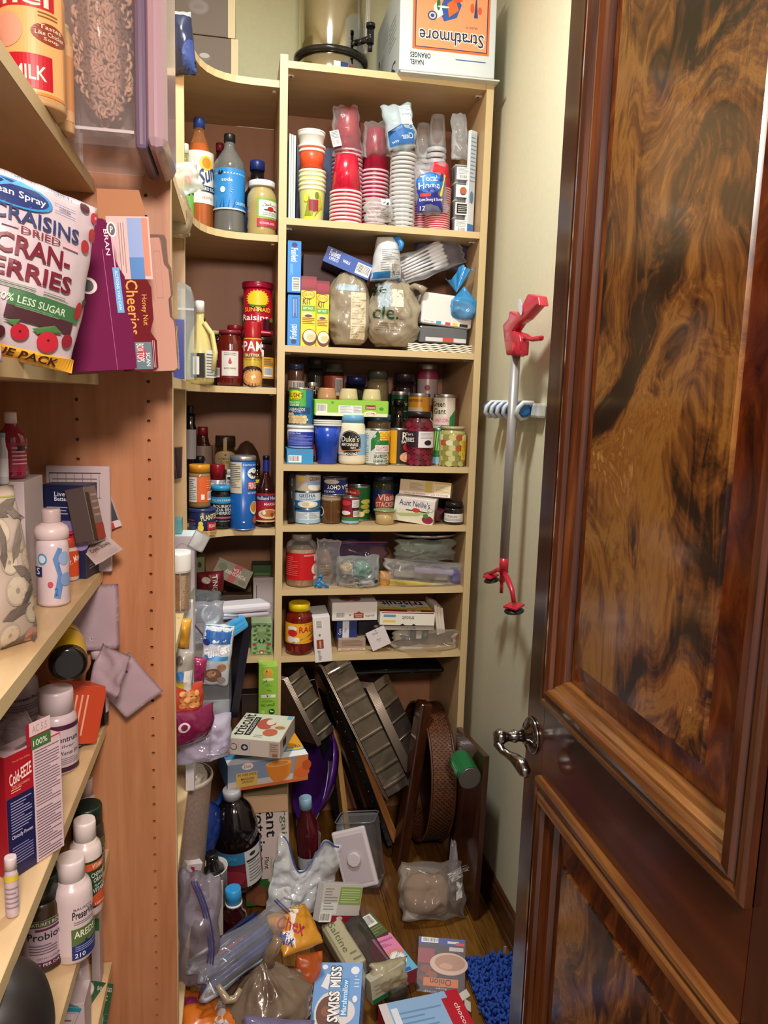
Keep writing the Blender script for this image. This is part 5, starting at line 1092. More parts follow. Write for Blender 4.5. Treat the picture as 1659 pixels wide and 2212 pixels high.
z = C[3]+.001
o = thing('cream_syrup_jug', 'cream coloured syrup jug with a see-through handle and black label', 'jug', Matrix.Translation((A(432, 800, 2.24).x, 2.24, z)))
R, Hh = .034, A(423, 676, 2.24).z-z
bm = bmesh.new(); lathe(bm, [(R*.9, 0), (R*1.15, .01), (R*1.2, .04), (R*1.05, .09), (R*.75, .14), (R*.35, .175), (.012, .19), (.012, .2)], 32, 0, None, True, True, .75); link('jug_body', bm, m('#cdbf7a', .25, 0, .3), o)
bm = bmesh.new(); tube(bm, [(.012, -.01, .17), (.034, -.016, .14), (.043, -.018, .09), (.036, -.018, .04)], .007, 10); link('handle', bm, m('#d6c985', .25), o)
bm = bmesh.new(); lathe(bm, [(.013, .198), (.013, .225), (.011, .23)], 20, 0); link('cap', bm, m('#e6e6e2', .3), o)
art(o, [Rr(.3, .1, .62, .45, '#1a1a1c'), Rr(.36, .14, .5, .4, '#e0e0dc'), Rr(.64, .1, .9, .5, '#d9dcd8'), Li(.66, .12, .88, .46, 8, '#667')], cylmap(R*1.19, .19, 1.0, -.05))
cyl('sauce_bottle', 'black sauce bottle with a dark cap behind the cream jug', 'bottle', 437, 34, 686, z, 2.42, BOT('#15120f', '#16171b', None, .34, .38, .5, .7, .06))
cyl('relish_jar', 'dark jar with a pale gold lid and a nutrition label', 'jar', 458, 40, 715, z, 2.42, JAR('#231a14', '#a8a078', '#d5dade', .84, .07, .86, .14, .66), [Tx('Nutrition Facts', .25, .6, .8, .64, '#223'), Li(.25, .18, .85, .58, 12, '#5c6a78')], 1.02)
cyl('tomato_sauce_jar', 'square-shouldered jar of tomato sauce with a dark red lid and pale label', 'jar', 497, 58, 714, z, 2.37, JAR(m('#5b150f', .1, 0, .5), '#7c2333', '#6f1424', .78, .07, .80, .14, .64, .84), [Rr(.3, .18, .7, .62, '#d8d3cc'), Po([(.46, .42), (.54, .42), (.5, .52)], '#b32430'), El(.5, .42, .04, .03, '#b32430'), Li(.36, .54, .64, .6, 2, '#555'), Tx('BLOOD ORANGE', .36, .3, .64, .33, '#333'), Bc(.04, .15, .24, .32), Rr(.04, .46, .17, .55, '#dbb9bf'), Rr(.08, .47, .14, .54, '#6f1424')], 1.02)
cyl('hot_sauce_jar', 'jar with a deep red lid behind the tomato sauce jar', 'jar', 508, 36, 703, z, 2.50, JAR('#3b1210', '#7c1620', '#d9b92c', .86, .12, .82, .60, .66))
zj = A(558, 728, 2.47).z
cyl('mustard_jar', 'dark jar with a yellow barcode label supporting the raisin canister', 'jar', 566, 52, 729, z, 2.46, JAR('#2c1410', '#2a1a16', '#d9a32c', .82, .12, .8, .18, .6), [Bc(.55, .22, .82, .40), Li(.55, .44, .85, .58, 4, '#667')], 1.02)
cyl('raisin_canister', 'big red raisin canister with a yellow sun emblem, on top of a jar', 'canister', 557, 62, 612, zj+.001, 2.47, [('canister', [(.98, 0), (1, .01), (1, .9)], m('#b3122c', .3)), ('lid', [(1.08, .89), (1.1, .90), (1.1, .985), (1.06, 1)], m('#a3163a', .25))],
    [El(.5, .68, .24, .15, '#f2d62a')] + [Po([(.5+.24*cos(a), .68+.15*sin(a)), (.5+.275*cos(a+.1), .68+.172*sin(a+.1)), (.5+.24*cos(a+.2), .68+.15*sin(a+.2))], '#f2d62a') for a in [i*.3 for i in range(21)]] + [Po([(.3, .58), (.7, .58), (.64, .53), (.36, .53)], '#3f8b3a'), Tx('SUN-MAID', .2, .44, .8, .52, '#f2d62a', 0, .02), Tx('Raisins', .12, .28, .74, .39, '#ffffff', 0, .05), El(.86, .3, .08, .05, '#6f9a2c')] + [El(.66+.07*(i % 4), .14+.05*(i//4), .05, .03, ('#3a1018', '#54202a')[i % 2]) for i in range(14)] + [Rr(.05, .04, .95, .1, '#c9173a'), Li(.5, .045, .8, .095, 1, '#f3c9ce')], 1.0)
cyl('cooking_spray_can', 'yellow cooking spray can with a red cap, butter pancake on the front', 'can', 546, 41, 696, z, 2.345, [('can_body', [(.96, 0), (1, .01), (1, .72), (.9, .75)], m('#cfae3e', .3, .1)), ('cap', [(.90, .74), (.92, .76), (.88, .985), (.84, 1)], m('#a81a24', .28)), ('base_ring', [(1.02, 0), (1.02, .02)], m('#c9ccd0', .3, .7))],
    [Rr(.1, .52, .92, .73, '#b3202c'), Tx('PAM', .14, .545, .88, .70, '#f4f0e8', 0, .06), Rr(.1, .45, .92, .52, '#8a5a2a'), Tx('BUTTER', .25, .465, .75, .505, '#f4e9d0', 0, .03), Tx('RICH BUTTER TASTE', .2, .41, .82, .43, '#6d5313'), El(.5, .16, .5, .16, '#2a1c14'), El(.54, .14, .42, .13, '#c98a4c'), El(.54, .15, .34, .10, '#dba363'), Po([(.5, .1), (.62, .14), (.56, .2), (.44, .16)], '#efe3b0')], 1.005)

z = C[4]+.001
zp = A(431, 1095, 2.24).z
cyl('peanut_can', 'squat navy peanut can with peanuts pictured, beneath the peanut butter', 'can', 437, 58, 1096, z, 2.235, [('can_body', [(.97, 0), (1, .02), (1, .88), (.97, .9)], m('#1b2650', .3)), ('lid', [(1.03, .88), (1.03, .97), (.98, 1)], m('#2a3a6c', .3))],
    [Tx('PLANTERS', .46, .60, .98, .80, '#eadf9a', 10, .05), Rr(.62, .22, .98, .5, '#b3262e'), Tx('PEANUTS', .66, .3, .96, .42, '#f4e9d0'), El(.46, .3, .07, .14, '#e3cf4a'), El(.46, .46, .055, .09, '#e3cf4a'), Li(.1, .25, .34, .5, 6, '#7580a8'), Rr(.1, .55, .3, .6, '#a3303a')] + [El(.45+.1*(i % 6), .06+.09*(i//6), .06, .05, ('#c9a56a', '#b58e54')[i % 2]) for i in range(12)], 1)
cyl('peanut_butter_jar', 'peanut butter jar with an amber lid and orange label, stacked on the navy can', 'jar', 431, 47, 1003, zp+.001, 2.235, JAR('#8b6a42', '#d08f1e', '#d8622c', .9, .17, .8, .14, .72, .98), [Rr(.12, .14, .42, .72, '#cfd0cc'), Li(.14, .18, .4, .68, 12, '#555'), Bc(.74, .18, .98, .38), Rr(.54, .2, .64, .32, '#f2e9e2'), Li(.7, .45, .95, .66, 4, '#f0a070')], 1.02)
cyl('cooking_spray_can', 'second cooking spray can, silvery with a red cap, behind the black cherry jar', 'can', 470, 35, 1003, z, 2.44, [('can_body', [(1, 0), (1, .72), (.92, .75)], m('#b9b4b8', .3, .3)), ('cap', [(.94, .74), (.9, .98), (.86, 1)], m('#8e1622', .28))], [Tx('PAM', .2, .55, .85, .7, '#f4f0e8', 0, .06)], 1.01)
cyl('cherry_jar', 'black jar of bourbon cherries with a bright blue lid', 'jar', 478, 47, 1048, z, 2.345, JAR('#0f0e12', '#2f9ad0', '#101014', .88, .11, .82, .1, .80, .96), [Rr(.02, .60, .98, .75, '#2b86b8'), Tx('TILLEN FARMS', .2, .65, .8, .70, '#bfe0f0'), Tx('BOURBON', .26, .5, .86, .57, '#dfe3e6', 0, .02), Tx('BADA BING', .22, .42, .9, .49, '#dfe3e6', 0, .02), Tx('CHERRIES', .28, .34, .84, .41, '#dfe3e6', 0, .02), Rr(.28, .25, .8, .29, '#b0586a'), Tx('all natural', .3, .18, .75, .21, '#9aa')], 1.02)
cyl('crisp_tube', 'tall bright blue crisp tube with a silver rim', 'tube', 525, 55, 984, z, 2.335, [('tube', [(.99, 0), (1, .01), (1, .94)], m('#1559a8', .3)), ('rim', [(1.03, .94), (1.05, .95), (1.05, .985), (1.0, 1)], m('#c9ccd2', .25, .8)), ('base_ring', [(1.02, 0), (1.02, .012)], m('#b9bcc2', .3, .8))],
    [Rr(.08, .50, .47, .92, '#cfc8b2'), Li(.11, .72, .44, .9, 7, '#444'), Rr(.1, .71, .45, .715, '#222'), Li(.11, .57, .44, .7, 6, '#666'), Tx('BURSTING WITH', .5, .87, .9, .895, '#e8f0fa'), El(.78, .77, .17, .075, '#eef0ee'), Po([(.64, .77), (.72, .79), (.80, .77), (.94, .80), (.92, .72), (.8, .705), (.7, .73)], '#121212'), El(.80, .82, .02, .008, '#121212'), Rr(.62, .55, .98, .66, '#b3202c'), Tx('PRINGLES', .64, .56, .98, .65, '#f4f0e8', 0, .05), Tx('SALT & VINEGAR', .62, .49, .98, .52, '#dfe9f5', 0, .03), El(.82, .30, .14, .09, '#e9e3d0'), El(.8, .31, .11, .07, '#c98d34'), El(.86, .13, .1, .05, '#b2542e'), Rr(.5, .1, .55, .12, '#dfe9f5')], 1.004)
cyl('marsala_bottle', 'dark red cooking wine bottle with a blue neck and red label', 'bottle', 575, 44, 984, z, 2.375, BOT(m('#2b0a0c', .08, 0, .6), '#101014', '#a3202c', .3, .33, .5, .74, .06, .08, .48) + [('neck_wrap', [(.35, .78), (.33, .94)], m('#1f2880', .3), {'capb': False, 'capt': False})], [Rr(.03, .38, .98, .45, '#22306e'), Tx('Holland House', .2, .39, .98, .44, '#f0ece0', 0, .03), Tx('MARSALA', .45, .31, .95, .35, '#f0dcd0', 0, .02), El(.6, .19, .34, .07, '#e3cfa6'), El(.6, .2, .24, .05, '#c07a3c'), Rr(.05, .08, .95, .1, '#e0cf9a'), El(.45, .21, .05, .03, '#efe6cf'), El(.7, .18, .06, .03, '#8a4a26')], 1.02)
cyl('syrup_bottle', 'brown syrup bottle with a red flip cap at the back', 'bottle', 438, 44, 922, z, 2.52, BOT('#3b1c14', '#7c1a22', '#8b7468', .5, .52, .72, .9, .08, .4, .80), [El(.5, .66, .08, .03, '#2a1a18'), El(.6, .4, .2, .08, '#3a1a14')], 1.02)
cyl('lemon_curd_jar', 'jar with a round cream paper tag and gold seal strip', 'jar', 487, 46, 941, z, 2.51, JAR('#4a3018', '#33281f', None, .88, .13, .84), [El(.5, .72, .42, .11, '#a08c64'), El(.5, .72, .38, .10, '#c9b68a'), El(.5, .72, .35, .092, '#b8a274'), Tx('LEMON', .3, .72, .7, .75, '#5a4424'), Tx('CURD', .34, .68, .66, .71, '#5a4424'), Po([(.45, .79), (.5, .76), (.55, .79)], '#5a2a1c'), Rr(.44, .82, .54, .97, '#a58a52')], 1.03)
pot = cyl('brown_pot', 'round brown lidded pot at the very back of the shelf', 'pot', 533, 60, 952, z, 2.58, [('pot', [(.7, 0), (.95, .2), (1, .5), (.97, .66)], m('#2b1f18', .4)), ('lid', [(1.02, .66), (.98, .74), (.8, .86), (.45, .96), (.1, 1)], m('#4a362a', .3, 0, .3))])
cyl('vinegar_bottle', 'tall black bottle with a white label against the drilled panel', 'bottle', 411, 30, 876, z, 2.45, BOT('#121114', '#24222a', None, .7, .5, .75, .9, .1), [Rr(.3, .55, .8, .8, '#a8a4a8')], 1.0)
cyl('extract_bottle', 'small bottle with a dark blue cap behind the peanut butter', 'bottle', 432, 22, 985, z, 2.38, BOT('#1a1c40', '#101420', None, .7, .8, .7, .85, .12))
cyl('white_bottle', 'white shouldered bottle with blue print glimpsed behind the crisp tube', 'bottle', 496, 26, 1014, z, 2.42, BOT('#c9cdd2', '#c9cdd2', '#4a78a8', .6, .5, .55, .8, .1, .3, .6), [El(.5, .85, .12, .03, '#222')], 1.02)
cyl('olive_oil_bottle', 'dark bottle with a yellow band glimpsed right of the crisp tube', 'bottle', 556, 30, 1000, z, 2.5, BOT('#2a1f10', '#1a1a1a', '#cfc22a', .4, .45, .6, .75, .08, .66, .72))

# lower corner shelf: tea boxes
z = C[5]+.001
gp = [Rr(.02, .01, .98, .99, '#8fae78')]
for sx in (-1, 1):
    c0 = .5
    for k in range(7):
        v = .06+.14*k; gp += [El(c0+sx*(.36-.06*(k % 2)), v, .09, .035, '#3e6b3c'), El(c0+sx*(.2+.05*(k % 2)), v+.05, .06, .03, '#5f8f50'), El(c0+sx*.28, v+.03, .03, .012, '#b2302c')]
    gp += [Po([(c0+sx*.05, .36), (c0+sx*.2, .44), (c0+sx*.08, .5), (c0+sx*.06, .47), (c0+sx*.14, .44), (c0, .38)], '#22351f'), El(c0+sx*.34, .32, .1, .03, '#b9333a'), El(c0+sx*.12, .92, .05, .02, '#22351f')]
gp += [El(.5, .1, .12, .05, '#b9333a'), El(.5, .08, .07, .03, '#e6dfc0'), Li(.28, .52, .72, .74, 12, '#5d7a4c')]
sbox('patterned_tea_box', 'green tea box patterned with leaves and red flowers, on the corner shelf', 'tea box', 543, 588, 1346, z, 2.335, .07, {'all': '#8fae78', 'top': '#a8bd8e'}, {'front': gp, 'right': [Rr(.1, .1, .4, .9, '#3a5a38')]})
sbox('flap_box', 'pale grey open carton with a tucked flap behind the patterned tea box', 'box', 547, 592, 1258, z, 2.42, .08, {'all': '#8f8684', 'front': '#b3a9aa'}, {'front': [Rr(.14, .0, .17, .96, '#3a3432'), Li(.25, .1, .92, .7, 9, '#a09698')]}, flaps=[('lid_flap', 'front', .02, 30, '#c2b7b6')])
sbox('green_tea_box', 'dark green box with a pink panel standing furthest back on the right', 'tea box', 545, 588, 1222, z, 2.54, .08, '#31502a', {'front': [Rr(.15, .6, .85, .85, '#9c8a86'), Rr(.1, .86, .9, .9, '#5d7f3c')]})
xbox('tilted_tea_box', 'olive tea box with a red band lying tilted on the pile', 'tea box', ((456, 1240, 2.44), (530, 1273, 2.42), (482, 1206, 2.46)), .09, {'all': '#77765a', 'top': '#8b8a6c', 'front': '#84836a'},
   {'front': [Po([(.42, 0), (.62, 0), (.72, 1), (.5, 1)], '#b02430'), Tx('YORKSHIRE', .3, .38, .9, .58, '#f0ece0', 180, .04), Tx('TEA', .48, .62, .72, .78, '#f0ece0', 180, .04), El(.2, .6, .12, .2, '#5d6a40'), El(.85, .2, .12, .12, '#5d6a40')]})
M, W, Hh = frame(A(424, 1284, 2.34), A(484, 1278, 2.36), A(436, 1236, 2.34))
o = pillow('red_tea_pouch', M, W, Hh, .05, m('#651824', .3), 86, .008, 26, 20); tag(o, 'dark red pouch with white letters under the tilted olive tea box', 'pouch')
art(o, [Tx('TING', .52, .2, .72, .9, '#d8c9c4', -90, .03), El(.3, .7, .15, .14, '#b8b0a0')], onto(o, W, Hh), step=.05)
sbox('olive_tea_box', 'olive green box with a dark spot at the far left of the tea pile', 'tea box', 420, 442, 1204, z+.21, 2.45, .08, '#6a7048', {'front': [El(.5, .7, .2, .12, '#1f2a1c')]})
for i, (x0, x1, top, hh, c, lb) in enumerate(((430, 545, 1288, .07, '#4b3a2c', 'brown carton under the red tea pouch'), (455, 528, 1304, .1, '#8d8680', 'grey carton at the bottom of the tea pile'), (424, 480, 1250, .09, '#3a2a20', 'dark brown carton under the olive green box'))):
    a = A(x0, top, 2.40+.02*i); sbox('tea_carton', lb, 'carton', x0, x1, top, z if i != 0 else z, 2.41+.06*i, .05, c)
M, W, Hh = frame(A(405, 1312, 2.24), A(475, 1316, 2.24), A(412, 1272, 2.24))
tag(pillow('smoky_wrap', M, W, Hh, .06, film('#9aa0a6', .4, .1, 30, .9), 88, .014, 22, 22), 'smoky clear wrap bunched on top of the zip bags', 'plastic wrap')
# white tray with moulded edge, blue lid
for i, (lb, c3, th, col, bv) in enumerate((('long white moulded tray lying across the canister, upper of two', ((474, 1330, 2.08), (586, 1320, 2.14), (474, 1312, 2.08)), .07, '#d9d6e0', .008), ('long white moulded tray, the lower one with a lilac shadowed rim', ((480, 1340, 2.08), (582, 1330, 2.14), (480, 1331, 2.08)), .07, '#bdb6c6', .004))):
    xbox('white_tray', lb, 'tray', c3, th, col, None, bevel=bv, rough=.3)
xbox('blue_tray', 'bright blue rounded plastic tray leaning over the white tray', 'tray', ((503, 1378, 1.98), (541, 1352, 2.06), (484, 1352, 1.98)), .06, {'all': '#3f9fe0'}, {'front': [Li(.1, .2, .8, .8, 2, '#2f8bd0')]}, bevel=.008, rough=.25)
xbox('navy_board', 'tall navy board standing against the corner shelf beside the clear canister', 'board', ((497, 1552, 2.14), (514, 1550, 2.2), (528, 1352, 2.14)), .10, '#16182c', None)
bb_ = sbox('green_box_tall', 'lime green tea box standing upside down in front of the shelf upright', 'tea box', 559, 600, 1440, A(580, 1548, 2.26).z, 2.26, .06, {'all': '#8cc63c', 'top': '#a3d04e'},
   {'front': [Rr(.02, .01, .98, .99, '#8dc63f'), El(.5, .88, .26, .08, '#e2b23a'), Rr(.32, .78, .7, .9, '#d9a23a'), El(.5, .74, .3, .03, '#efe8c8'), El(.42, .9, .04, .02, '#6d4a1a'), Po([(.1, .64), (.45, .70), (.45, .74)], '#5a8a1e'), Li(.36, .6, .7, .66, 3, '#4d7a22'), Rr(.14, .38, .9, .44, '#eef2e0'), Tx('14', .42, .385, .62, .435, '#2a3a1a', 180, .03), Tx('Thin', .44, .5, .68, .54, '#2a4a16', 180, .03), Tx('green tea', .12, .2, .86, .27, '#3a6a1e', 180, .03), Li(.2, .29, .85, .33, 2, '#4d7a22'), El(.7, .1, .16, .055, '#16211a'), Po([(.6, .09), (.8, .09), (.78, .12), (.72, .1), (.64, .14)], '#e8f0d8'), El(.24, .1, .1, .03, '#b9dc7f')]})
# panels / board inside the middle bay
zs = 1.075
# spice jar, silver box and friends at the drilled panel edge
sp = cyl('spice_jar', 'clear divided spice jar with a wide white lid, half hidden by the drilled panel', 'jar', 386, 52, 1190, 1.076, 1.66, [
    ('jar_body', [(.9, 0), (.98, .03), (.98, .70)], film('#d8cfc0', .15, .06, 0, .8), {'capt': False}), ('lid', [(1.03, .68), (1.04, .70), (1.04, .95), (1.0, 1)], m('#e4e6e4', .25)), ('screw_ring', [(1.0, .66), (1.0, .69)], WHITE)])
Hs = A(386, 1190, 1.66).z-1.076; Rs = .0255
bx('ground_spice', (-.022, -.012, .004), (.001, .012, Hs*.64), wood('spice_a', '#7a4a1e', '#a86a2c', (1, 1, 1), .8, 0, 200, 0, .5), sp); bx('coarse_spice', (.004, -.012, .004), (.021, .012, Hs*.60), wood('spice_b', '#8f6f4c', '#d9c09a', (1, 1, 1), .8, 0, 260, 0, .5), sp)
bx('divider', (.0018, -.022, .004), (.0032, .022, Hs*.66), film('#ffffff', .5), sp)
sbox('silver_box', 'tall silver-lilac box with a circle outline behind the spice jar', 'box', 372, 420, 1158, 1.077, 1.74, .08, {'all': '#b5adb5', 'top': '#cfe0e4', 'right': '#6d7a7c'}, {'front': [El(.45, .72, .34, .17, '#9b929c'), El(.45, .72, .31, .155, '#b5adb5'), Rr(.5, .56, .505, .88, '#8f8690'), Rr(.2, .5, .98, .505, '#9b929c'), Po([(.6, .0), (.98, .0), (.98, .2)], '#7d7f6a')]})
zt = A(396, 1158, 1.74).z
sbox('teal_box', 'small teal box on the silver box beside the panel edge', 'box', 368, 392, 1122, zt+.001, 1.76, .05, '#5f9aa0')
M, W, Hh = frame(A(404, 1180, 1.72), A(436, 1196, 1.72), A(412, 1138, 1.72))
tag(crumple_sheet('paper_slip', M, W, Hh, m('#f0f4f6', .4), 90, .003, 22, 10, bend=.2), 'curled white paper slip sticking out beside the silver box', 'paper')
cp = lay('brown_tumbler', 'dark brown tapered tumbler held at the drilled panel edge', 'tumbler', A(381, 1033, 1.9), A(374, 966, 1.9), .022, [('tumbler', [(.55, 0), (.6, .02), (1, .97), (1, 1), (.9, 1)], m('#3b2328', .2, 0, .4))])
# blue topped pitcher on the eye-level shelf
zp = 1.572
bl_ = thing('clear_pitcher', 'clear plastic pitcher with a dark blue L-shaped handle at eye level', 'pitcher', Matrix.Translation((A(384, 700, 1.62).x, 1.62, zp)))
Wp = (A(419, 700, 1.62)-A(384, 700, 1.62)).x; Hp = A(400, 611, 1.62).z-zp
bm = bmesh.new(); prism(bm, [(0, 0), (Wp, 0), (Wp*1.02, Hp*.8), (Wp*.8, Hp*.96), (Wp*.4, Hp), (0, Hp)], .09); link('pitcher_body', bm, film('#c9dde0', .38, .08, 0, .8), bl_)
bm = bmesh.new(); prism(bm, [(-.004, 0), (.012, .0), (.012, Hp*.62), (-.012, Hp*.62), (-.018, Hp*.57), (.0, Hp*.56), (.003, .02), (-.02, .012), (-.02, 0)], .02, 0, Matrix.Translation((0, -.004, 0))); link('handle', bm, m('#25378c', .25), bl_)
bx('label', (-.016, .0, .02), (-.001, .04, Hp*.5), m('#cdbb8a', .5), bl_); bx('ridge', (0, -.002, Hp*.72), (Wp, 0, Hp*.74), film('#e4f0f0', .6), bl_)
# stuff lower in the middle bay: clear canister with bags
cn = xbox('clear_canister', 'large clear open canister stuffed with food pouches, beside the drilled panel', 'canister', ((378, 1572, 1.80), (496, 1566, 1.80), (374, 1388, 1.80)), .16, '#ffffff', None, partname='canister_body', bevel=.006)
for ch in cn.children: ch.data.materials[0] = film('#d3dae2', .22, .06, 0, .6)
M, W, Hh = frame(A(428, 1478, 1.79), A(492, 1482, 1.79), A(432, 1346, 1.79))
o = pillow('icing_pouch', M, W, Hh, .04, m('#c9d3dc', .25), 92, .008, 24, 24); tag(o, 'blue-topped icing pouch with white script letters inside the clear canister', 'pouch')
art(o, [Rr(.02, .72, .98, .98, '#1f5fa8'), El(.12, .73, .12, .05, '#1c2c78'), Tx('Funfetti', .08, .54, .98, .70, '#f6f6f8', 10, .05), Rr(.1, .46, .9, .53, '#3d9bd8'), El(.45, .2, .3, .12, '#7d5a44'), El(.4, .22, .16, .07, '#c39a7c'), El(.72, .34, .15, .07, '#b58a6a'), El(.75, .12, .15, .06, '#9a8f92'), Li(.1, .06, .3, .16, 3, '#8a8f94')], onto(o, W, Hh), step=.1)
M, W, Hh = frame(A(404, 1470, 1.76), A(440, 1474, 1.76), A(420, 1418, 1.76))
tag(pillow('magenta_wrapper', M, W, Hh, .02, m('#8c1f52', .2, 0, .4), 93, .008, 40, 16), 'shiny magenta wrapper in front of the icing pouch', 'wrapper')
M, W, Hh = frame(A(398, 1390, 1.83), A(500, 1385, 1.83), A(398, 1300, 1.83))
zb2 = pillow('zip_bag', M, W*.85, Hh, .05, film('#c7ccd8', .3, .1, 30, .8), 94, .008, 20, 22); tag(zb2, 'clear zip bag with a dark zip, poking out of the clear canister', 'zip bag')
bm = bmesh.new(); tube(bm, [Vector((.01, -.03, Hh*.8)), Vector((.03, -.032, Hh*.5)), Vector((.055, -.03, Hh*.15)), Vector((.065, -.03, 0))], .002, 6); link('zip_strip', bm, m('#5a2a4a', .3), zb2)
M, W, Hh = frame(A(432, 1350, 1.86), A(476, 1352, 1.86), A(432, 1310, 1.86))
tub = thing('scoop', 'pale blue plastic scoop bowl resting in the canister mouth', 'scoop', M @ Matrix.Translation((W/2, .02, Hh*.45)) @ Matrix.Rotation(radians(75), 4, 'X') @ Matrix.Rotation(.5, 4, 'Y'))
bm = bmesh.new(); lathe(bm, [(.006, -.03), (.018, -.025), (.025, -.005), (.026, .004), (.023, .004), (.016, -.02)], 28, 0, None, True, False); link('bowl', bm, m('#a9bccb', .25), tub)
bm = bmesh.new(); tube(bm, [(.024, 0, 0), (.05, 0, .004), (.075, 0, .002)], .004, 8); link('handle', bm, m('#a9bccb', .25), tub)
sbox('white_panel_box', 'tall white carton edge behind the yellow pouch at the panel', 'carton', 398, 417, 1300, .621, 1.72, .10, '#cfcdd2', {'front': [El(.4, .62, .2, .01, '#222'), El(.4, .4, .15, .008, '#222')]})
def pouch(name, lb, c3, t, col, seed, its=None, cat='pouch', amp=.008, rough=.3, **kw):
    M, W, Hh = fr(c3); o = pillow(name, M, W, Hh, t, m(col, rough, 0, .2) if isinstance(col, str) else col, seed, amp, 24, 22, **kw); tag(o, lb, cat)
    if its: art(o, its, onto(o, W, Hh), step=.05)
    return o
pouch('dried_mango_pouch', 'golden yellow pouch beside the drilled panel', ((376, 1400, 1.60), (408, 1402, 1.60), (378, 1334, 1.60)), .03, '#c9952c', 101)
pouch('snack_pouch', 'grey and yellow snack pouch below the golden one', ((372, 1500, 1.58), (414, 1505, 1.60), (378, 1400, 1.58)), .04, '#9a958c', 102, [Rr(.3, .05, .9, .35, '#e0cf3c'), El(.5, .5, .2, .1, '#3d7ab8'), Rr(.7, .1, .98, .6, '#e6e6e6'), El(.4, .8, .2, .1, '#5a544c')])
pouch('pretzel_pouch', 'red pouch with golden pretzels pictured, above the magenta pouch', ((366, 1560, 1.54), (432, 1545, 1.60), (372, 1482, 1.54)), .04, '#b53a22', 103, [El(.2+.13*(i % 4), .45+.16*(i//4), .09, .08, ('#c98a4a', '#b0703a', '#d9a064')[i % 3]) for i in range(12)] + [Rr(.0, .05, .5, .2, '#c9b9b0')])
pouch('magenta_pouch', 'deep magenta shiny pouch in front of the white bin', ((366, 1618, 1.52), (452, 1590, 1.60), (372, 1540, 1.52)), .05, '#6f1440', 104, [El(.15, .6, .1, .14, '#d9c2cc'), El(.15, .6, .06, .09, '#6f1440')], rough=.18)
pouch('lilac_bag', 'shiny lilac-white plastic bag bunched over the bin', ((376, 1655, 1.62), (490, 1635, 1.62), (386, 1555, 1.62)), .06, film('#c9c2dc', .55, .1, 30, .9), 105, None, 'plastic bag', .024)
bn = lay('taupe_bin', 'taupe tapered bin with a pale rolled rim, half hidden by the drilled panel', 'bin', (A(392, 1880, 1.86).x, 1.86, .217), (A(392, 1675, 1.86).x, 1.86, A(400, 1672, 1.86).z), .078,
    [('bin_body', [(.62, 0), (.64, .01), (.96, .97)], wood('bin_taupe', '#8c7a70', '#a39186', (1, 1, 1), .5, 0, 140, 0, .2), {'capt': False}), ('rim', [(.95, .965), (1.0, .97), (1.01, .99), (.99, 1), (.95, 1)], m('#b5a79b', .4), {'capt': False, 'capb': False}), ('bin_inside', [(.62, .03), (.93, .97)], m('#6f6058', .6), {'capt': False})])
tag(blob('bin_liner_bag', (.06, .06, .05), film('#d9d2c4', .6, .15, 30, .9), 106, .02, 24, 5, None, Matrix.Translation((A(392, 1672, 1.86).x, 1.86, A(400, 1690, 1.86).z)), power=2.2), 'crumpled pale bag lying inside the taupe bin', 'plastic bag')

# ================================================================ left unit, nearest the door
# --- top shelf: big jars and the cereal container
z = Lz[1]+.001
def bigjar(lab, px, wpx, top, Y, its, body):
    return cyl('bouillon_jar', lab, 'jar', px, wpx, top, z, Y, [('jar_body', [(.96, 0), (1, .02), (1, .80), (.93, .9), (.7, .97)], body), ('lid', [(.72, .96), (.72, 1.0)], m('#c9b98c', .3))], its, 1.0)
bigjar('big clear-shouldered stock powder jar with red and orange label, top shelf near left', 66, 140, -60, 1.02,
       [Rr(.05, .06, .86, .86, '#d98a3c'), Rr(.08, .08, .83, .84, '#e0b070'), Rr(.02, .66, .72, .80, '#b8232c'), Tx('nel', .2, .675, .66, .785, '#f0dcd0', 0, .05), El(.68, .50, .2, .075, '#8a3a24'), Tx('Tastes', .56, .53, .8, .56, '#f2e0c8'), Tx('Like Chicken', .52, .485, .84, .515, '#f2e0c8'), Tx('Soup', .6, .445, .76, .475, '#f2e0c8'), Rr(.2, .1, .68, .34, '#b8162c'), Tx('MILK', .3, .16, .62, .26, '#f0dcd0', 0, .05), El(.25, .5, .16, .12, '#dba089'), Li(.55, .6, .75, .65, 2, '#8a5a30')], m('#c9a372', .2, 0, .4))
bigjar('tall stock powder jar squeezed between the big jar and the cereal container', 128, 56, 55, 1.09, [Rr(.1, .1, .9, .8, '#d6ab7c'), Rr(.5, .2, .9, .7, '#c98f5c')], m('#c9a372', .2, 0, .4))
bigjar('stock powder jar cut off by the left picture edge on the top shelf', -55, 110, -70, 1.02, [Rr(.5, .05, .98, .75, '#a3283a'), Rr(.55, .5, .98, .7, '#c9b9a0')], m('#c2a070', .2, 0, .4))
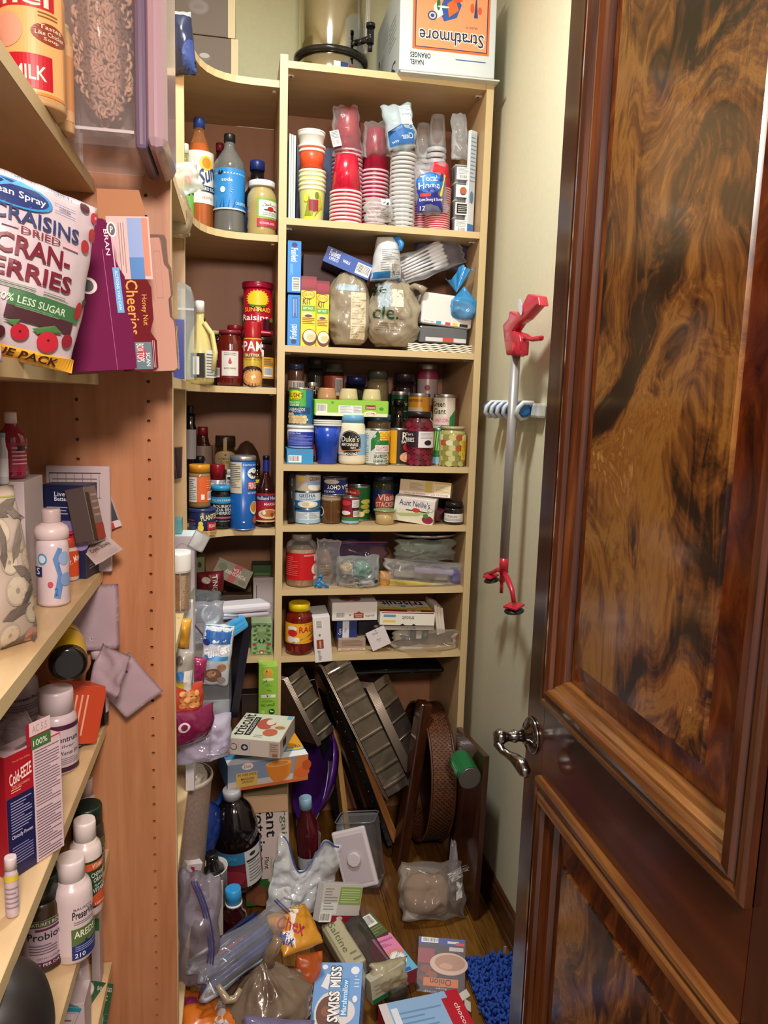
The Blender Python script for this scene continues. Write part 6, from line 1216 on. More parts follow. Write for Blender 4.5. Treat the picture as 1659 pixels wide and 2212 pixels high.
# cereal container lying on its side, lid to the right
a = A(160, 392, 1.14); X0 = A(150, 392, 1.14).x-.008; X1 = A(300, 300, 1.13).x; X2 = A(345, 300, 1.13).x; zc0 = z
ct = thing('cereal_container', 'large clear storage container of cereal rings lying on its side, lilac lid facing right', 'container', (0, 0, 0))
bm = bmesh.new(); addbox(bm, (X0, 1.13, zc0), (X1, 1.27, zc0+.40), 0, None, .012); link('container_body', bm, film('#e6dfe0', .16, .05, 0, .9), ct)
bm = bmesh.new(); addbox(bm, (X1-.004, 1.122, zc0-.0), (X1+.012, 1.278, zc0+.41), 0, None, .006); link('lid_seal', bm, m('#6f5f78', .3), ct)
bm = bmesh.new(); addbox(bm, (X1+.010, 1.112, zc0-.002), (X1+.038, 1.284, zc0+.415), 0, None, .016); link('lid', bm, m('#b095a2', .22, 0, .4), ct)
for zz in (.02, .375): bx('rib', (X0+.01, 1.1285, zc0+zz), (X1-.006, 1.13, zc0+zz+.004), film('#f0ebee', .5), ct)
bgM = Matrix.Translation((X0+.014, 1.195, zc0+.045))
WW = X1-X0-.03
crl = thing('cereal_bag', 'bag of beige cereal rings inside the clear container', 'cereal', bgM)
ring = bmesh.new(); rr = random.Random(5)
def torus(bm, M, R, r, n=12, k=6):
    g = []
    for i in range(n):
        a = 2*pi*i/n; g.append([bm.verts.new(M @ Vector(((R+r*cos(2*pi*j/k))*cos(a), (R+r*cos(2*pi*j/k))*sin(a), r*sin(2*pi*j/k)))) for j in range(k)])
    for i in range(n):
        for j in range(k):
            f = bm.faces.new((g[i][j], g[(i+1) % n][j], g[(i+1) % n][(j+1) % k], g[i][(j+1) % k])); f.smooth = True
for i in range(1500):
    u, v = rr.random(), rr.random(); dep = rr.random()*.02
    yy = -.05*sin(pi*min(max(u, .06), .94))**.3*sin(pi*min(max(v, .05), .95))**.3+dep
    if v > .97-.04*abs(u-.4) or (v < .14 and abs(u-.55) > .06+v*3): continue
    Mr = Matrix.Translation((u*WW, yy, v*.31)) @ Euler((pi/2+rr.uniform(-.9, .9), rr.uniform(-.9, .9), rr.uniform(0, 6))).to_matrix().to_4x4()
    torus(ring, Mr, .0047, .0022)
o = link('cereal_rings', ring, m('#c09a80', .6), crl); o['kind'] = 'stuff'
bm = bmesh.new(); addbox(bm, (.008, -.026, .03), (WW-.008, .03, .30), 0, None, .01); link('cereal_fill', bm, m('#8f6a56', .8), crl)
pillow('bag_film', Matrix.Translation((-.002, 0, -.01)), WW+.004, .335, .118, film('#e2d5d6', .14, .06, 30, .9), 110, .006, 18, 28, crl)

# --- eye-level shelf: fruit pouch and cereal boxes seen edge on
z = Lz[2]+.001
M, W, Hh = fr(((-135, 742, .80), (152, 808, .88), (-40, 346, .82)))
cbp = pillow('dried_fruit_pouch', M, W, Hh, .06, m('#d6cdd4', .3, 0, .3), 120, .003, 14, 40, mats=[m('#c3b8c0', .3, 0, .3)], pinch=.0); tag(cbp, 'large white pouch of dried cranberries with a blue oval badge and yellow foot', 'pouch')  # white pouch greyed in its base colour for the dim light here
DKB = '#2a3566'; CRN = '#6d1a2e'
ca = [Po([(.0, .0), (1.0, .0), (.995, .085), (.0, .10)], '#e0aa34'), Tx('VALUE PACK', .26, .015, .95, .062, '#3a1420', 0, .05),
      Rr(.33, .215, .88, .335, '#4a2b33'), Rr(.33, .285, .92, .37, '#3f7248'), Tx('50% LESS SUGAR', .36, .315, .90, .355, '#c9dcc8', 0, .04), Li(.5, .29, .86, .31, 2, '#7ea284'),
      Li(.34, .385, .62, .42, 2, '#6a8a6c'), Li(.68, .385, .9, .42, 2, '#6a8a6c'),
      Tx('ERRIES', .30, .44, .90, .535, CRN, 0, .08), Tx('CRAN-', .30, .56, .86, .665, CRN, 0, .08), Tx('DRIED', .46, .685, .76, .72, '#7a3040', 0, .05), Rr(.78, .69, .92, .71, '#d9aebb'), Rr(.33, .70, .44, .72, '#d9aebb'),
      Tx('CRAISINS', .25, .735, .92, .815, DKB, 0, .06),
      El(.40, .885, .285, .075, '#2f8ac6'), El(.385, .885, .27, .066, '#1c2f6d'), Po([(.22, .9), (.3, .948), (.45, .962), (.6, .94), (.5, .94), (.38, .93), (.31, .905), (.27, .89)], '#4aa2dc'), Tx('Ocean Spray', .17, .855, .63, .905, '#e8eaf2', 0, .03),
      Tx('OWNED', .74, .885, .84, .905, '#2a3566'), Rr(.7, .915, .88, .918, '#3a6aa8'), Rr(.7, .873, .88, .876, '#3a6aa8'),
      Tx('NORTH AMERICAN CRANBERRIES', .22, .972, .86, .99, DKB, 0, .02),
      El(.86, .955, .045, .03, '#4a1420'), El(.965, .92, .05, .035, '#b32034'), El(.968, .925, .012, .008, '#e9a0a8'), El(.945, .815, .045, .038, '#a32030'), El(.875, .73, .042, .038, '#a32030'), El(.90, .36, .035, .05, '#a32030'), Po([(.93, .36), (.97, .42), (.95, .45), (.92, .42)], '#2a3a34'),
      El(.47, .155, .07, .045, '#b32034'), El(.47, .158, .01, .008, '#4a1420'), El(.70, .14, .09, .058, '#c02a3c'), El(.70, .15, .012, .008, '#5a1420'), Po([(.55, .19), (.72, .24), (.8, .21), (.6, .17)], '#4a7a44'), Po([(.33, .2), (.45, .22), (.42, .18)], '#4a7a44'), El(.86, .175, .05, .04, '#8c2234'), El(.33, .13, .04, .035, '#4a1420')]
def cbmap(u, v, k):
    e = max(0.02, sin(pi*min(max(u, .004), .996)))**.45*max(0.02, sin(pi*min(max(v, .004), .996)))**.45
    return Vector((u*W, -.03*e-.0052-k*.00004, v*Hh))
def sh(it):
    if it[0] == 'T' or (it[0] in 'LR' and it[3] < .93 and not (it[0] == 'R' and it[4] < .4)): return (it[0],)+((it[1], it[2]-.11, it[3]-.012, it[4]-.11, it[5]-.012) if it[0] == 'T' else (it[1]-.11, it[2]-.012, it[3]-.11, it[4]-.012))+it[(6 if it[0] == 'T' else 5):]
    if it[0] == 'E' and it[1] < .6 and it[2] > .8: return ('E', it[1]-.11, it[2]-.012)+it[3:]
    if it[0] == 'P' and it[2] == '#4aa2dc': return ('P', [(a-.11, b-.012) for a, b in it[1]], it[2])
    return it
art(cbp, [sh(i) for i in ca if not (i[0] == 'T' and i[1] == 'VALUE PACK')]+[Tx('VALUE PACK', .12, .018, .84, .062, '#3a1420', 0, .05)], onto(cbp, W, Hh, .003), step=.03)
pouch('pink_pouch', 'pale pink pouch at the left picture edge on the eye-level shelf', ((-70, 786, .74), (7, 784, .74), (-50, 246, .74)), .02, '#cdb4b6', 121)
# cereal boxes with stepped opening flaps
def cereal(lab, c3, D, col, its, steps, edgecol, group=None):
    M, W, Hh = fr(c3); t = thing('cereal_box', lab, 'cereal box', M, None, group)
    pts = [(0, 0), (W*.9, 0)] + [(W*x, Hh*y) for x, y in steps] + [(0, Hh)]
    bm = bmesh.new(); prism(bm, pts, .0016); link('stepped_flap', bm, m(col, .75, 0, 0, .2), t)
    bm = bmesh.new(); addbox(bm, (0, .0025, 0), (W*.80, D, Hh), 0, None, .001); link('carton', bm, m(edgecol, .5), t)
    if its: art(t, its, FACES['front'](W, D, Hh))
    return t
st1 = [(.99, .02), (1.0, .33), (.98, .38), (.9, .41), (.9, .54), (.97, .57), (.96, .76), (.86, .80), (.80, .99)]
cereal('plain kraft-brown box end standing behind the purple cereal box', ((232, 800, 1.20), (330, 800, 1.20), (236, 408, 1.20)), .03, '#c08a66', None, [(.99, .02), (1, .9), (.9, 1)], '#b07a58')
cereal('purple magenta cereal box with a light blue strip, leaning behind the fruit pouch', ((150, 804, .98), (299, 797, 1.00), (160, 470, 1.0)), .03, '#650f42',
       [Tx('BRAN', .74, .76, .80, .93, '#e9c9d6', -90, .02), Li(.82, .66, .93, .9, 2, '#c98aa8', True), El(.86, .93, .07, .05, '#e9e2e4'), El(.86, .93, .05, .04, '#1c1418'), Tx('P', .84, .91, .88, .95, '#fff'), Rr(.80, .38, .90, .68, '#2a86c4'), Tx('ACTIONS YOU CAN', .83, .4, .87, .66, '#bfe0f4', -90), El(.42, .56, .13, .055, '#e9dfe2'), El(.41, .56, .09, .04, '#1c1418'), Rr(.69, 0, .695, .8, '#a8447c')], [(.98, .01), (1.0, .30), (.96, .36), (.93, .40), (.97, .62), (.9, .68), (.86, .74), (.85, .95), (.75, 1.0)], '#650f42')
cereal('dark red and orange honey cereal box with white and blue upper flap', ((255, 802, 1.08), (345, 800, 1.08), (250, 467, 1.08)), .03, '#6b1620',
       [Rr(.0, .60, 1, 1, '#cfb4b2'), Rr(.48, .60, .82, .99, '#7f9fd6'), Rr(.48, .60, .82, .74, '#2a78c0'), Rr(.82, .62, .96, .99, '#d27a5a'), Li(.25, .64, .42, .96, 3, '#8f6f70', True), Tx('Cheerios', .34, .24, .62, .595, '#e0a02c', -90, .03), Tx('Honey Nut', .66, .30, .82, .50, '#e0a02c', -90, .01), Rr(.40, .01, .85, .19, '#54707c'), El(.60, .12, .1, .05, '#a32438'), Tx('BOX TOPS', .48, .06, .66, .18, '#f2e6e2', -90, .03), Tx('SCAN', .70, .03, .8, .12, '#e6eef0', -90, .03), Li(.86, .02, .94, .2, 2, '#d0b4b4', True)], [(.97, .02), (.98, .2), (.84, .26), (.94, .34), (.94, .55), (.84, .60), (.95, .66), (.95, .98)], '#5a1a22')
cereal('pinkish plain inner carton with stepped edge, second from the right', ((300, 803, 1.15), (385, 800, 1.15), (300, 512, 1.15)), .03, '#c79a8a', [Rr(.62, .55, .63, .9, '#9a7264'), Rr(.78, .55, .79, .9, '#9a7264'), Rr(.62, .55, .79, .555, '#9a7264'), Rr(.62, .895, .79, .9, '#9a7264')], st1, '#b58676')
cereal('grey-brown carton edge furthest right in the cereal box row', ((322, 803, 1.22), (386, 802, 1.22), (322, 505, 1.22)), .04, '#7d655c', None, st1, '#7d655c')

# --- third shelf
z = Lz[3]+.001
sbox('tissue_box', 'white carton supporting the pink medicine bottle', 'box', -50, 51, 1040, z, 1.08, .1, '#b9aeb2')
zt = A(20, 1040, 1.08).z
cyl('medicine_bottle', 'bottle of pink liquid medicine with a white square cap', 'bottle', 22, 62, 890, zt+.001, 1.12, BOT(m('#8a1a3a', .12, 0, .5), '#d9c9c8', '#9a2344', .36, .44, .6, .8, .16, .1, .55), [Li(.5, .2, .9, .5, 5, '#d8a8b4'), Rr(.62, .42, .82, .5, '#2a1a24')], 1.02)
cyl('clear_bottle', 'grey translucent bottle behind the pink medicine', 'bottle', 50, 36, 945, z, 1.22, BOT(film('#8f868c', .7), '#9a9296', None, .4, .45))
cyl('grey_bottle', 'pale blue-grey bottle at the picture edge beside the pink medicine', 'bottle', 4, 22, 935, zt+.001, 1.04, BOT('#b5b9c2', '#7a9cb0', '#c9cdd2', .6, .65))
M, W, Hh = fr(((-72, 1430, .86), (80, 1376, .92), (-70, 1064, .88)))
FB = pillow('fruit_print_package', M, W, Hh, .06, m('#b5a79a', .4), 130, .005, 16, 22); tag(FB, 'soft package printed with grey leaves, citrus halves and pale fruit', 'package')
fits = [Po([(0, .955), (.5, 1.0), (1, .94), (1, .93), (.5, .97), (0, .93)], '#9aa04a'), Rr(.0, .60, 1, .615, '#8a8740')]
rr2 = random.Random(8)
for (cu, cv, r_) in ((.55, .76, .13), (.92, .55, .12), (.62, .38, .16), (.9, .22, .15), (.5, .1, .13), (.58, .56, .12)):
    fits += [El(cu, cv, r_*1.1, r_*.62, '#a89c8e'), El(cu, cv, r_*.95, r_*.53, '#c0b5a0'), El(cu, cv, r_*.2, r_*.12, '#968a7a')]
for (cu, cv, an) in ((.7, .88, .3), (.9, .82, -.4), (.75, .66, 1.0), (.6, .24, .2), (.8, .46, -.6), (.85, .34, .5), (.95, .1, 1.2), (.66, .02, .2), (.5, .9, -.5), (.52, .66, 1.4)):
    pts = [(.17, 0), (.07, .03), (-.06, .035), (-.15, 0), (-.06, -.03), (.07, -.03)]
    fits.append(Po([(cu+x*cos(an)-y*sin(an), cv+(x*sin(an)+y*cos(an))*.6) for x, y in [(a*1.5, b*1.9) for a, b in pts]], rr2.choice(('#6d635c', '#7d736b', '#5d564f'))))
fits += [El(.85, .05, .12, .05, '#c08a7c')]
art(FB, fits, onto(FB, W, Hh), step=.05)
wb = cyz('foam_bottle', 'white and blue printed bottle with a pump cap, in front of the navy box', 'bottle', 110, 74, 1098, 1312, z, [
    ('bottle_body', [(.9, 0), (1, .03), (.93, .3), (1, .45), (.95, .62), (.85, .70)], m('#cdbec4', .25)), ('collar', [(.8, .68), (1.0, .70), (1.02, .78), (.9, .82), (.5, .86)], m('#d2c2c0', .3)), ('cap', [(.5, .85), (.55, .87), (.55, .98), (.5, 1)], m('#b8a6a4', .3))],
    [El(.3, .5, .1, .06, '#4a90c0'), El(.3, .5, .07, .04, '#c9d6e2'), Po([(.5, .1), (.6, .3), (.5, .5), (.6, .62), (.68, .6), (.6, .48), (.7, .28), (.62, .08)], '#5a84b8'), El(.72, .5, .12, .07, '#8fa4c8'), El(.75, .28, .12, .07, '#7a94c0'), Rr(.12, .32, .3, .42, '#1f2c5a'), Tx('S', .17, .34, .25, .41, '#e0e4ee'), Tx('2', .52, .12, .58, .2, '#2a5a9a', 0, .03), El(.45, .24, .05, .03, '#c04a5a')], 1.0)
cyz('tablet_bottle', 'orange and white bottle squeezed between the foam bottle and the navy box', 'bottle', 148, 42, 1160, 1256, z, PILL('#c9b4ae', '#b8402a', '#c4481e', .7, .25, .1, .7), [Tx('Dr. Max', .4, .42, .9, .58, '#f2d9c9', 20)], 1.02)
nx = carton('navy_medicine_box', 'tall navy blue medicine box with a red ribbon line and lilac oval', 'box', AZ(96, 1247, z), AZ(188, 1250, z), A(80, 1046, AZ(96, 1247, z).y), .055, {'all': '#151c42', 'right': '#181c30', 'top': '#1c2550'},
     {'front': [Tx('Live', .3, .88, .55, .93, '#dfe0ea', 0, .02), Tx('Better', .3, .83, .62, .875, '#dfe0ea', 0, .02), Li(.12, .68, .6, .78, 3, '#9a9cc0'), Rr(.45, .50, .98, .62, '#7a6ea0'), El(.86, .38, .2, .08, '#8a7cb0'), Tx('280', .78, .38, .92, .42, '#fff'), Po([(.42, .46), (.7, .48), (.98, .56), (.98, .6), (.7, .51), (.42, .49)], '#b8243c'), Po([(.62, .44), (.8, .5), (.98, .50), (.98, .48), (.8, .47)], '#b8243c')],
      'right': [Rr(.15, .35, .75, .66, '#a39c90'), Li(.2, .38, .7, .63, 6, '#6a645c'), Li(.15, .7, .8, .92, 8, '#8a8a9c'), Li(.2, .08, .8, .28, 6, '#8a8a9c')]})
sbox('folded_leaflet_box', 'flat white box printed with a black ruled table, standing at the panel', 'box', 98, 236, 1006, z, 1.272, .012, {'all': '#b5a6a8', 'front': '#b9aaac', 'right': '#cbbec0'}, {'front': [Rr(.05, .93, .86, .94, '#2a2426'), Rr(.05, .70, .86, .705, '#2a2426')] + [Rr(.05+.13*i, .7, .056+.13*i, .93, '#2a2426') for i in range(7)] + [Li(.1, .72, .8, .9, 5, '#6a5f62'), Rr(.05, .1, .8, .6, '#a99a9c')]}, yaw=.02)
carton('makeup_box', 'narrow black and brown box with pale open end, leaning between navy and white boxes', 'box', A(205, 1168, 1.20), A(229, 1160, 1.245), A(176, 1052, 1.20), .03, {'all': '#4a3c3a', 'front': '#6d5f5a', 'top': '#cdb5ac'}, {'front': [Rr(.0, 0, .3, .9, '#1a1718'), Rr(.3, .0, 1, .3, '#8a2a24'), Li(.4, .4, .9, .9, 4, '#9a8a84')]})
rw = xbox('earplug_box', 'red and white box with a clear window, against the drilled panel', 'box', ((234, 1146, 1.285), (264, 1136, 1.29), (231, 1042, 1.285)), .012, {'all': '#c9bcbc', 'front': '#c9bcbc'}, {'front': [Rr(0, .72, .55, .96, '#b3182c'), Rr(0, 0, .5, .14, '#b3182c'), Rr(.08, .16, .88, .70, '#2c2e34'), Po([(.15, .2), (.3, .5), (.2, .68)], '#8a929c'), Po([(.5, .25), (.62, .5), (.5, .6), (.42, .4)], '#9aa4ae'), Rr(.88, .14, 1, .75, '#9a8e90')]})
M, W, Hh = fr(((206, 1218, 1.20), (266, 1186, 1.22), (204, 1170, 1.25)))
pc = crumple_sheet('paper_note', M, W, Hh, m('#d6c4c2', .5), 131, .002, 20, 8); tag(pc, 'small curled white note with the words Open Slowly, over the shelf edge', 'paper')
art(pc, [Tx('Open Slowly', .15, .45, .85, .72, '#2a2426', 8, .0), Li(.3, .78, .8, .9, 1, '#5a5052')], onto(pc, W, Hh), step=.05)

# --- fourth shelf
z = Lz[4]+.001
for i, (lb, c3, sd) in enumerate((('upper pale lilac folded paper standing against the drilled panel', ((128, 1410, 1.26), (258, 1402, 1.27), (145, 1266, 1.26)), 140), ('large lilac paper leaflet folded open, jutting over the drilled panel', ((196, 1470, 1.24), (248, 1526, 1.25), (240, 1366, 1.24)), 141), ('small crumpled lilac paper bunched behind the brown bottle', ((190, 1480, 1.22), (250, 1510, 1.22), (215, 1390, 1.22)), 142))):
    M, W, Hh = fr(c3); o = crumple_sheet('paper_leaflet', M, W*(1.5 if i == 1 else 1), Hh, m('#d8c5d2', .55), sd, .003+.003*(i == 2), 9+9*(i == 2), 14); tag(o, lb, 'paper')
    if i == 1: art(o, [Rr(.22, .66, .28, .72, '#3a4aa0')], onto(o, W*1.5, Hh), step=.05)
cyz('pill_bottle', 'large white supplement bottle at the picture edge with a facts panel', 'bottle', 28, 104, 1420, 1605, z, PILL('#bfb2c2', '#c9bdc8', '#b9aec2', .62), [Tx('Supplement Facts', .3, .5, .9, .56, '#1d1a2a', 0, .04), Li(.32, .38, .9, .48, 3, '#6a6078'), Li(.3, .12, .92, .36, 6, '#7a708a')], 1.02)
lay('vitamin_jar', 'amber jar with a yellow label lying on its side, black base toward the room', 'jar', A(148, 1437, 1.10), A(142, 1380, 1.20), .0262, [('jar_body', [(.7, 0), (.93, .01), (1, .05), (1, .8), (.8, .95)], m('#14100c', .12, 0, .6)), ('paper_label', [(1.02, .12), (1.02, .75)], m('#c9a51c', .4), {'capb': False, 'capt': False}), ('lid', [(.85, .9), (.85, 1.1)], m('#d0ad20', .3))], None)
ob2 = carton('orange_box', 'flat orange box with pale lines of print, beneath the lying jar', 'box', A(88, 1612, 1.16), A(209, 1606, 1.20), A(80, 1482, 1.16), .03, {'all': '#b84424', 'front': '#bd4526', 'right': '#c9b0a8'}, {'front': [Li(.42, .15, .72, .85, 3, '#e0a890', True)]})
cyz('cough_syrup_bottle', 'brown glass medicine bottle with a white ridged cap', 'bottle', 208, 49, 1397, 1574, z, BOT(m('#1c0f0e', .08, 0, .6), '#c9b6b6', None, .46, .52, .62, .8, .13) + [('paper_label', [(1.02, .18), (1.02, .56)], m('#b9adb0', .4), {'capb': False, 'capt': False})], [Rr(.0, .18, .72, .56, '#1c0f0e')], 1.03)
cyz('multivitamin_bottle', 'white square-shouldered multivitamin bottle with a purple-edged label', 'bottle', 120, 88, 1487, 1678, z, [('bottle_body', [(.93, 0), (1, .03), (1, .62), (.97, .68), (.72, .74)], m('#c9b9bf', .25), {}), ('cap', [(.84, .73), (.84, .96), (.8, 1)], m('#d0c4ca', .3), {'flute': (30, .03)})],
    [Rr(.06, .06, .94, .60, '#c4b4bc'), Rr(.06, .56, .94, .62, '#4a1638'), Rr(.06, .04, .94, .10, '#3a1230'), Tx('Centrum', .44, .41, .86, .48, '#2a1a28', 0, .05), Tx('Silver', .5, .34, .78, .38, '#5a4a58'), Tx('Women 50+', .52, .25, .86, .30, '#2a1a28', 0, .03), Li(.48, .13, .86, .22, 4, '#7a6a74'), Po([(.44, .50), (.5, .54), (.54, .5)], '#c9405a')], 1.02)
lay('black_lid_jar', 'black ridged jar lid facing the room behind the multivitamin bottle', 'jar', A(160, 1590, 1.20), A(160, 1588, 1.25), .021, [('lid', [(.86, 0), (1, .1), (1, .6)], m('#15161a', .3), {'flute': (24, .03)}), ('lid_disc', [(.6, -.01), (.6, .0)], m('#3a4442', .35)), ('jar_body', [(.9, .6), (.9, 1)], m('#24201e', .3))])
fl_ = carton('cold_tablet_box', 'torn-open red, navy and white medicine box standing near the shelf edge', 'box', AZ(22, 1903, z), AZ(140, 1826, z), A(8, 1640, AZ(22, 1903, z).y), .03, {'all': '#a31628', 'front': '#cbb4bb', 'right': '#14142c', 'top': '#cbb4bb'},
   {'front': [Rr(.0, .66, .50, 1, '#a31628'), Rr(.0, .0, .50, .66, '#1a1c4c'), Rr(.47, .005, .985, .97, '#d0bac2'), Tx('Cold-EEZE', .06, .77, .44, .87, '#f0e0d8', 6, .06), Tx('ZINC GLUCONATE', .1, .73, .4, .75, '#e8a888'), Li(.08, .69, .4, .73, 2, '#e8c0a8'), Tx('The #1 Best Selling', .12, .93, .42, .95, '#e88a4a'), Li(.06, .36, .42, .63, 12, '#a8a8d0'), Tx('Clinically Proven', .06, .31, .42, .35, '#d8d8f0', 0, .02), Li(.06, .1, .42, .26, 7, '#8a8ab8'), Li(.50, .02, .95, .45, 18, '#5a4a58'), Li(.50, .47, .95, .95, 20, '#6a5a66')]})
bx('torn_flap', (.03, -.002, fl_['_h']), (.062, 0, fl_['_h']+.028), m('#a3182a', .4), fl_)
art(fl_, [Rr(.04, .0, .6, .5, '#3f6a3a'), Tx('100%', .1, .1, .5, .35, '#dfe8dc'), Rr(.0, .55, .6, 1.1, '#d2c0c2'), Tx('AC 5.5', .08, .65, .5, .95, '#b98a94', 0, .02)], lambda u, v, k: Vector((.032+u*.05, -.0025-k*.00004, fl_['_h']-.004+v*.03)))
M, W, Hh = fr(((4, 1652, .88), (60, 1620, .92), (2, 1580, .88)))
tag(pillow('clear_pouch', M, W, Hh*1.3, .03, film('#8f8088', .4, .08, 30, .9), 150, .01, 26, 18), 'clear pouch poking out of the torn medicine box', 'pouch')
cyl('small_pill_bottle', 'small white and yellow bottle at the front left of the torn medicine box', 'bottle', 22, 30, 1850, z-.0, .80, PILL('#bfb0b6', '#d0c4c8', '#c0b0b8', .9, .2, .08, .6), [Rr(.1, .62, .9, .72, '#c9b53c'), Li(.2, .15, .8, .55, 5, '#8a7a84')], 1.02)

# --- fifth shelf
z = Lz[5]+.001
cyz('white_bottle', 'plain white bottle at the back of the low bottle shelf', 'bottle', 183, 46, 1680, 1850, z, PILL('#bba9a8', '#c9b8b6'))
cyz('vitamin_d_bottle', 'dark bottle with a wide dark green cap and a large letter D', 'bottle', 188, 70, 1738, 1905, z, PILL('#2a2620', '#12261e', '#8f8a86', .93, .24, .1, .56), [Rr(.3, .44, .95, .56, '#4a5a2c'), Tx('D', .80, .34, .9, .43, '#1a1a1a', 0, .05), Li(.62, .14, .92, .32, 6, '#5a5652')], 1.02)
cyz('vitamin_c_bottle', 'white bottle with an orange and green vitamin label', 'bottle', 182, 72, 1770, 1988, z, PILL('#dccfcc', '#e6dcda', '#21402a', .68), [Rr(.02, .52, .98, .60, '#c95a2a'), Tx('VITAMIN C', .62, .535, .96, .585, '#f2e2c8', 0, .02), Tx('CHEWABLE', .60, .44, .98, .49, '#dfe8dc', 0, .03), Tx('ORANGE', .64, .38, .96, .43, '#dfe8dc', 0, .03), Tx('FLAVOR', .66, .33, .88, .36, '#dfe8dc'), Tx('VITAMIN', .62, .27, .98, .32, '#dfe8dc', 0, .03), El(.85, .19, .3, .08, '#c9552c'), Tx('100mg', .66, .13, .9, .16, '#f2e2c8')], 1.02)
cyz('eye_vitamin_bottle', 'large white eye vitamin bottle with black print and green and blue blocks', 'bottle', 152, 90, 1851, 2088, z, PILL('#d8c9ca', '#e4d9d8', '#d6c6c8', .68), [Tx('BAUSCH', .52, .555, .82, .58, '#3a3a42'), Tx('PreserVision', .50, .47, .98, .55, '#14141c', 0, .06), Li(.52, .41, .88, .45, 2, '#5a5a62'), Rr(.48, .21, .98, .375, '#55703a'), Tx('AREDS 2', .52, .28, .98, .35, '#e8ecdc', 0, .05), Rr(.48, .06, .98, .21, '#23306e'), Po([(.48, .21), (.7, .25), (.98, .22), (.98, .18), (.48, .19)], '#23306e'), Li(.53, .14, .9, .2, 3, '#a8b0d8'), Tx('210', .52, .08, .68, .125, '#e6eaf6', 0, .03)], 1.02)
cyz('probiotic_bottle', 'dark green capped amber bottle with a lilac label, front left of the low shelf', 'bottle', 86, 90, 1886, 2108, z, PILL('#3a2a14', '#0e2219', '#b5a4b0', .86, .27, .12, .60), [Rr(.02, .53, .98, .60, '#3f4a2c'), Tx("NATURE'S BOUNTY", .3, .545, .95, .585, '#c9cbb0'), Rr(.4, .49, .95, .515, '#5a1a48'), Tx('Probiotic', .28, .39, .92, .47, '#1c1620', 0, .04), Rr(.78, .3, .95, .37, '#5a1a48'), Li(.3, .23, .72, .35, 4, '#5a4e58'), Tx('DIETARY SUPPLEMENT', .42, .18, .85, .2, '#5a4e58'), Rr(.3, .09, .98, .15, '#4a1640'), Tx('1 PER DAY', .45, .105, .8, .135, '#d9c8d4'), Rr(.3, .04, .95, .09, '#2e2410')], 1.02)

# --- lowest visible shelf
z = Lz[6]+.001
p0 = A(34, 2262, .96); 
bk_ = carton('eye_drop_box', 'eye drop box with a teal top and white front, bottom left', 'box', A(52, 2290, 1.02), A(128, 2290, 1.06), A(38, 2168, 1.02), .05, {'all': '#c2b2b8', 'top': '#1f86a0', 'right': '#8fa3ac'}, {'top': [Tx('blink', .35, .3, .85, .7, '#e6eef2', 180, .05), Tx('tears', .4, .78, .7, .92, '#cfe0e8', 180)], 'front': [Rr(.08, 0, .92, .9, '#a89aa2'), Rr(.1, 0, .9, .88, '#c9bac0'), Li(.15, .3, .85, .8, 5, '#6a5f68'), Rr(0, .92, 1, 1, '#1f86a0')], 'right': [Li(.2, .1, .8, .9, 6, '#a8bcc4')]})
dj = cyl('dark_jar', 'dark maroon jar lid behind the teal-topped eye drop box', 'jar', 82, 88, 2106, z+.03, 1.10, JAR('#1c1218', '#1c1016', None, .9, .2))
cyz('white_tube', 'white flip-cap tube standing behind the eye drop box', 'tube', 172, 46, 2078, 2190, z+.0, [('tube', [(.95, 0), (1, .02), (1, .5), (.8, .98)], m('#c0b0b4', .3)), ('ring', [(1.25, .3), (1.3, .34), (1.2, .38)], m('#c9bcbc', .3))])
carton('bandage_box', 'green and white bandage packet lying tilted against the drilled panel', 'box', A(178, 2260, 1.16), A(222, 2262, 1.20), A(200, 2118, 1.22), .012, {'all': '#1f5a3c', 'right': '#c9b8bc'}, {'front': [Rr(0, 0, 1, 1, '#1c5c3a')] + [Rr(.1+.18*i, .0, .115+.18*i, .6, '#4a8a64') for i in range(5)] + [Rr(0, .1+.1*i, 1, .11+.1*i, '#4a8a64') for i in range(5)] + [El(.5, .4, .28, .16, '#9aa8a4'), Rr(.2, .1, .7, .35, '#bfae9a'), Tx('BANDAGES', .2, .86, .95, .93, '#dfe8dc'), Li(.3, .7, .8, .82, 2, '#bcd0bc')]})
sbox('white_box', 'pale grey box at the very bottom beside the white tube', 'box', 142, 182, 2172, z, 1.10, .05, '#b9adb2', {'front': [Rr(.0, 0, 1, .45, '#8f8488'), Li(.1, .05, .7, .4, 5, '#5a5054'), Rr(.8, 0, .88, .3, '#2a2426')]})
sbox('upright_panel_box', 'tall pale green and white box standing behind the eye vitamins', 'box', 195, 214, 1985, z, 1.24, .03, {'all': '#b0a2a2'}, {'front': [Rr(0, .82, 1, 1, '#2a6a34')]})
# dark rounded thing at the camera's lower left
tag(blob('black_bag', (.055, .06, .075), m('#1b1514', .5), 160, .004, 8, 4, None, Matrix.Translation(A(-10, 2240, .74)), power=2.2), 'rounded black bag filling the bottom left corner of the view', 'bag')

# ================================================================ the pile on the floor
def pbag(name, lb, c3, t, mat, seed, its=None, cat='plastic bag', amp=.012, s=18, n=28, **kw):
    M, W, Hh = fr(c3); o = pillow(name, M, W, Hh, t, mat, seed, amp, s, n, **kw); tag(o, lb, cat); o['_w'] = W; o['_h'] = Hh
    if its: art(o, its, onto(o, W, Hh), step=.05)
    return o
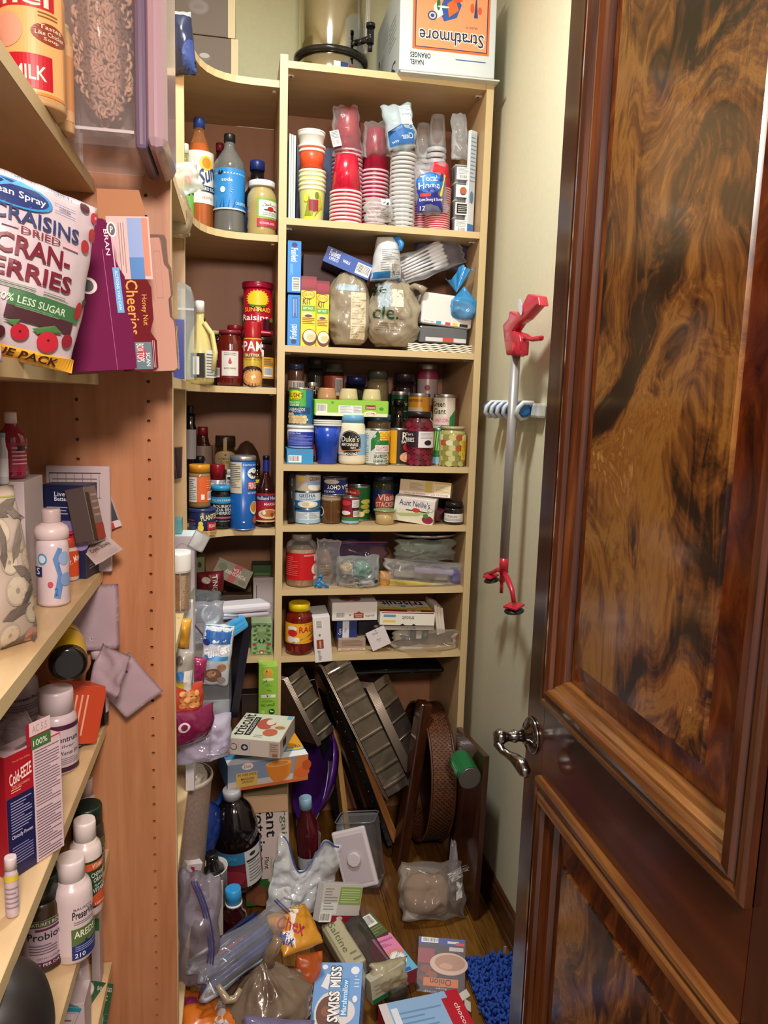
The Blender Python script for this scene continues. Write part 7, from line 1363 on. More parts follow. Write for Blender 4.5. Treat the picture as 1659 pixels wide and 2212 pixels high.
# boxes stacked against the upright
pr = xbox('protein_shake_box', 'tall white and green shake carton stood on its end in the pile', 'carton', ((532, 1958, 2.10), (628, 1950, 2.12), (524, 1722, 2.12)), .12, {'all': '#c9bfb4', 'front': '#d6cdc9', 'top': '#b09468'},
   {'front': [Rr(0, 0, 1, .24, '#2c6a30'), Rr(.30, .36, .985, .985, '#d9cfcb'), Tx('Orgain', .80, .56, .97, 1.0, '#3f6a3a', -90, .01), Tx('Plant', .50, .62, .74, .98, '#1c1a1a', -90, .04), Tx('Protein', .22, .48, .48, .98, '#1c1a1a', -90, .04), Tx('PROTEIN SHAKE', .06, .52, .16, .96, '#1c1a1a', -90, .02), El(.76, .36, .14, .05, '#3f8a8c'), El(.80, .36, .12, .035, '#d9cfcb'), Tx('Plant', .44, .33, .54, .44, '#1c1a1a', -90, .03), Tx('Protein', .3, .29, .40, .44, '#1c1a1a', -90, .03), Tx('Organic', .56, .33, .62, .44, '#6a9a5a', -90), El(.62, .23, .11, .035, '#b9c9a8'), El(.62, .23, .08, .026, '#e6e6d8'), Tx('16', .85, .12, .95, .2, '#e6e6d8', -90), El(.1, .28, .12, .05, '#2c6a30'), El(.25, .1, .25, .09, '#7a4a34'), El(.4, .05, .2, .06, '#8a5a3c')]})
bm = bmesh.new(); addbox(bm, (0, -.016, 0), (pr['_w'], -.001, .045), 0, Matrix.Translation((0, 0, pr['_h']-.047)) @ Matrix.Rotation(-.22, 4, 'X')); link('cardboard_flap', bm, m('#c2a27a', .6), pr)
mo = xbox('mandarin_box', 'blue and orange box of mandarin cups with an amber cup pictured', 'box', ((492, 1712, 2.03), (665, 1684, 2.06), (492, 1655, 2.03)), .17, {'all': '#6f9ac8', 'top': '#5fa3d8', 'right': '#d98a3c'},
   {'front': [Rr(0, .35, 1, 1, '#7f93b0'), Rr(0, .12, 1, .35, '#c9c2bc'), Rr(0, 0, 1, .12, '#c9683a'), Po([(.80, .12), (1, .05), (1, 1), (.84, 1)], '#c97a3a'), Rr(.10, .12, .36, .66, '#d6b55c'), Tx('IN 100% JUICE', .12, .50, .35, .62, '#3a2c10', 0, .03), Tx('MANDARIN', .16, .36, .32, .46, '#3a2c10'), Tx('ORANGES', .17, .25, .31, .34, '#3a2c10'), El(.24, .88, .07, .13, '#e6e0dc'), Tx('Dole', .2, .82, .28, .95, '#b32430', 0, .03), Po([(.46, .8), (.52, .93), (.64, 1.0), (.76, .97), (.80, .82), (.76, .3), (.68, .12), (.56, .14), (.5, .4)], '#d98428'), El(.62, .82, .16, .12, '#e6b06a'), El(.62, .82, .13, .08, '#dc8f34'), El(.92, .35, .1, .2, '#d0642a'), El(.98, .6, .06, .2, '#b8561e')],
    'top': [Rr(.0, .0, 1, .2, '#eef4fa'), Po([(.7, .4), (1, .3), (1, 1), (.8, 1)], '#e9a52e'), Tx('10', .90, .25, .96, .42, '#22386a', 180, .04), Rr(.78, .24, .98, .3, '#e6cf3c')]})
tr = xbox('cracker_box', 'white cracker box lying flat on the mandarin box, black lettering on top', 'cracker box', ((491, 1629, 2.0), (604, 1639, 1.98), (491, 1593, 2.0)), .17, {'all': '#c6bab2', 'top': '#d3d8c8', 'right': '#bdb2a8'},
   {'front': [El(.12, .5, .07, .2, '#3a3a40'), El(.12, .5, .055, .16, '#c6bab2'), El(.33, .5, .07, .2, '#2a3050'), Po([(.29, .5), (.33, .62), (.38, .5), (.33, .38)], '#c6bab2'), Rr(.21, .25, .215, .8, '#777'), Rr(.42, .2, .425, .85, '#777'), Rr(.8, .1, .98, .9, '#b09c8a'), Li(.82, .35, .96, .85, 4, '#7a6a5c'), Rr(.86, .06, .96, .25, '#8a6a4a')],
    'top': [Tx('triscuit', .02, .12, .24, .95, '#151515', 90, .05), Rr(.26, .15, .38, .85, '#1c1c1c'), Tx('PROSCIUTTO', .29, .2, .35, .8, '#eee', 90), El(.55, .62, .18, .22, '#b5544a'), El(.62, .7, .09, .12, '#e0d4c4'), El(.72, .3, .14, .14, '#c0604a'), El(.82, .52, .16, .1, '#cfc9b0'), El(.85, .5, .1, .06, '#a87a4a'), Rr(.88, .85, .98, .97, '#6ab0d0'), Li(.46, .08, .62, .2, 2, '#888')], 'right': [Rr(.2, .3, .4, .75, '#2a2a2a'), Po([(.9, .0), (1, .0), (1, 1), (.95, 1)], '#a89c90')]})
sbox('brown_paper_bag', 'crinkled brown paper bag in the dark behind the lime green box', 'bag', 522, 562, 1500, A(540, 1552, 2.38).z, 2.38, .05, '#3a2c26')
# bottles
lay('grape_juice_jug', 'large dark juice jug with a white cap and a blue and white label', 'bottle', A(520, 1900, 2.06), A(500, 1704, 2.03), .064, [
    ('bottle_body', [(.85, 0), (.98, .02), (1, .05), (.98, .45), (.93, .50), (1, .54), (1, .62), (.8, .78), (.45, .88), (.32, .90), (.32, .93)], m('#120d10', .1, 0, .6)), ('cap', [(.40, .92), (.40, .99), (.37, 1)], m('#b9bcc2', .3)),
    ('paper_label', [(1.02, .08), (1.02, .46)], m('#6d2236', .4), {'capb': False, 'capt': False})], [Rr(.02, .34, .98, .46, '#2f7cac'), Rr(.60, .08, .88, .46, '#c9ccce'), Li(.64, .12, .85, .34, 7, '#555'), El(.72, .41, .05, .02, '#222'), Rr(.62, .34, .86, .36, '#222'), El(.4, .2, .2, .08, '#8a2a3c'), Tx('grape', .2, .38, .5, .43, '#4a9ac4', 0, .03)], 1.03)
lay('cranberry_bottle', 'dark red juice bottle with a pale blue cap, between the shake box and the trays', 'bottle', A(672, 1868, 2.21), A(659, 1722, 2.21), .040, BOT(m('#4a0c18', .08, 0, .6), '#8fb9d2', '#b9c4ce', .42, .5, .5, .78, .14, .02, .2), [Li(.4, .06, .75, .18, 4, '#7a8a98')], 1.03)
cpu = lay('printed_cup', 'white cup with black swirl print holding a dark bottle, beside the juice jug', 'cup', A(474, 1950, 1.86), A(462, 1872, 1.84), .034, [('cup', [(.62, 0), (.98, .97), (1.03, .98), (1.03, 1), (.96, 1), (.6, .04)], m('#c9c4c0', .4), {'capt': False})], [Po([(.2+.2*i, .2), (.3+.2*i, .35), (.26+.2*i, .6), (.34+.2*i, .8), (.3+.2*i, .82), (.2+.2*i, .6), (.24+.2*i, .36)], '#4a4440') for i in range(4)] + [Tx('cream', .55, .82, .9, .9, '#555')], .72, .28)
lay('dark_bottle', 'black bottle standing in the swirl-printed cup', 'bottle', A(472, 1930, 1.86), A(456, 1842, 1.86), .026, BOT('#0d0c10', '#15151a', None, .6, .62))
lay('medicine_bottle', 'small dark red bottle with a bright blue cap in the pile', 'bottle', A(512, 2040, 1.80), A(503, 1918, 1.80), .030, BOT(m('#2a080e', .1, 0, .6), '#2f93d2', '#c4c8cc', .62, .66, .5, .7, .26, .0, .2) + [('cap_ring', [(.7, .72), (.7, .76)], WHITE)], [Rr(.1, .0, .9, .1, '#b32030'), Tx('NOW', .3, .11, .6, .18, '#222', 0, .03)], 1.03)
for i, (lb, c3, c, sd) in enumerate((('folded royal blue plastic sleeve leaning on the taupe bin', ((412, 1862, 1.90), (448, 1880, 1.94), (452, 1728, 1.94)), m('#173278', .2), 171), ('blue and clear zip pouch crossing behind the juice jug', ((452, 1752, 2.12), (500, 1812, 2.12), (480, 1705, 2.12)), m('#1f4590', .25), 172))):
    M, W, Hh = fr(c3); tag(pillow('blue_pouch', M, W, Hh, .03, c, sd, .008, 20, 18), lb, 'pouch')
carton('red_swirl_box', 'small white box with a red swirl mark next to the blue sleeve', 'box', A(398, 1892, 1.78), A(432, 1888, 1.80), A(402, 1868, 1.78), .04, '#c9c2c6', {'front': [Po([(.2, .8), (.5, .7), (.6, .3), (.5, .1), (.45, .4), (.3, .6)], '#a3243a')]})
M, W, Hh = fr(((384, 2128, 1.62), (474, 2132, 1.66), (386, 1882, 1.62)))
zb3 = pillow('zip_bag', M, W, Hh, .06, film('#bdb7c8', .40, .1, 24, .9), 173, .022, 12, 30); tag(zb3, 'large empty zip bag with a curved purple zip beside the drilled panel', 'zip bag')
for off, cc in ((0, '#4a3a78'), (.006, '#3a5aa8'), (.012, '#5a3a6a')):
    bm = bmesh.new(); tube(bm, [Vector((W*(.98-.9*(abs(v-.42)**1.6)*1.0)-.004-off-(.0 if v < .8 else (v-.8)*.02), -.034, Hh*v)) for v in [i/14 for i in range(15)]], .0018, 6); link('zip_strip', bm, m(cc, .3), zb3)
sbox('leaflet', 'long white printed strip standing between the zip bag and the cup', 'paper', 452, 482, 1905, A(466, 2022, 1.74).z, 1.74, .003, '#b9b4ac', {'front': [Po([(.2, .3), (.3, .5), (.2, .8), (.3, .82), (.4, .5)], '#5a544c'), El(.6, .9, .15, .03, '#5a544c')]})
# blue cutlery zip bag
M, W, Hh = fr(((450, 2152, 1.54), (640, 2012, 1.70), (412, 2072, 1.58)))
cb2 = thing('cutlery_zip_bag', 'clear zip bag of navy blue plastic cutlery and a red and white card', 'zip bag', M)
for i in range(9):
    bm = bmesh.new(); y0 = .006+.003*(i % 3)
    tube(bm, [(W*.08+.004*i, y0, .010+.009*i), (W*.42, y0, .011+.0095*i), (W*.70, y0, .012+.0095*i), (W*.86-.003*i, y0, .012+.0095*i)], [.003, .004, .0060, .003], 8)
    link('plastic_knife', bm, m(('#16245c', '#1d3078', '#131a40')[i % 3], .25), cb2)
bx('card', (.0, .012, Hh*.72), (W*.62, .014, Hh*1.02), m('#d3cfcc', .4), cb2); bx('red_card', (W*.05, .008, Hh*.66), (W*.66, .010, Hh*.76), m('#7a1a28', .4), cb2)
bx('black_tray', (.02, .016, -.012), (W*.95, .03, Hh*.5), m('#15171c', .2), cb2, .004)
pillow('bag_film', Matrix.Translation((-.01, 0, -.01)), W*1.12, Hh*1.1, .06, film('#d9dce8', .24, .07, 20, 1.0), 174, .014, 14, 34, cb2)
for off, cc in ((0, '#3a3a6a'), (.007, '#5a5480')):
    bm = bmesh.new(); tube(bm, [(W*.90+off, -.022, Hh*1.04), (W*.93+off, -.026, Hh*.7), (W*1.0+off, -.02, Hh*.25)], .0018, 6); link('zip_strip', bm, m(cc, .3), cb2)
# white powder bag with a blue zip
M, W, Hh = fr(((580, 1968, 1.97), (712, 1962, 1.97), (604, 1800, 2.03)))
pb3 = thing('powder_bag', 'open zip bag of white powder slumped in the middle of the pile', 'zip bag', M)
blob('powder', (W*.46, .03, Hh*.24), m('#dcdcdc', .8), 175, .008, 24, 4, pb3, Matrix.Translation((W*.46, .015, Hh*.24)), power=2.4)
bm = bmesh.new(); g = []
n = 34
for i in range(n+1):
    row = []; u = i/n
    topv = 1.0-.50*math.exp(-((u-.38)/.20)**2)+(.02*sin(u*20))
    if u > .55: topv -= .18*(u-.55)/.45
    for j in range(n+1):
        v = j/n*topv; x = (u-.5)*W*(1.05-.1*v)+W*.5+(.12*W*u*v)
        p = Vector((x, 0, v*Hh)); y = -.034*sin(pi*u)**.5*(1-v)**.4+.010*ridged(p, 22, 176)+.006*ridged(p, 50, 177)
        row.append(bm.verts.new((x, y, v*Hh)))
    g.append(row)
for i in range(n):
    for j in range(n):
        f = bm.faces.new((g[i][j], g[i+1][j], g[i+1][j+1], g[i][j+1])); f.smooth = True
zipl = [Vector(g[i][-2].co)+Vector((0, -.002, 0)) for i in range(2, n-1)]
link('bag_film', bm, film('#dfe5ec', .5, .1, 26, .9), pb3)
bm = bmesh.new(); tube(bm, zipl, .0022, 6); link('zip_strip', bm, m('#3a4f96', .3), pb3)
# clear lidded container
M, W, Hh = fr(((737, 1924, 2.20), (822, 1922, 2.19), (722, 1780, 2.24)))
cc_ = thing('lidded_container', 'clear square container with its white push-button lid tipped inside', 'container', M)
bm = bmesh.new(); vs = addbox(bm, (0, 0, 0), (W, .10, Hh), 0, None, .014); link('container_body', bm, film('#c9ccd0', .10, .05, 0, .9), cc_)
bm = bmesh.new(); tube(bm, [(.01, 0, Hh), (W-.01, 0, Hh), (W, .01, Hh), (W, .09, Hh), (W-.01, .1, Hh), (.01, .1, Hh), (0, .09, Hh), (0, .01, Hh)], .0022, 8, 0, True); link('rim', bm, m('#6a6a6e', .2), cc_)
lM = Matrix.Translation((W*.46, -.012, Hh*.50)) @ Matrix.Rotation(-.18, 4, 'Y') @ Matrix.Rotation(-.1, 4, 'X')
bm = bmesh.new(); addbox(bm, (-W*.44, -.006, -Hh*.43), (W*.44, .010, Hh*.43), 0, lM, .006); link('lid', bm, m('#d9d2d6', .3), cc_)
bm = bmesh.new(); addbox(bm, (-W*.36, -.0075, -Hh*.35), (W*.36, -.006, Hh*.35), 0, lM, .0006); link('lid_panel', bm, m('#c3b8c0', .35), cc_)
bm = bmesh.new(); lathe(bm, [(.024, .004), (.023, .016), (.020, .018)], 8, 0, lM @ Matrix.Rotation(pi/2, 4, 'X') @ Matrix.Rotation(pi/8, 4, 'Z')); o = link('push_button', bm, m('#d3ccd0', .3), cc_); 
for v in o.data.vertices: pass
# card-sized box and other small packets
xbox('soup_mix_box', 'white packet with a green nutrition panel and red foot, behind the orange bag', 'box', ((688, 1992, 1.90), (773, 1992, 1.90), (702, 1908, 1.94)), .03, {'all': '#c9c4c0', 'bottom': '#8a1c30'}, {'front': [Rr(.42, .45, .98, .92, '#8aa858'), Li(.46, .5, .94, .88, 6, '#c9d8a8'), Rr(0, .2, .4, .5, '#e0e2e0'), Li(.05, .3, .38, .9, 8, '#8a8a8a'), Rr(.3, 0, 1, .17, '#8a1c30'), Bc(.0, .0, .28, .24), El(.5, .1, .08, .05, '#d9b9b9')]})
xbox('cracker_sleeve', 'long cream cracker sleeve with green printed words lying diagonally', 'packet', ((748, 2096, 1.76), (792, 2072, 1.79), (692, 2000, 1.92)), .05, {'all': '#a79f80', 'front': '#b5ad8e'}, {'front': [Rr(.08, .0, .16, 1, '#8a8468'), Tx('Saltine', .3, .3, .6, .95, '#5a6a4a', -90), Li(.5, .05, .9, .3, 2, '#7a7a60')]}, bevel=.006)
xbox('green_tea_packet', 'dark olive packet with a barcode lying behind the pink drink box', 'packet', ((806, 2028, 1.84), (838, 2010, 1.86), (770, 1986, 1.93)), .03, {'all': '#4a5230', 'front': '#5d6640'}, {'front': [Bc(.15, .45, .85, .95), Li(.1, .1, .9, .4, 3, '#8a9468')]})
ck = xbox('cracker_tray', 'clear curved plastic tray lying diagonally through the pile', 'tray', ((846, 2150, 1.66), (886, 2128, 1.69), (742, 1986, 1.90)), .06, '#fff', None, partname='tray_body', bevel=.014)
for ch in ck.children: ch.data.materials[0] = film('#6f6a68', .34, .06, 0, 1.0)
xbox('drink_mix_box', 'pink and blue drink mix box lying in the pile', 'box', ((862, 2108, 1.72), (903, 2090, 1.75), (803, 2030, 1.84)), .045, {'all': '#a33a50', 'bottom': '#a33a50', 'right': '#8f2f48'},
   {'front': [Rr(0, .5, 1, 1, '#e38ab8'), Rr(0, 0, 1, .5, '#6fb8dc'), El(.5, .5, .46, .12, '#d98a84'), El(.5, .36, .36, .18, '#eef0f4'), El(.5, .36, .33, .16, '#2a2a50'), El(.5, .36, .32, .155, '#f4f4f6'), Tx('Crystal', .25, .38, .75, .46, '#2a2a50', 200), Tx('Light', .3, .28, .65, .36, '#2a2a50', 200), Tx('RASPBERRY', .1, .84, .9, .9, '#8a2a6a', 180), Li(.1, .7, .7, .8, 3, '#9a3a7a'), Rr(.3, .02, .7, .1, '#3a6ab0')]})
on_ = xbox('onion_soup_box', 'blue and brown onion soup mix box lying upside down near the mat', 'box', ((898, 2150, 1.74), (1004, 2160, 1.72), (905, 2022, 1.86)), .045, {'all': '#2a2448', 'top': '#1f2f8a'},
   {'front': [Rr(0, 0, 1, .93, '#3a2430'), Rr(0, .88, 1, 1, '#1f2f8a'), Rr(0, .55, .35, .8, '#8a2238'), El(.66, .56, .40, .19, '#c9a898'), El(.68, .58, .32, .14, '#a87a66'), El(.6, .52, .14, .05, '#bf947e'), El(.18, .45, .12, .07, '#7a2e1e'), El(.3, .35, .12, .07, '#8a3a24'), El(.15, .3, .12, .06, '#6a2418'), Rr(.14, .17, .86, .31, '#c0642c'), Tx('Onion', .28, .19, .72, .30, '#2a1208', 180, .03), Tx('Recipe', .4, .125, .62, .16, '#c9c4d4', 180), Tx('Savory Soup', .15, .05, .85, .11, '#9a98c0', 180), Bc(.06, .905, .42, .99), Rr(.62, .91, .86, .95, '#d9c9c0'), Rr(.8, .88, .98, .93, '#c02a3c'), Rr(.66, .78, .96, .85, '#b9b0b4')]})
sm = xbox('cocoa_box', 'light blue cocoa box with big white lettering and a mug, standing askew', 'box', ((664, 2260, 1.55), (772, 2262, 1.55), (684, 2079, 1.70)), .055, {'all': '#5d86c4', 'right': '#6f94cc', 'top': '#a9c4e6'},
   {'front': [Rr(0, 0, 1, 1, '#6a9ad6'), El(.42, .38, .36, .26, '#d6d6da'), El(.38, .38, .28, .21, '#6a3a2a'), El(.3, .4, .1, .06, '#8a5038'), Po([(.15, .7), (.26, .86), (.34, .84), (.3, .66)], '#e6e6ea'), El(.68, .4, .22, .14, '#dcd4d6'), El(.66, .44, .03, .04, '#a33a44'), El(.72, .38, .03, .04, '#a33a44'), Rr(.58, .34, .75, .80, '#3d8fd2'), Tx('Marshmallow', .61, .36, .72, .78, '#eaf4fc', 90, .04), Tx('SWISS MISS', .32, .26, .58, .965, '#15151c', 90, .24), Tx('SWISS MISS', .335, .275, .565, .95, '#f6f6f8', 90, .09), El(.85, .9, .09, .05, '#e6eaf2'), El(.1, .2, .08, .06, '#e6eaf2'), El(.88, .55, .05, .04, '#e6eaf2'), El(.2, .94, .06, .03, '#e6eaf2'), El(.9, .2, .07, .05, '#e6eaf2'), Li(.85, .68, .95, .85, 4, '#c9dcf2')], 'right': [Rr(.1, .75, .9, .95, '#d8dde6'), Li(.2, .3, .8, .7, 6, '#a9bfe0')]})
# orange snack-mix bag
M, W, Hh = fr(((612, 2068, 1.62), (700, 2036, 1.66), (578, 1990, 1.70)))
cx = pillow('snack_mix_bag', M, W*1.0, Hh*1.15, .04, m('#c98a2a', .22, 0, .4), 180, .012, 22, 26); tag(cx, 'shiny orange-gold snack mix bag with a red slanted word', 'bag')
art(cx, [Po([(.0, .2), (.5, .9), (.7, .8), (.3, .05)], '#e0d8d4'), Tx('Chex', .05, .35, .68, .62, '#a8202c', -38, .06), Tx('Mix', .0, .15, .35, .40, '#22388c', -38, .06), Tx('SNACK', .5, .8, .9, .95, '#ecd28a', 15, .03)], onto(cx, W, Hh*1.15), step=.05)
pouch('orange_pouch', 'orange crumpled pouch peeking out under the gold snack bag', ((632, 2150, 1.66), (690, 2140, 1.68), (640, 2062, 1.70)), .04, '#c9622a', 181)
# brown grocery bag
c = A(578, 2150, 1.60)
gb = blob('brown_grocery_bag', (.098, .08, .088), film('#7d6b5a', .82, .18, 30, .7), 182, .02, 13, 5, None, Matrix.Translation(c) @ Matrix.Rotation(-.12, 4, 'Y'), .10, .14, .95, 2.6); tag(gb, 'knotted brown plastic grocery bag in front of the pile', 'plastic bag')
bm = bmesh.new(); tube(bm, [A(585, 2085, 1.56), A(578, 2066, 1.555), A(590, 2050, 1.55), A(600, 2030, 1.55), A(590, 2022, 1.56)], [.010, .012, .016, .013, .004], 10)
k_ = link('knot', bm, film('#8a7660', .9, .2, 30, .7), gb); k_.matrix_parent_inverse = gb.matrix_world.inverted()
bm = bmesh.new(); tube(bm, [A(470, 2128, 1.52), A(490, 2160, 1.51), A(508, 2158, 1.51), A(520, 2135, 1.52)], [.006, .009, .009, .005], 10)
k_ = link('handle_loop', bm, film('#9a8a70', .9, .2, 30, .7), gb); k_.matrix_parent_inverse = gb.matrix_world.inverted()
pouch('orange_chip_bag', 'orange chip bag with a white printed panel at the bottom left of the pile', ((388, 2262, 1.48), (545, 2290, 1.50), (390, 2130, 1.52)), .05, '#c96a1c', 183, [Po([(.2, .1), (.5, .9), (.62, .86), (.85, .3), (.6, 0), (.2, 0)], '#c9c2c4'), Li(.42, .55, .6, .8, 5, '#8a7f80'), Rr(.0, .6, .18, .75, '#8c2a5a')], 'bag', .016)
pouch('lilac_film', 'lilac clear bag lying at the very bottom under the brown bag', ((520, 2250, 1.46), (670, 2255, 1.48), (530, 2196, 1.50)), .04, film('#8f88b4', .5, .1, 30, .9), 184, None, 'plastic bag', .014)
# tea bags and green packet under the pink box
pouch('bean_bag', 'clear bag of pale beans under the drink mix box', ((798, 2150, 1.68), (880, 2132, 1.70), (796, 2082, 1.74)), .04, film('#b0a88a', .8, .2, 60, .7), 185, None, 'plastic bag', .010)
xbox('green_edge_box', 'pale packet with a dark green edge below the bag of beans', 'packet', ((806, 2172, 1.66), (880, 2128, 1.70), (800, 2122, 1.70)), .03, {'all': '#b0b09a', 'front': '#b5b49c', 'bottom': '#1f6a40'}, {'front': [Rr(0, 0, 1, .2, '#1f6a44'), Li(.1, .3, .9, .8, 3, '#8a8c70')]})
carton('red_blue_box', 'pale blue box with red end bands, printed side up at the bottom edge', 'box', AZ(876, 2330, .09), AZ(1062, 2285, .09), AZ(812, 2172, .09), .05, {'all': '#b52034', 'front': '#8fb4dc', 'top': '#b52034'},
   {'front': [Rr(0, 0, 1, 1, '#8fb4dc'), Rr(0, 0, .1, 1, '#d8d0d4'), Rr(.84, 0, 1, 1, '#b51c30'), Rr(.76, .0, .86, .9, '#b51c30'), Li(.2, .1, .72, .85, 10, '#6d92c0'), Rr(.12, .65, .2, .9, '#dfe8f2'), Rr(.12, .3, .2, .5, '#dfe8f2'), El(.68, .14, .1, .1, '#e9e4e6'), Tx('chocolate', .88, .3, .94, .8, '#f2dce0', -90), Rr(.25, .15, .28, .2, '#8a2030')]})
for i, (px, py, a) in enumerate(((1002, 2150, .5), (1010, 2172, 1.3))):
    q = AZ(px, py, .03); bx('paper_scrap', (-.016, -.009, 0), (.016, .009, .001), m('#d0cbc4', .5), None, 0, Matrix.Translation(q) @ Matrix.Rotation(a, 4, 'Z') @ Matrix.Rotation(.5, 4, 'X'))
    tag(bpy.data.objects['paper_scrap'+('' if i == 0 else '.001')], ('white paper scrap between the onion box and the blue mat', 'folded white paper scrap just under the blue mat edge')[i], 'paper')
# blue chenille mat
mt_ = thing('chenille_mat', 'royal blue chenille mat with noodle pile in front of the door', 'mat', (0, 0, 0))
q0 = AZ(1010, 2062, 0); 
X0, X1, Y0_, Y1_ = .615, .770, 1.25, 1.83
bx('mat_base', (X0, Y0_, .001), (X1, Y1_, .008), m('#1c3c8c', .8), mt_)
bm = bmesh.new(); rr = random.Random(11); nn = 0
xx = X0+.004
while xx < X1:
    yy = Y0_+.22
    while yy < Y1_:
        x = xx+rr.uniform(-.004, .004); y = yy+rr.uniform(-.004, .004); L = rr.uniform(.012, .022); a = rr.uniform(0, 2*pi); t = rr.uniform(.2, 1.0)
        p = Vector((x, y, .007)); d = Vector((cos(a)*sin(t), sin(a)*sin(t), cos(t)))
        tube(bm, [p, p+d*L*.5, p+d*L*.9+Vector((0, 0, -.002)), p+d*L], [.0034, .0042, .0042, .002], 6); yy += .0088
    xx += .0088
o = link('chenille_pile', bm, m('#2752b4', .75), mt_); o['kind'] = 'stuff'
bx('care_tag', (-.004, 0, 0), (.004, .001, .02), m('#d9d4cc', .5), mt_, 0, Matrix.Translation((.742, Y1_+.002, .012)))
# brown plastic bag on the floor boards
M, W, Hh = fr(((868, 1990, 1.98), (1006, 1984, 2.0), (862, 1862, 2.06)))
fbg = thing('bread_bag', 'clear plastic bag holding a folded tan cloth on the bare floorboards', 'plastic bag', M)
blob('tan_cloth', (W*.36, .035, Hh*.36), m('#8a6f58', .8), 190, .010, 12, 4, fbg, Matrix.Translation((W*.46, .03, Hh*.45)), power=3)
fbf = pillow('bag_film', Matrix.Identity(4), W, Hh*1.0, .11, film('#cfc8bf', .20, .08, 26, 1.0), 191, .018, 14, 34, fbg)
pillow('bag_peak', Matrix.Translation((W*.72, .01, Hh*.3)) @ Matrix.Rotation(.1, 4, 'Y'), W*.26, Hh*1.1, .03, film('#cfc8cf', .24, .08, 26, 1.0), 192, .01, 18, 22, fbg, pinch=.7)
art(fbg, [Tx('DANGER', .77, .55, .93, .95, '#e0dcdc', -65, .04), Po([(.78, .3), (.9, .35), (.93, .6), (.8, .62)], '#d9d6d6')], onto(fbf, W, Hh), step=.05)

# ================================================================ bottom bay of the tall unit: pans, boards, tray
FOIL = wood('foil', '#8c8279', '#b8aca0', (1, 1, 1), .22, 0, 12, 1.5, .2); FOIL.node_tree.nodes['Principled BSDF'].inputs['Metallic'].default_value = .92
def foilpans(lab, c3, D, n, ribs, seed):
    M, W, Hh = fr(c3); t = thing('foil_pan_stack', lab, 'foil pans', M)
    for i in range(n):      # rolled rims along the left edge
        x = -.004-i*.0042
        bm = bmesh.new(); tube(bm, [(x, -.004, -.006), (x, -.004, Hh+.004), (x, D*.5, Hh+.006), (x, D, Hh)], .0017, 6); link('rim', bm, m('#d8c8b8', .3, .55), t)
        bx('pan', (x-.0006, 0, 0), (x+.0006, D, Hh), FOIL, t)
    bm = bmesh.new(); g = []; nn = 110; k = 10
    for i in range(nn+1):
        v = i/nn; row = []
        for j in range(k+1):
            u = j/k; e = 1 if ribs == 0 else 0
            rb = -.0035*math.exp(-(((v*ribs) % 1-.5)**2)*420)
            end = .004*sin(u*60+v*7) if (v < .10 or v > .90) else 0
            row.append(bm.verts.new((u*W, rb+end*(1-2*abs(.5-u))+.0015*noise.noise(Vector((u*2, v*5, seed))), v*Hh)))
        g.append(row)
    for i in range(nn):
        for j in range(k):
            f = bm.faces.new((g[i][j], g[i][j+1], g[i+1][j+1], g[i+1][j])); f.smooth = True
    link('pan_side', bm, FOIL, t)
    bx('pan_bottom', (W-.001, 0, .004), (W, D, Hh-.004), FOIL, t); bx('pan_end', (0, .001, 0), (W, D, .001), FOIL, t)
    return t
foilpans('shorter stack of foil pans leaning at the left of the bottom bay', ((692, 1602, 2.33), (722, 1576, 2.35), (622, 1464, 2.33)), .13, 4, 5, 1)
foilpans('longest foil pan stack leaning in the middle of the bottom bay', ((838, 1722, 2.30), (884, 1692, 2.33), (700, 1440, 2.34)), .12, 2, 8, 2)
foilpans('foil pans with many bright nested rims, right of the longest stack', ((888, 1652, 2.36), (916, 1626, 2.38), (806, 1476, 2.38)), .12, 8, 5, 3)
def slab(name, lab, cat, c3, D, col, its=None, bev=.002, rough=.35, mat=None):
    t = xbox(name, lab, cat, c3, D, col if isinstance(col, (str, dict)) else '#888888', {'front': its} if its else None, bevel=bev, rough=rough, partname='body')
    if mat: 
        for ch in t.children:
            if ch.name.startswith('body'): ch.data.materials.clear(); ch.data.materials.append(mat)
    return t
DWOOD = wood('dark_tray_wood', '#1f0d07', '#46220f', (8, 1, 1), .25, .5, 5, .8)
BWOOD = wood('board_wood', '#7a4a24', '#a8733e', (8, 8, 1), .4, 0, 5, .8)
BAMB = wood('bamboo_wood', '#a8743a', '#caa066', (8, 8, 1), .5, 0, 5, .8)
slab('cutting_board', 'brown wooden cutting board leaning beneath the long foil pans', 'cutting board', ((850, 1822, 2.33), (864, 1815, 2.34), (752, 1575, 2.36)), .12, '#8a5a30', mat=BWOOD)
slab('oven_rack_tray', 'black baking sheet leaning left of the beaded rail', 'baking sheet', ((802, 1800, 2.34), (806, 1798, 2.34), (706, 1506, 2.37)), .12, '#141416', mat=m('#1a1a1c', .2, .6))
bt = slab('baking_sheet', 'dark baking sheet with a beaded curled edge leaning left', 'baking sheet', ((838, 1830, 2.32), (850, 1826, 2.32), (708, 1484, 2.36)), .12, '#0e0e10', mat=m('#101012', .2, .5))
for i in range(16):
    t = (i+.5)/16; q = A(708+(842-708)*t, 1484+(1828-1484)*t, 2.352-.035*t)
    bm = bmesh.new(); bmesh.ops.create_uvsphere(bm, u_segments=10, v_segments=6, radius=.0052 if i % 2 == 0 else .0035)
    for f in bm.faces: f.smooth = True
    o = link('edge_bead', bm, m('#3a3836', .12, .8), bt); o.location = bt.matrix_world.inverted() @ q
slab('bamboo_board', 'pale bamboo board seen edge on behind the clear container', 'cutting board', ((746, 1800, 2.40), (757, 1797, 2.40), (718, 1560, 2.42)), .16, '#b98a4e', mat=BAMB)
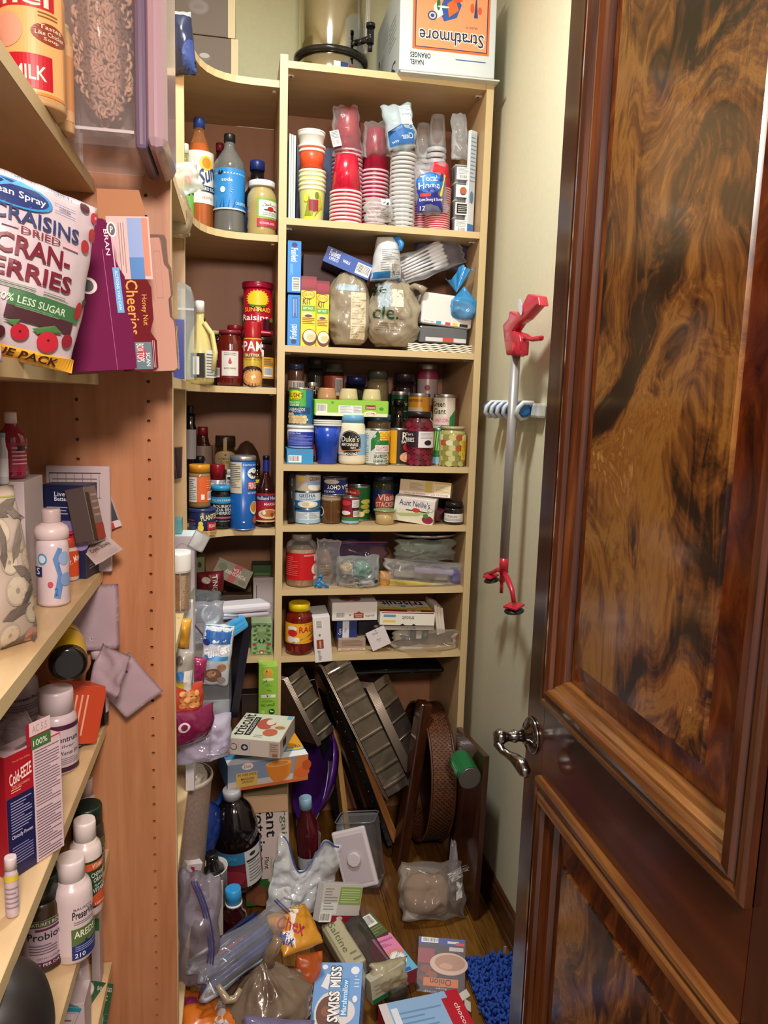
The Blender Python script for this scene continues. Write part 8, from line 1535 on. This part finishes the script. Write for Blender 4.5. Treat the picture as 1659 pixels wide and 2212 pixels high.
slab('black_grill_pan', 'thick black pan leaning between the bamboo board and the purple tray', 'pan', ((728, 1790, 2.46), (744, 1786, 2.46), (664, 1470, 2.48)), .12, '#121214', mat=m('#141416', .3, .3))
# purple round tray and white platter on edge
def disc(name, lab, cat, c, R, th, axis, mt, rim=.006):
    t = thing(name, lab, cat, Matrix.Translation(c) @ rot_between(axis))
    bm = bmesh.new(); lathe(bm, [(R*.2, 0), (R*.82, 0), (R*.97, th*.7), (R, th), (R-.003, th), (R*.8, .003), (R*.1, .003)], 64); link('disc', bm, mt, t); return t
disc('purple_tray', 'round purple tray leaning on edge at the left of the bottom bay', 'tray', A(694, 1668, 2.46), .165, .035, (-1, -.18, .36), m('#4a1c78', .3, 0, .3))
disc('white_platter', 'white platter on edge just in front of the purple tray', 'platter', A(680, 1712, 2.48), .150, .012, (-1, -.05, .36), m('#b9b4b8', .3))
# black roasting pan wedged under the shelf
rp = thing('roasting_pan', 'black roasting pan lying under the lowest shelf', 'pan', (A(760, 1440, 2.42).x, 2.40, A(820, 1462, 2.40).z))
WW = A(958, 1440, 2.42).x-A(760, 1440, 2.42).x
bm = bmesh.new(); addbox(bm, (0, 0, .004), (WW, .22, .022), 0, None, .01); link('pan_body', bm, m('#0f0f11', .22, .3), rp)
bm = bmesh.new(); tube(bm, [(0, 0, .022), (WW*.7, -.004, .022), (WW*.7, .2, .022), (0, .2, .022)], .0035, 8, 0, True); link('pan_rim', bm, m('#2a2a2c', .15, .6), rp)
# dark wooden tray and round wicker tray
slab('wooden_tray', 'dark polished wooden tray standing on edge, leaning right', 'tray', ((856, 1880, 2.26), (880, 1880, 2.26), (912, 1520, 2.33)), .06, '#3a1c10', mat=DWOOD, bev=.006)
wk = A(980, 1650, 2.20); RW_ = .255; YC = 2.44
wt = thing('wicker_tray', 'large round brown wicker tray standing on edge at the right of the bay', 'tray', Matrix.Translation((wk.x+.012, YC, RW_+.005)) @ Matrix.Rotation(-pi/2+.04, 4, 'Y'))
bm = bmesh.new(); NA, NZ = 400, 10; g = []
for i in range(NA):
    a = 2*pi*i/NA; row = []
    for j in range(NZ+1):
        bulge = .0042*sin(i*pi/2+(pi if j % 2 else 0)+.6)*(1 if 0 < j < NZ else .3)+.0012
        r = RW_-.003+bulge; row.append(bm.verts.new((r*cos(a)*.90, r*sin(a)*.90 if False else r*sin(a)*.92, .078*j/NZ)))
    g.append(row)
for i in range(NA):
    for j in range(NZ):
        f = bm.faces.new((g[i][j], g[(i+1) % NA][j], g[(i+1) % NA][j+1], g[i][j+1])); f.smooth = True; f.material_index = 1 if (i+(2 if j % 2 else 0)) % 4 == 3 else 0
WIC = wood('wicker', '#3f2110', '#7a4a28', (1, 1, 1), .35, .3, 90, .2, .3)
o = link('woven_band', bm, [WIC, m('#1c0d06', .6)], wt); o['kind'] = 'stuff'
bm = bmesh.new(); lathe(bm, [(RW_*.89, .004), (RW_*.89, .012)], 64, 0, Matrix.Scale(1.0, 4)); link('tray_base', bm, m('#3a1f12', .4), wt)
for zz in (0, .078):
    bm = bmesh.new(); tube(bm, [(RW_*.905*cos(2*pi*i/72), RW_*.92*sin(2*pi*i/72), zz) for i in range(72)], .0045, 8, 0, True); link('braided_rim', bm, m('#4a2814', .35), wt)
# leaning board with the can on top, by the right wall
q = AZ(1012, 1962, 0)
lb_ = thing('leaning_board', 'reddish brown wooden board standing against the right wall', 'board', (0, 0, 0))
xt = A(1040, 1712, 2.0).x; zt = A(1040, 1712, 2.0).z
bm = bmesh.new(); 
def quadbox(bm, pts_lo, pts_hi):
    a = [bm.verts.new(p) for p in pts_lo]; b = [bm.verts.new(p) for p in pts_hi]; n = len(a)
    bm.faces.new(list(reversed(a))); bm.faces.new(b)
    for i in range(n): bm.faces.new((a[i], a[(i+1) % n], b[(i+1) % n], b[i]))
    bmesh.ops.recalc_face_normals(bm, faces=bm.faces[:])
xb = .715; quadbox(bm, [(xb-.016, 1.99, .001), (xb, 1.99, .001), (xb, 2.27, .001), (xb-.016, 2.27, .001)], [(xb-.008, 1.99, .525), (xb+.008, 1.99, .525), (xb+.008, 2.27, .49), (xb-.008, 2.27, .49)])
link('board_panel', bm, wood('cherry_board', '#32170d', '#5d3420', (6, 6, .8), .3, .4, 5, .8), lb_)
lay('green_can', 'green food can lying on its side on top of the leaning board', 'can', A(1016, 1682, 2.0), A(994, 1640, 2.10), .0345, [('can_body', [(.93, 0), (1, .0), (1, .02), (.97, .04), (.97, .96), (1, 1)], m('#8a8886', .3, .8)), ('can_end', [(.1, .008), (.9, .008)], m('#4a4846', .35, .8), {'capt': False}), ('end_ring', [(.78, .002), (.84, .0), (.84, .01)], m('#5a5856', .3, .8), {'capb': False, 'capt': False}), ('paper_label', [(.985, .05), (.985, .95)], m('#1d6a3a', .35), {'capb': False, 'capt': False})],
    [Rr(.02, .2, .5, .8, '#2a8a5a'), Li(.05, .25, .45, .75, 6, '#a8d0b4', True), Tx('green peas', .1, .4, .4, .5, '#d8ecd8', 90)], .99, roll=-.9)

# ================================================================ right wall: tool rack and reaching tool
RED = m('#c4213a', .3, 0, .2)
def wx(px, py, X): return AX(px, py, X)
rk = thing('tool_rack', 'white wall rack with blue rollers for hanging tools', 'tool rack', (0, 0, 0))
a = wx(1072, 882, WR-.02); b_end = a.y-.34; zr = a.z
bm = bmesh.new(); addbox(bm, (WR-.026, b_end, zr-.020), (WR-.001, a.y, zr+.018), 0, None, .006); link('rack_rail', bm, m('#d3d8da', .3), rk)
for i in range(6):
    yy = a.y-.022-i*.052
    bm = bmesh.new(); lathe(bm, [(.014, 0), (.020, .004), (.020, .026), (.014, .030)], 20, 0, Matrix.Translation((WR-.046, yy+.012, zr)) @ Matrix.Rotation(pi/2, 4, 'X')); link('roller', bm, m('#1c6ab8', .3), rk)
    for k in range(3):
        bm = bmesh.new(); tube(bm, [(WR-.046+.017*cos(t), yy+.010-.014*(t/1.6)*.5+.002, zr+.017*sin(t)) for t in [k*.5+2.2+j*.25 for j in range(6)]], .0015, 6); link('roller_rib', bm, m('#143c78', .3), rk)
    bm = bmesh.new(); tube(bm, [(WR-.022, yy-.018, zr+.018), (WR-.05, yy-.018, zr+.018), (WR-.064, yy-.019, zr+.004), (WR-.066, yy-.014, zr-.012), (WR-.05, yy-.006, zr-.024), (WR-.03, yy-.0, zr-.02)], .0062, 10); link('hook', bm, m('#dfe4e6', .3), rk)
gx = WR-.072
gt = wx(1114, 768, gx); gb_ = wx(1089, 1205, gx)
rt = thing('reaching_tool', 'red and grey reaching grabber with black suction cups hanging on the rack', 'grabber', (0, 0, 0))
bm = bmesh.new(); rod(bm, gb_, gt, .0125, 20); link('shaft', bm, m('#a8a4a6', .35, .35), rt)
def W_(px, py, dx=0): return wx(px, py, gx+dx)
def plate(name, pts, th, mt, par, bev=.0045):
    bm = bmesh.new(); P = [W_(*p) for p in pts]; cen = sum(P, Vector())/len(P)
    va = [bm.verts.new(p+Vector((-th/2, 0, 0))) for p in P]; vb = [bm.verts.new(p+Vector((th/2, 0, 0))) for p in P]; n = len(P)
    bm.faces.new(va); bm.faces.new(list(reversed(vb)))
    for i in range(n): bm.faces.new((va[(i+1) % n], va[i], vb[i], vb[(i+1) % n]))
    bmesh.ops.recalc_face_normals(bm, faces=bm.faces[:])
    bmesh.ops.bevel(bm, geom=[e for e in bm.edges], offset=bev, segments=3, affect='EDGES', profile=.5)
    return link(name, bm, mt, par, True)
plate('grip', [(1103, 768), (1132, 768), (1134, 738), (1131, 722), (1118, 715), (1128, 700), (1143, 690), (1170, 660), (1176, 662), (1172, 640), (1150, 635), (1133, 668), (1124, 680), (1110, 672), (1107, 688), (1095, 702), (1098, 735)], .026, RED, rt)
plate('trigger', [(1120, 718), (1138, 720), (1150, 728), (1172, 724), (1170, 736), (1150, 738), (1134, 733), (1120, 732)], .012, RED, rt)
c1 = W_(1136, 664); 
bm = bmesh.new(); lathe(bm, [(.016, 0), (.016, .0012)], 28, 0, Matrix.Translation(c1+Vector((-.0145, 0, .0))) @ Matrix.Rotation(-pi/2, 4, 'Y') @ Matrix.Rotation(.6, 4, 'Z') @ Matrix.Scale(1.5, 4, (1, 0, 0)) @ Matrix.Scale(.7, 4, (0, 1, 0))); link('oval_sticker', bm, m('#dcd6e4', .4), rt)
bm = bmesh.new(); rod(bm, W_(1119, 770), W_(1120, 742), .0165, 20); link('collar', bm, RED, rt)
bm = bmesh.new(); rod(bm, W_(1128, 762, -.01), W_(1130, 762, -.018), .006, 12); link('screw_boss', bm, RED, rt)
bm = bmesh.new(); rod(bm, W_(1088, 1237), W_(1089, 1204), .0125, 20); link('head_socket', bm, RED, rt)
bm = bmesh.new(); tube(bm, [W_(1086, 1236), W_(1076, 1230), W_(1064, 1236), W_(1048, 1241)], [.006, .006, .005, .005], 10); link('jaw', bm, RED, rt)
bm = bmesh.new(); tube(bm, [W_(1089, 1236), W_(1097, 1252), W_(1106, 1275), W_(1110, 1300)], [.007, .008, .007, .006], 10); link('jaw', bm, RED, rt)
bm = bmesh.new(); rod(bm, W_(1084, 1248), W_(1083, 1281), .005, 10); rod(bm, W_(1086, 1238), W_(1084, 1256), .0085, 10); link('pivot', bm, RED, rt)
for (px, py, r, nx) in ((1060, 1243, .020, (.25, .1, -1)), (1110, 1308, .024, (.15, .1, -1))):
    q = W_(px, py); Mq = Matrix.Translation(q) @ rot_between(nx)
    bm = bmesh.new(); addbox(bm, (-r*.85, -r*.85, -.002), (r*.85, r*.85, .004), 0, Mq, .0015); link('cup_plate', bm, RED, rt)
    bm = bmesh.new(); lathe(bm, [(r*.5, .003), (r*.8, .009), (r*1.08, .014), (r*1.1, .016), (r*.8, .014), (r*.2, .012)], 32, 0, Mq); link('suction_cup', bm, m('#1a1a1c', .35), rt)
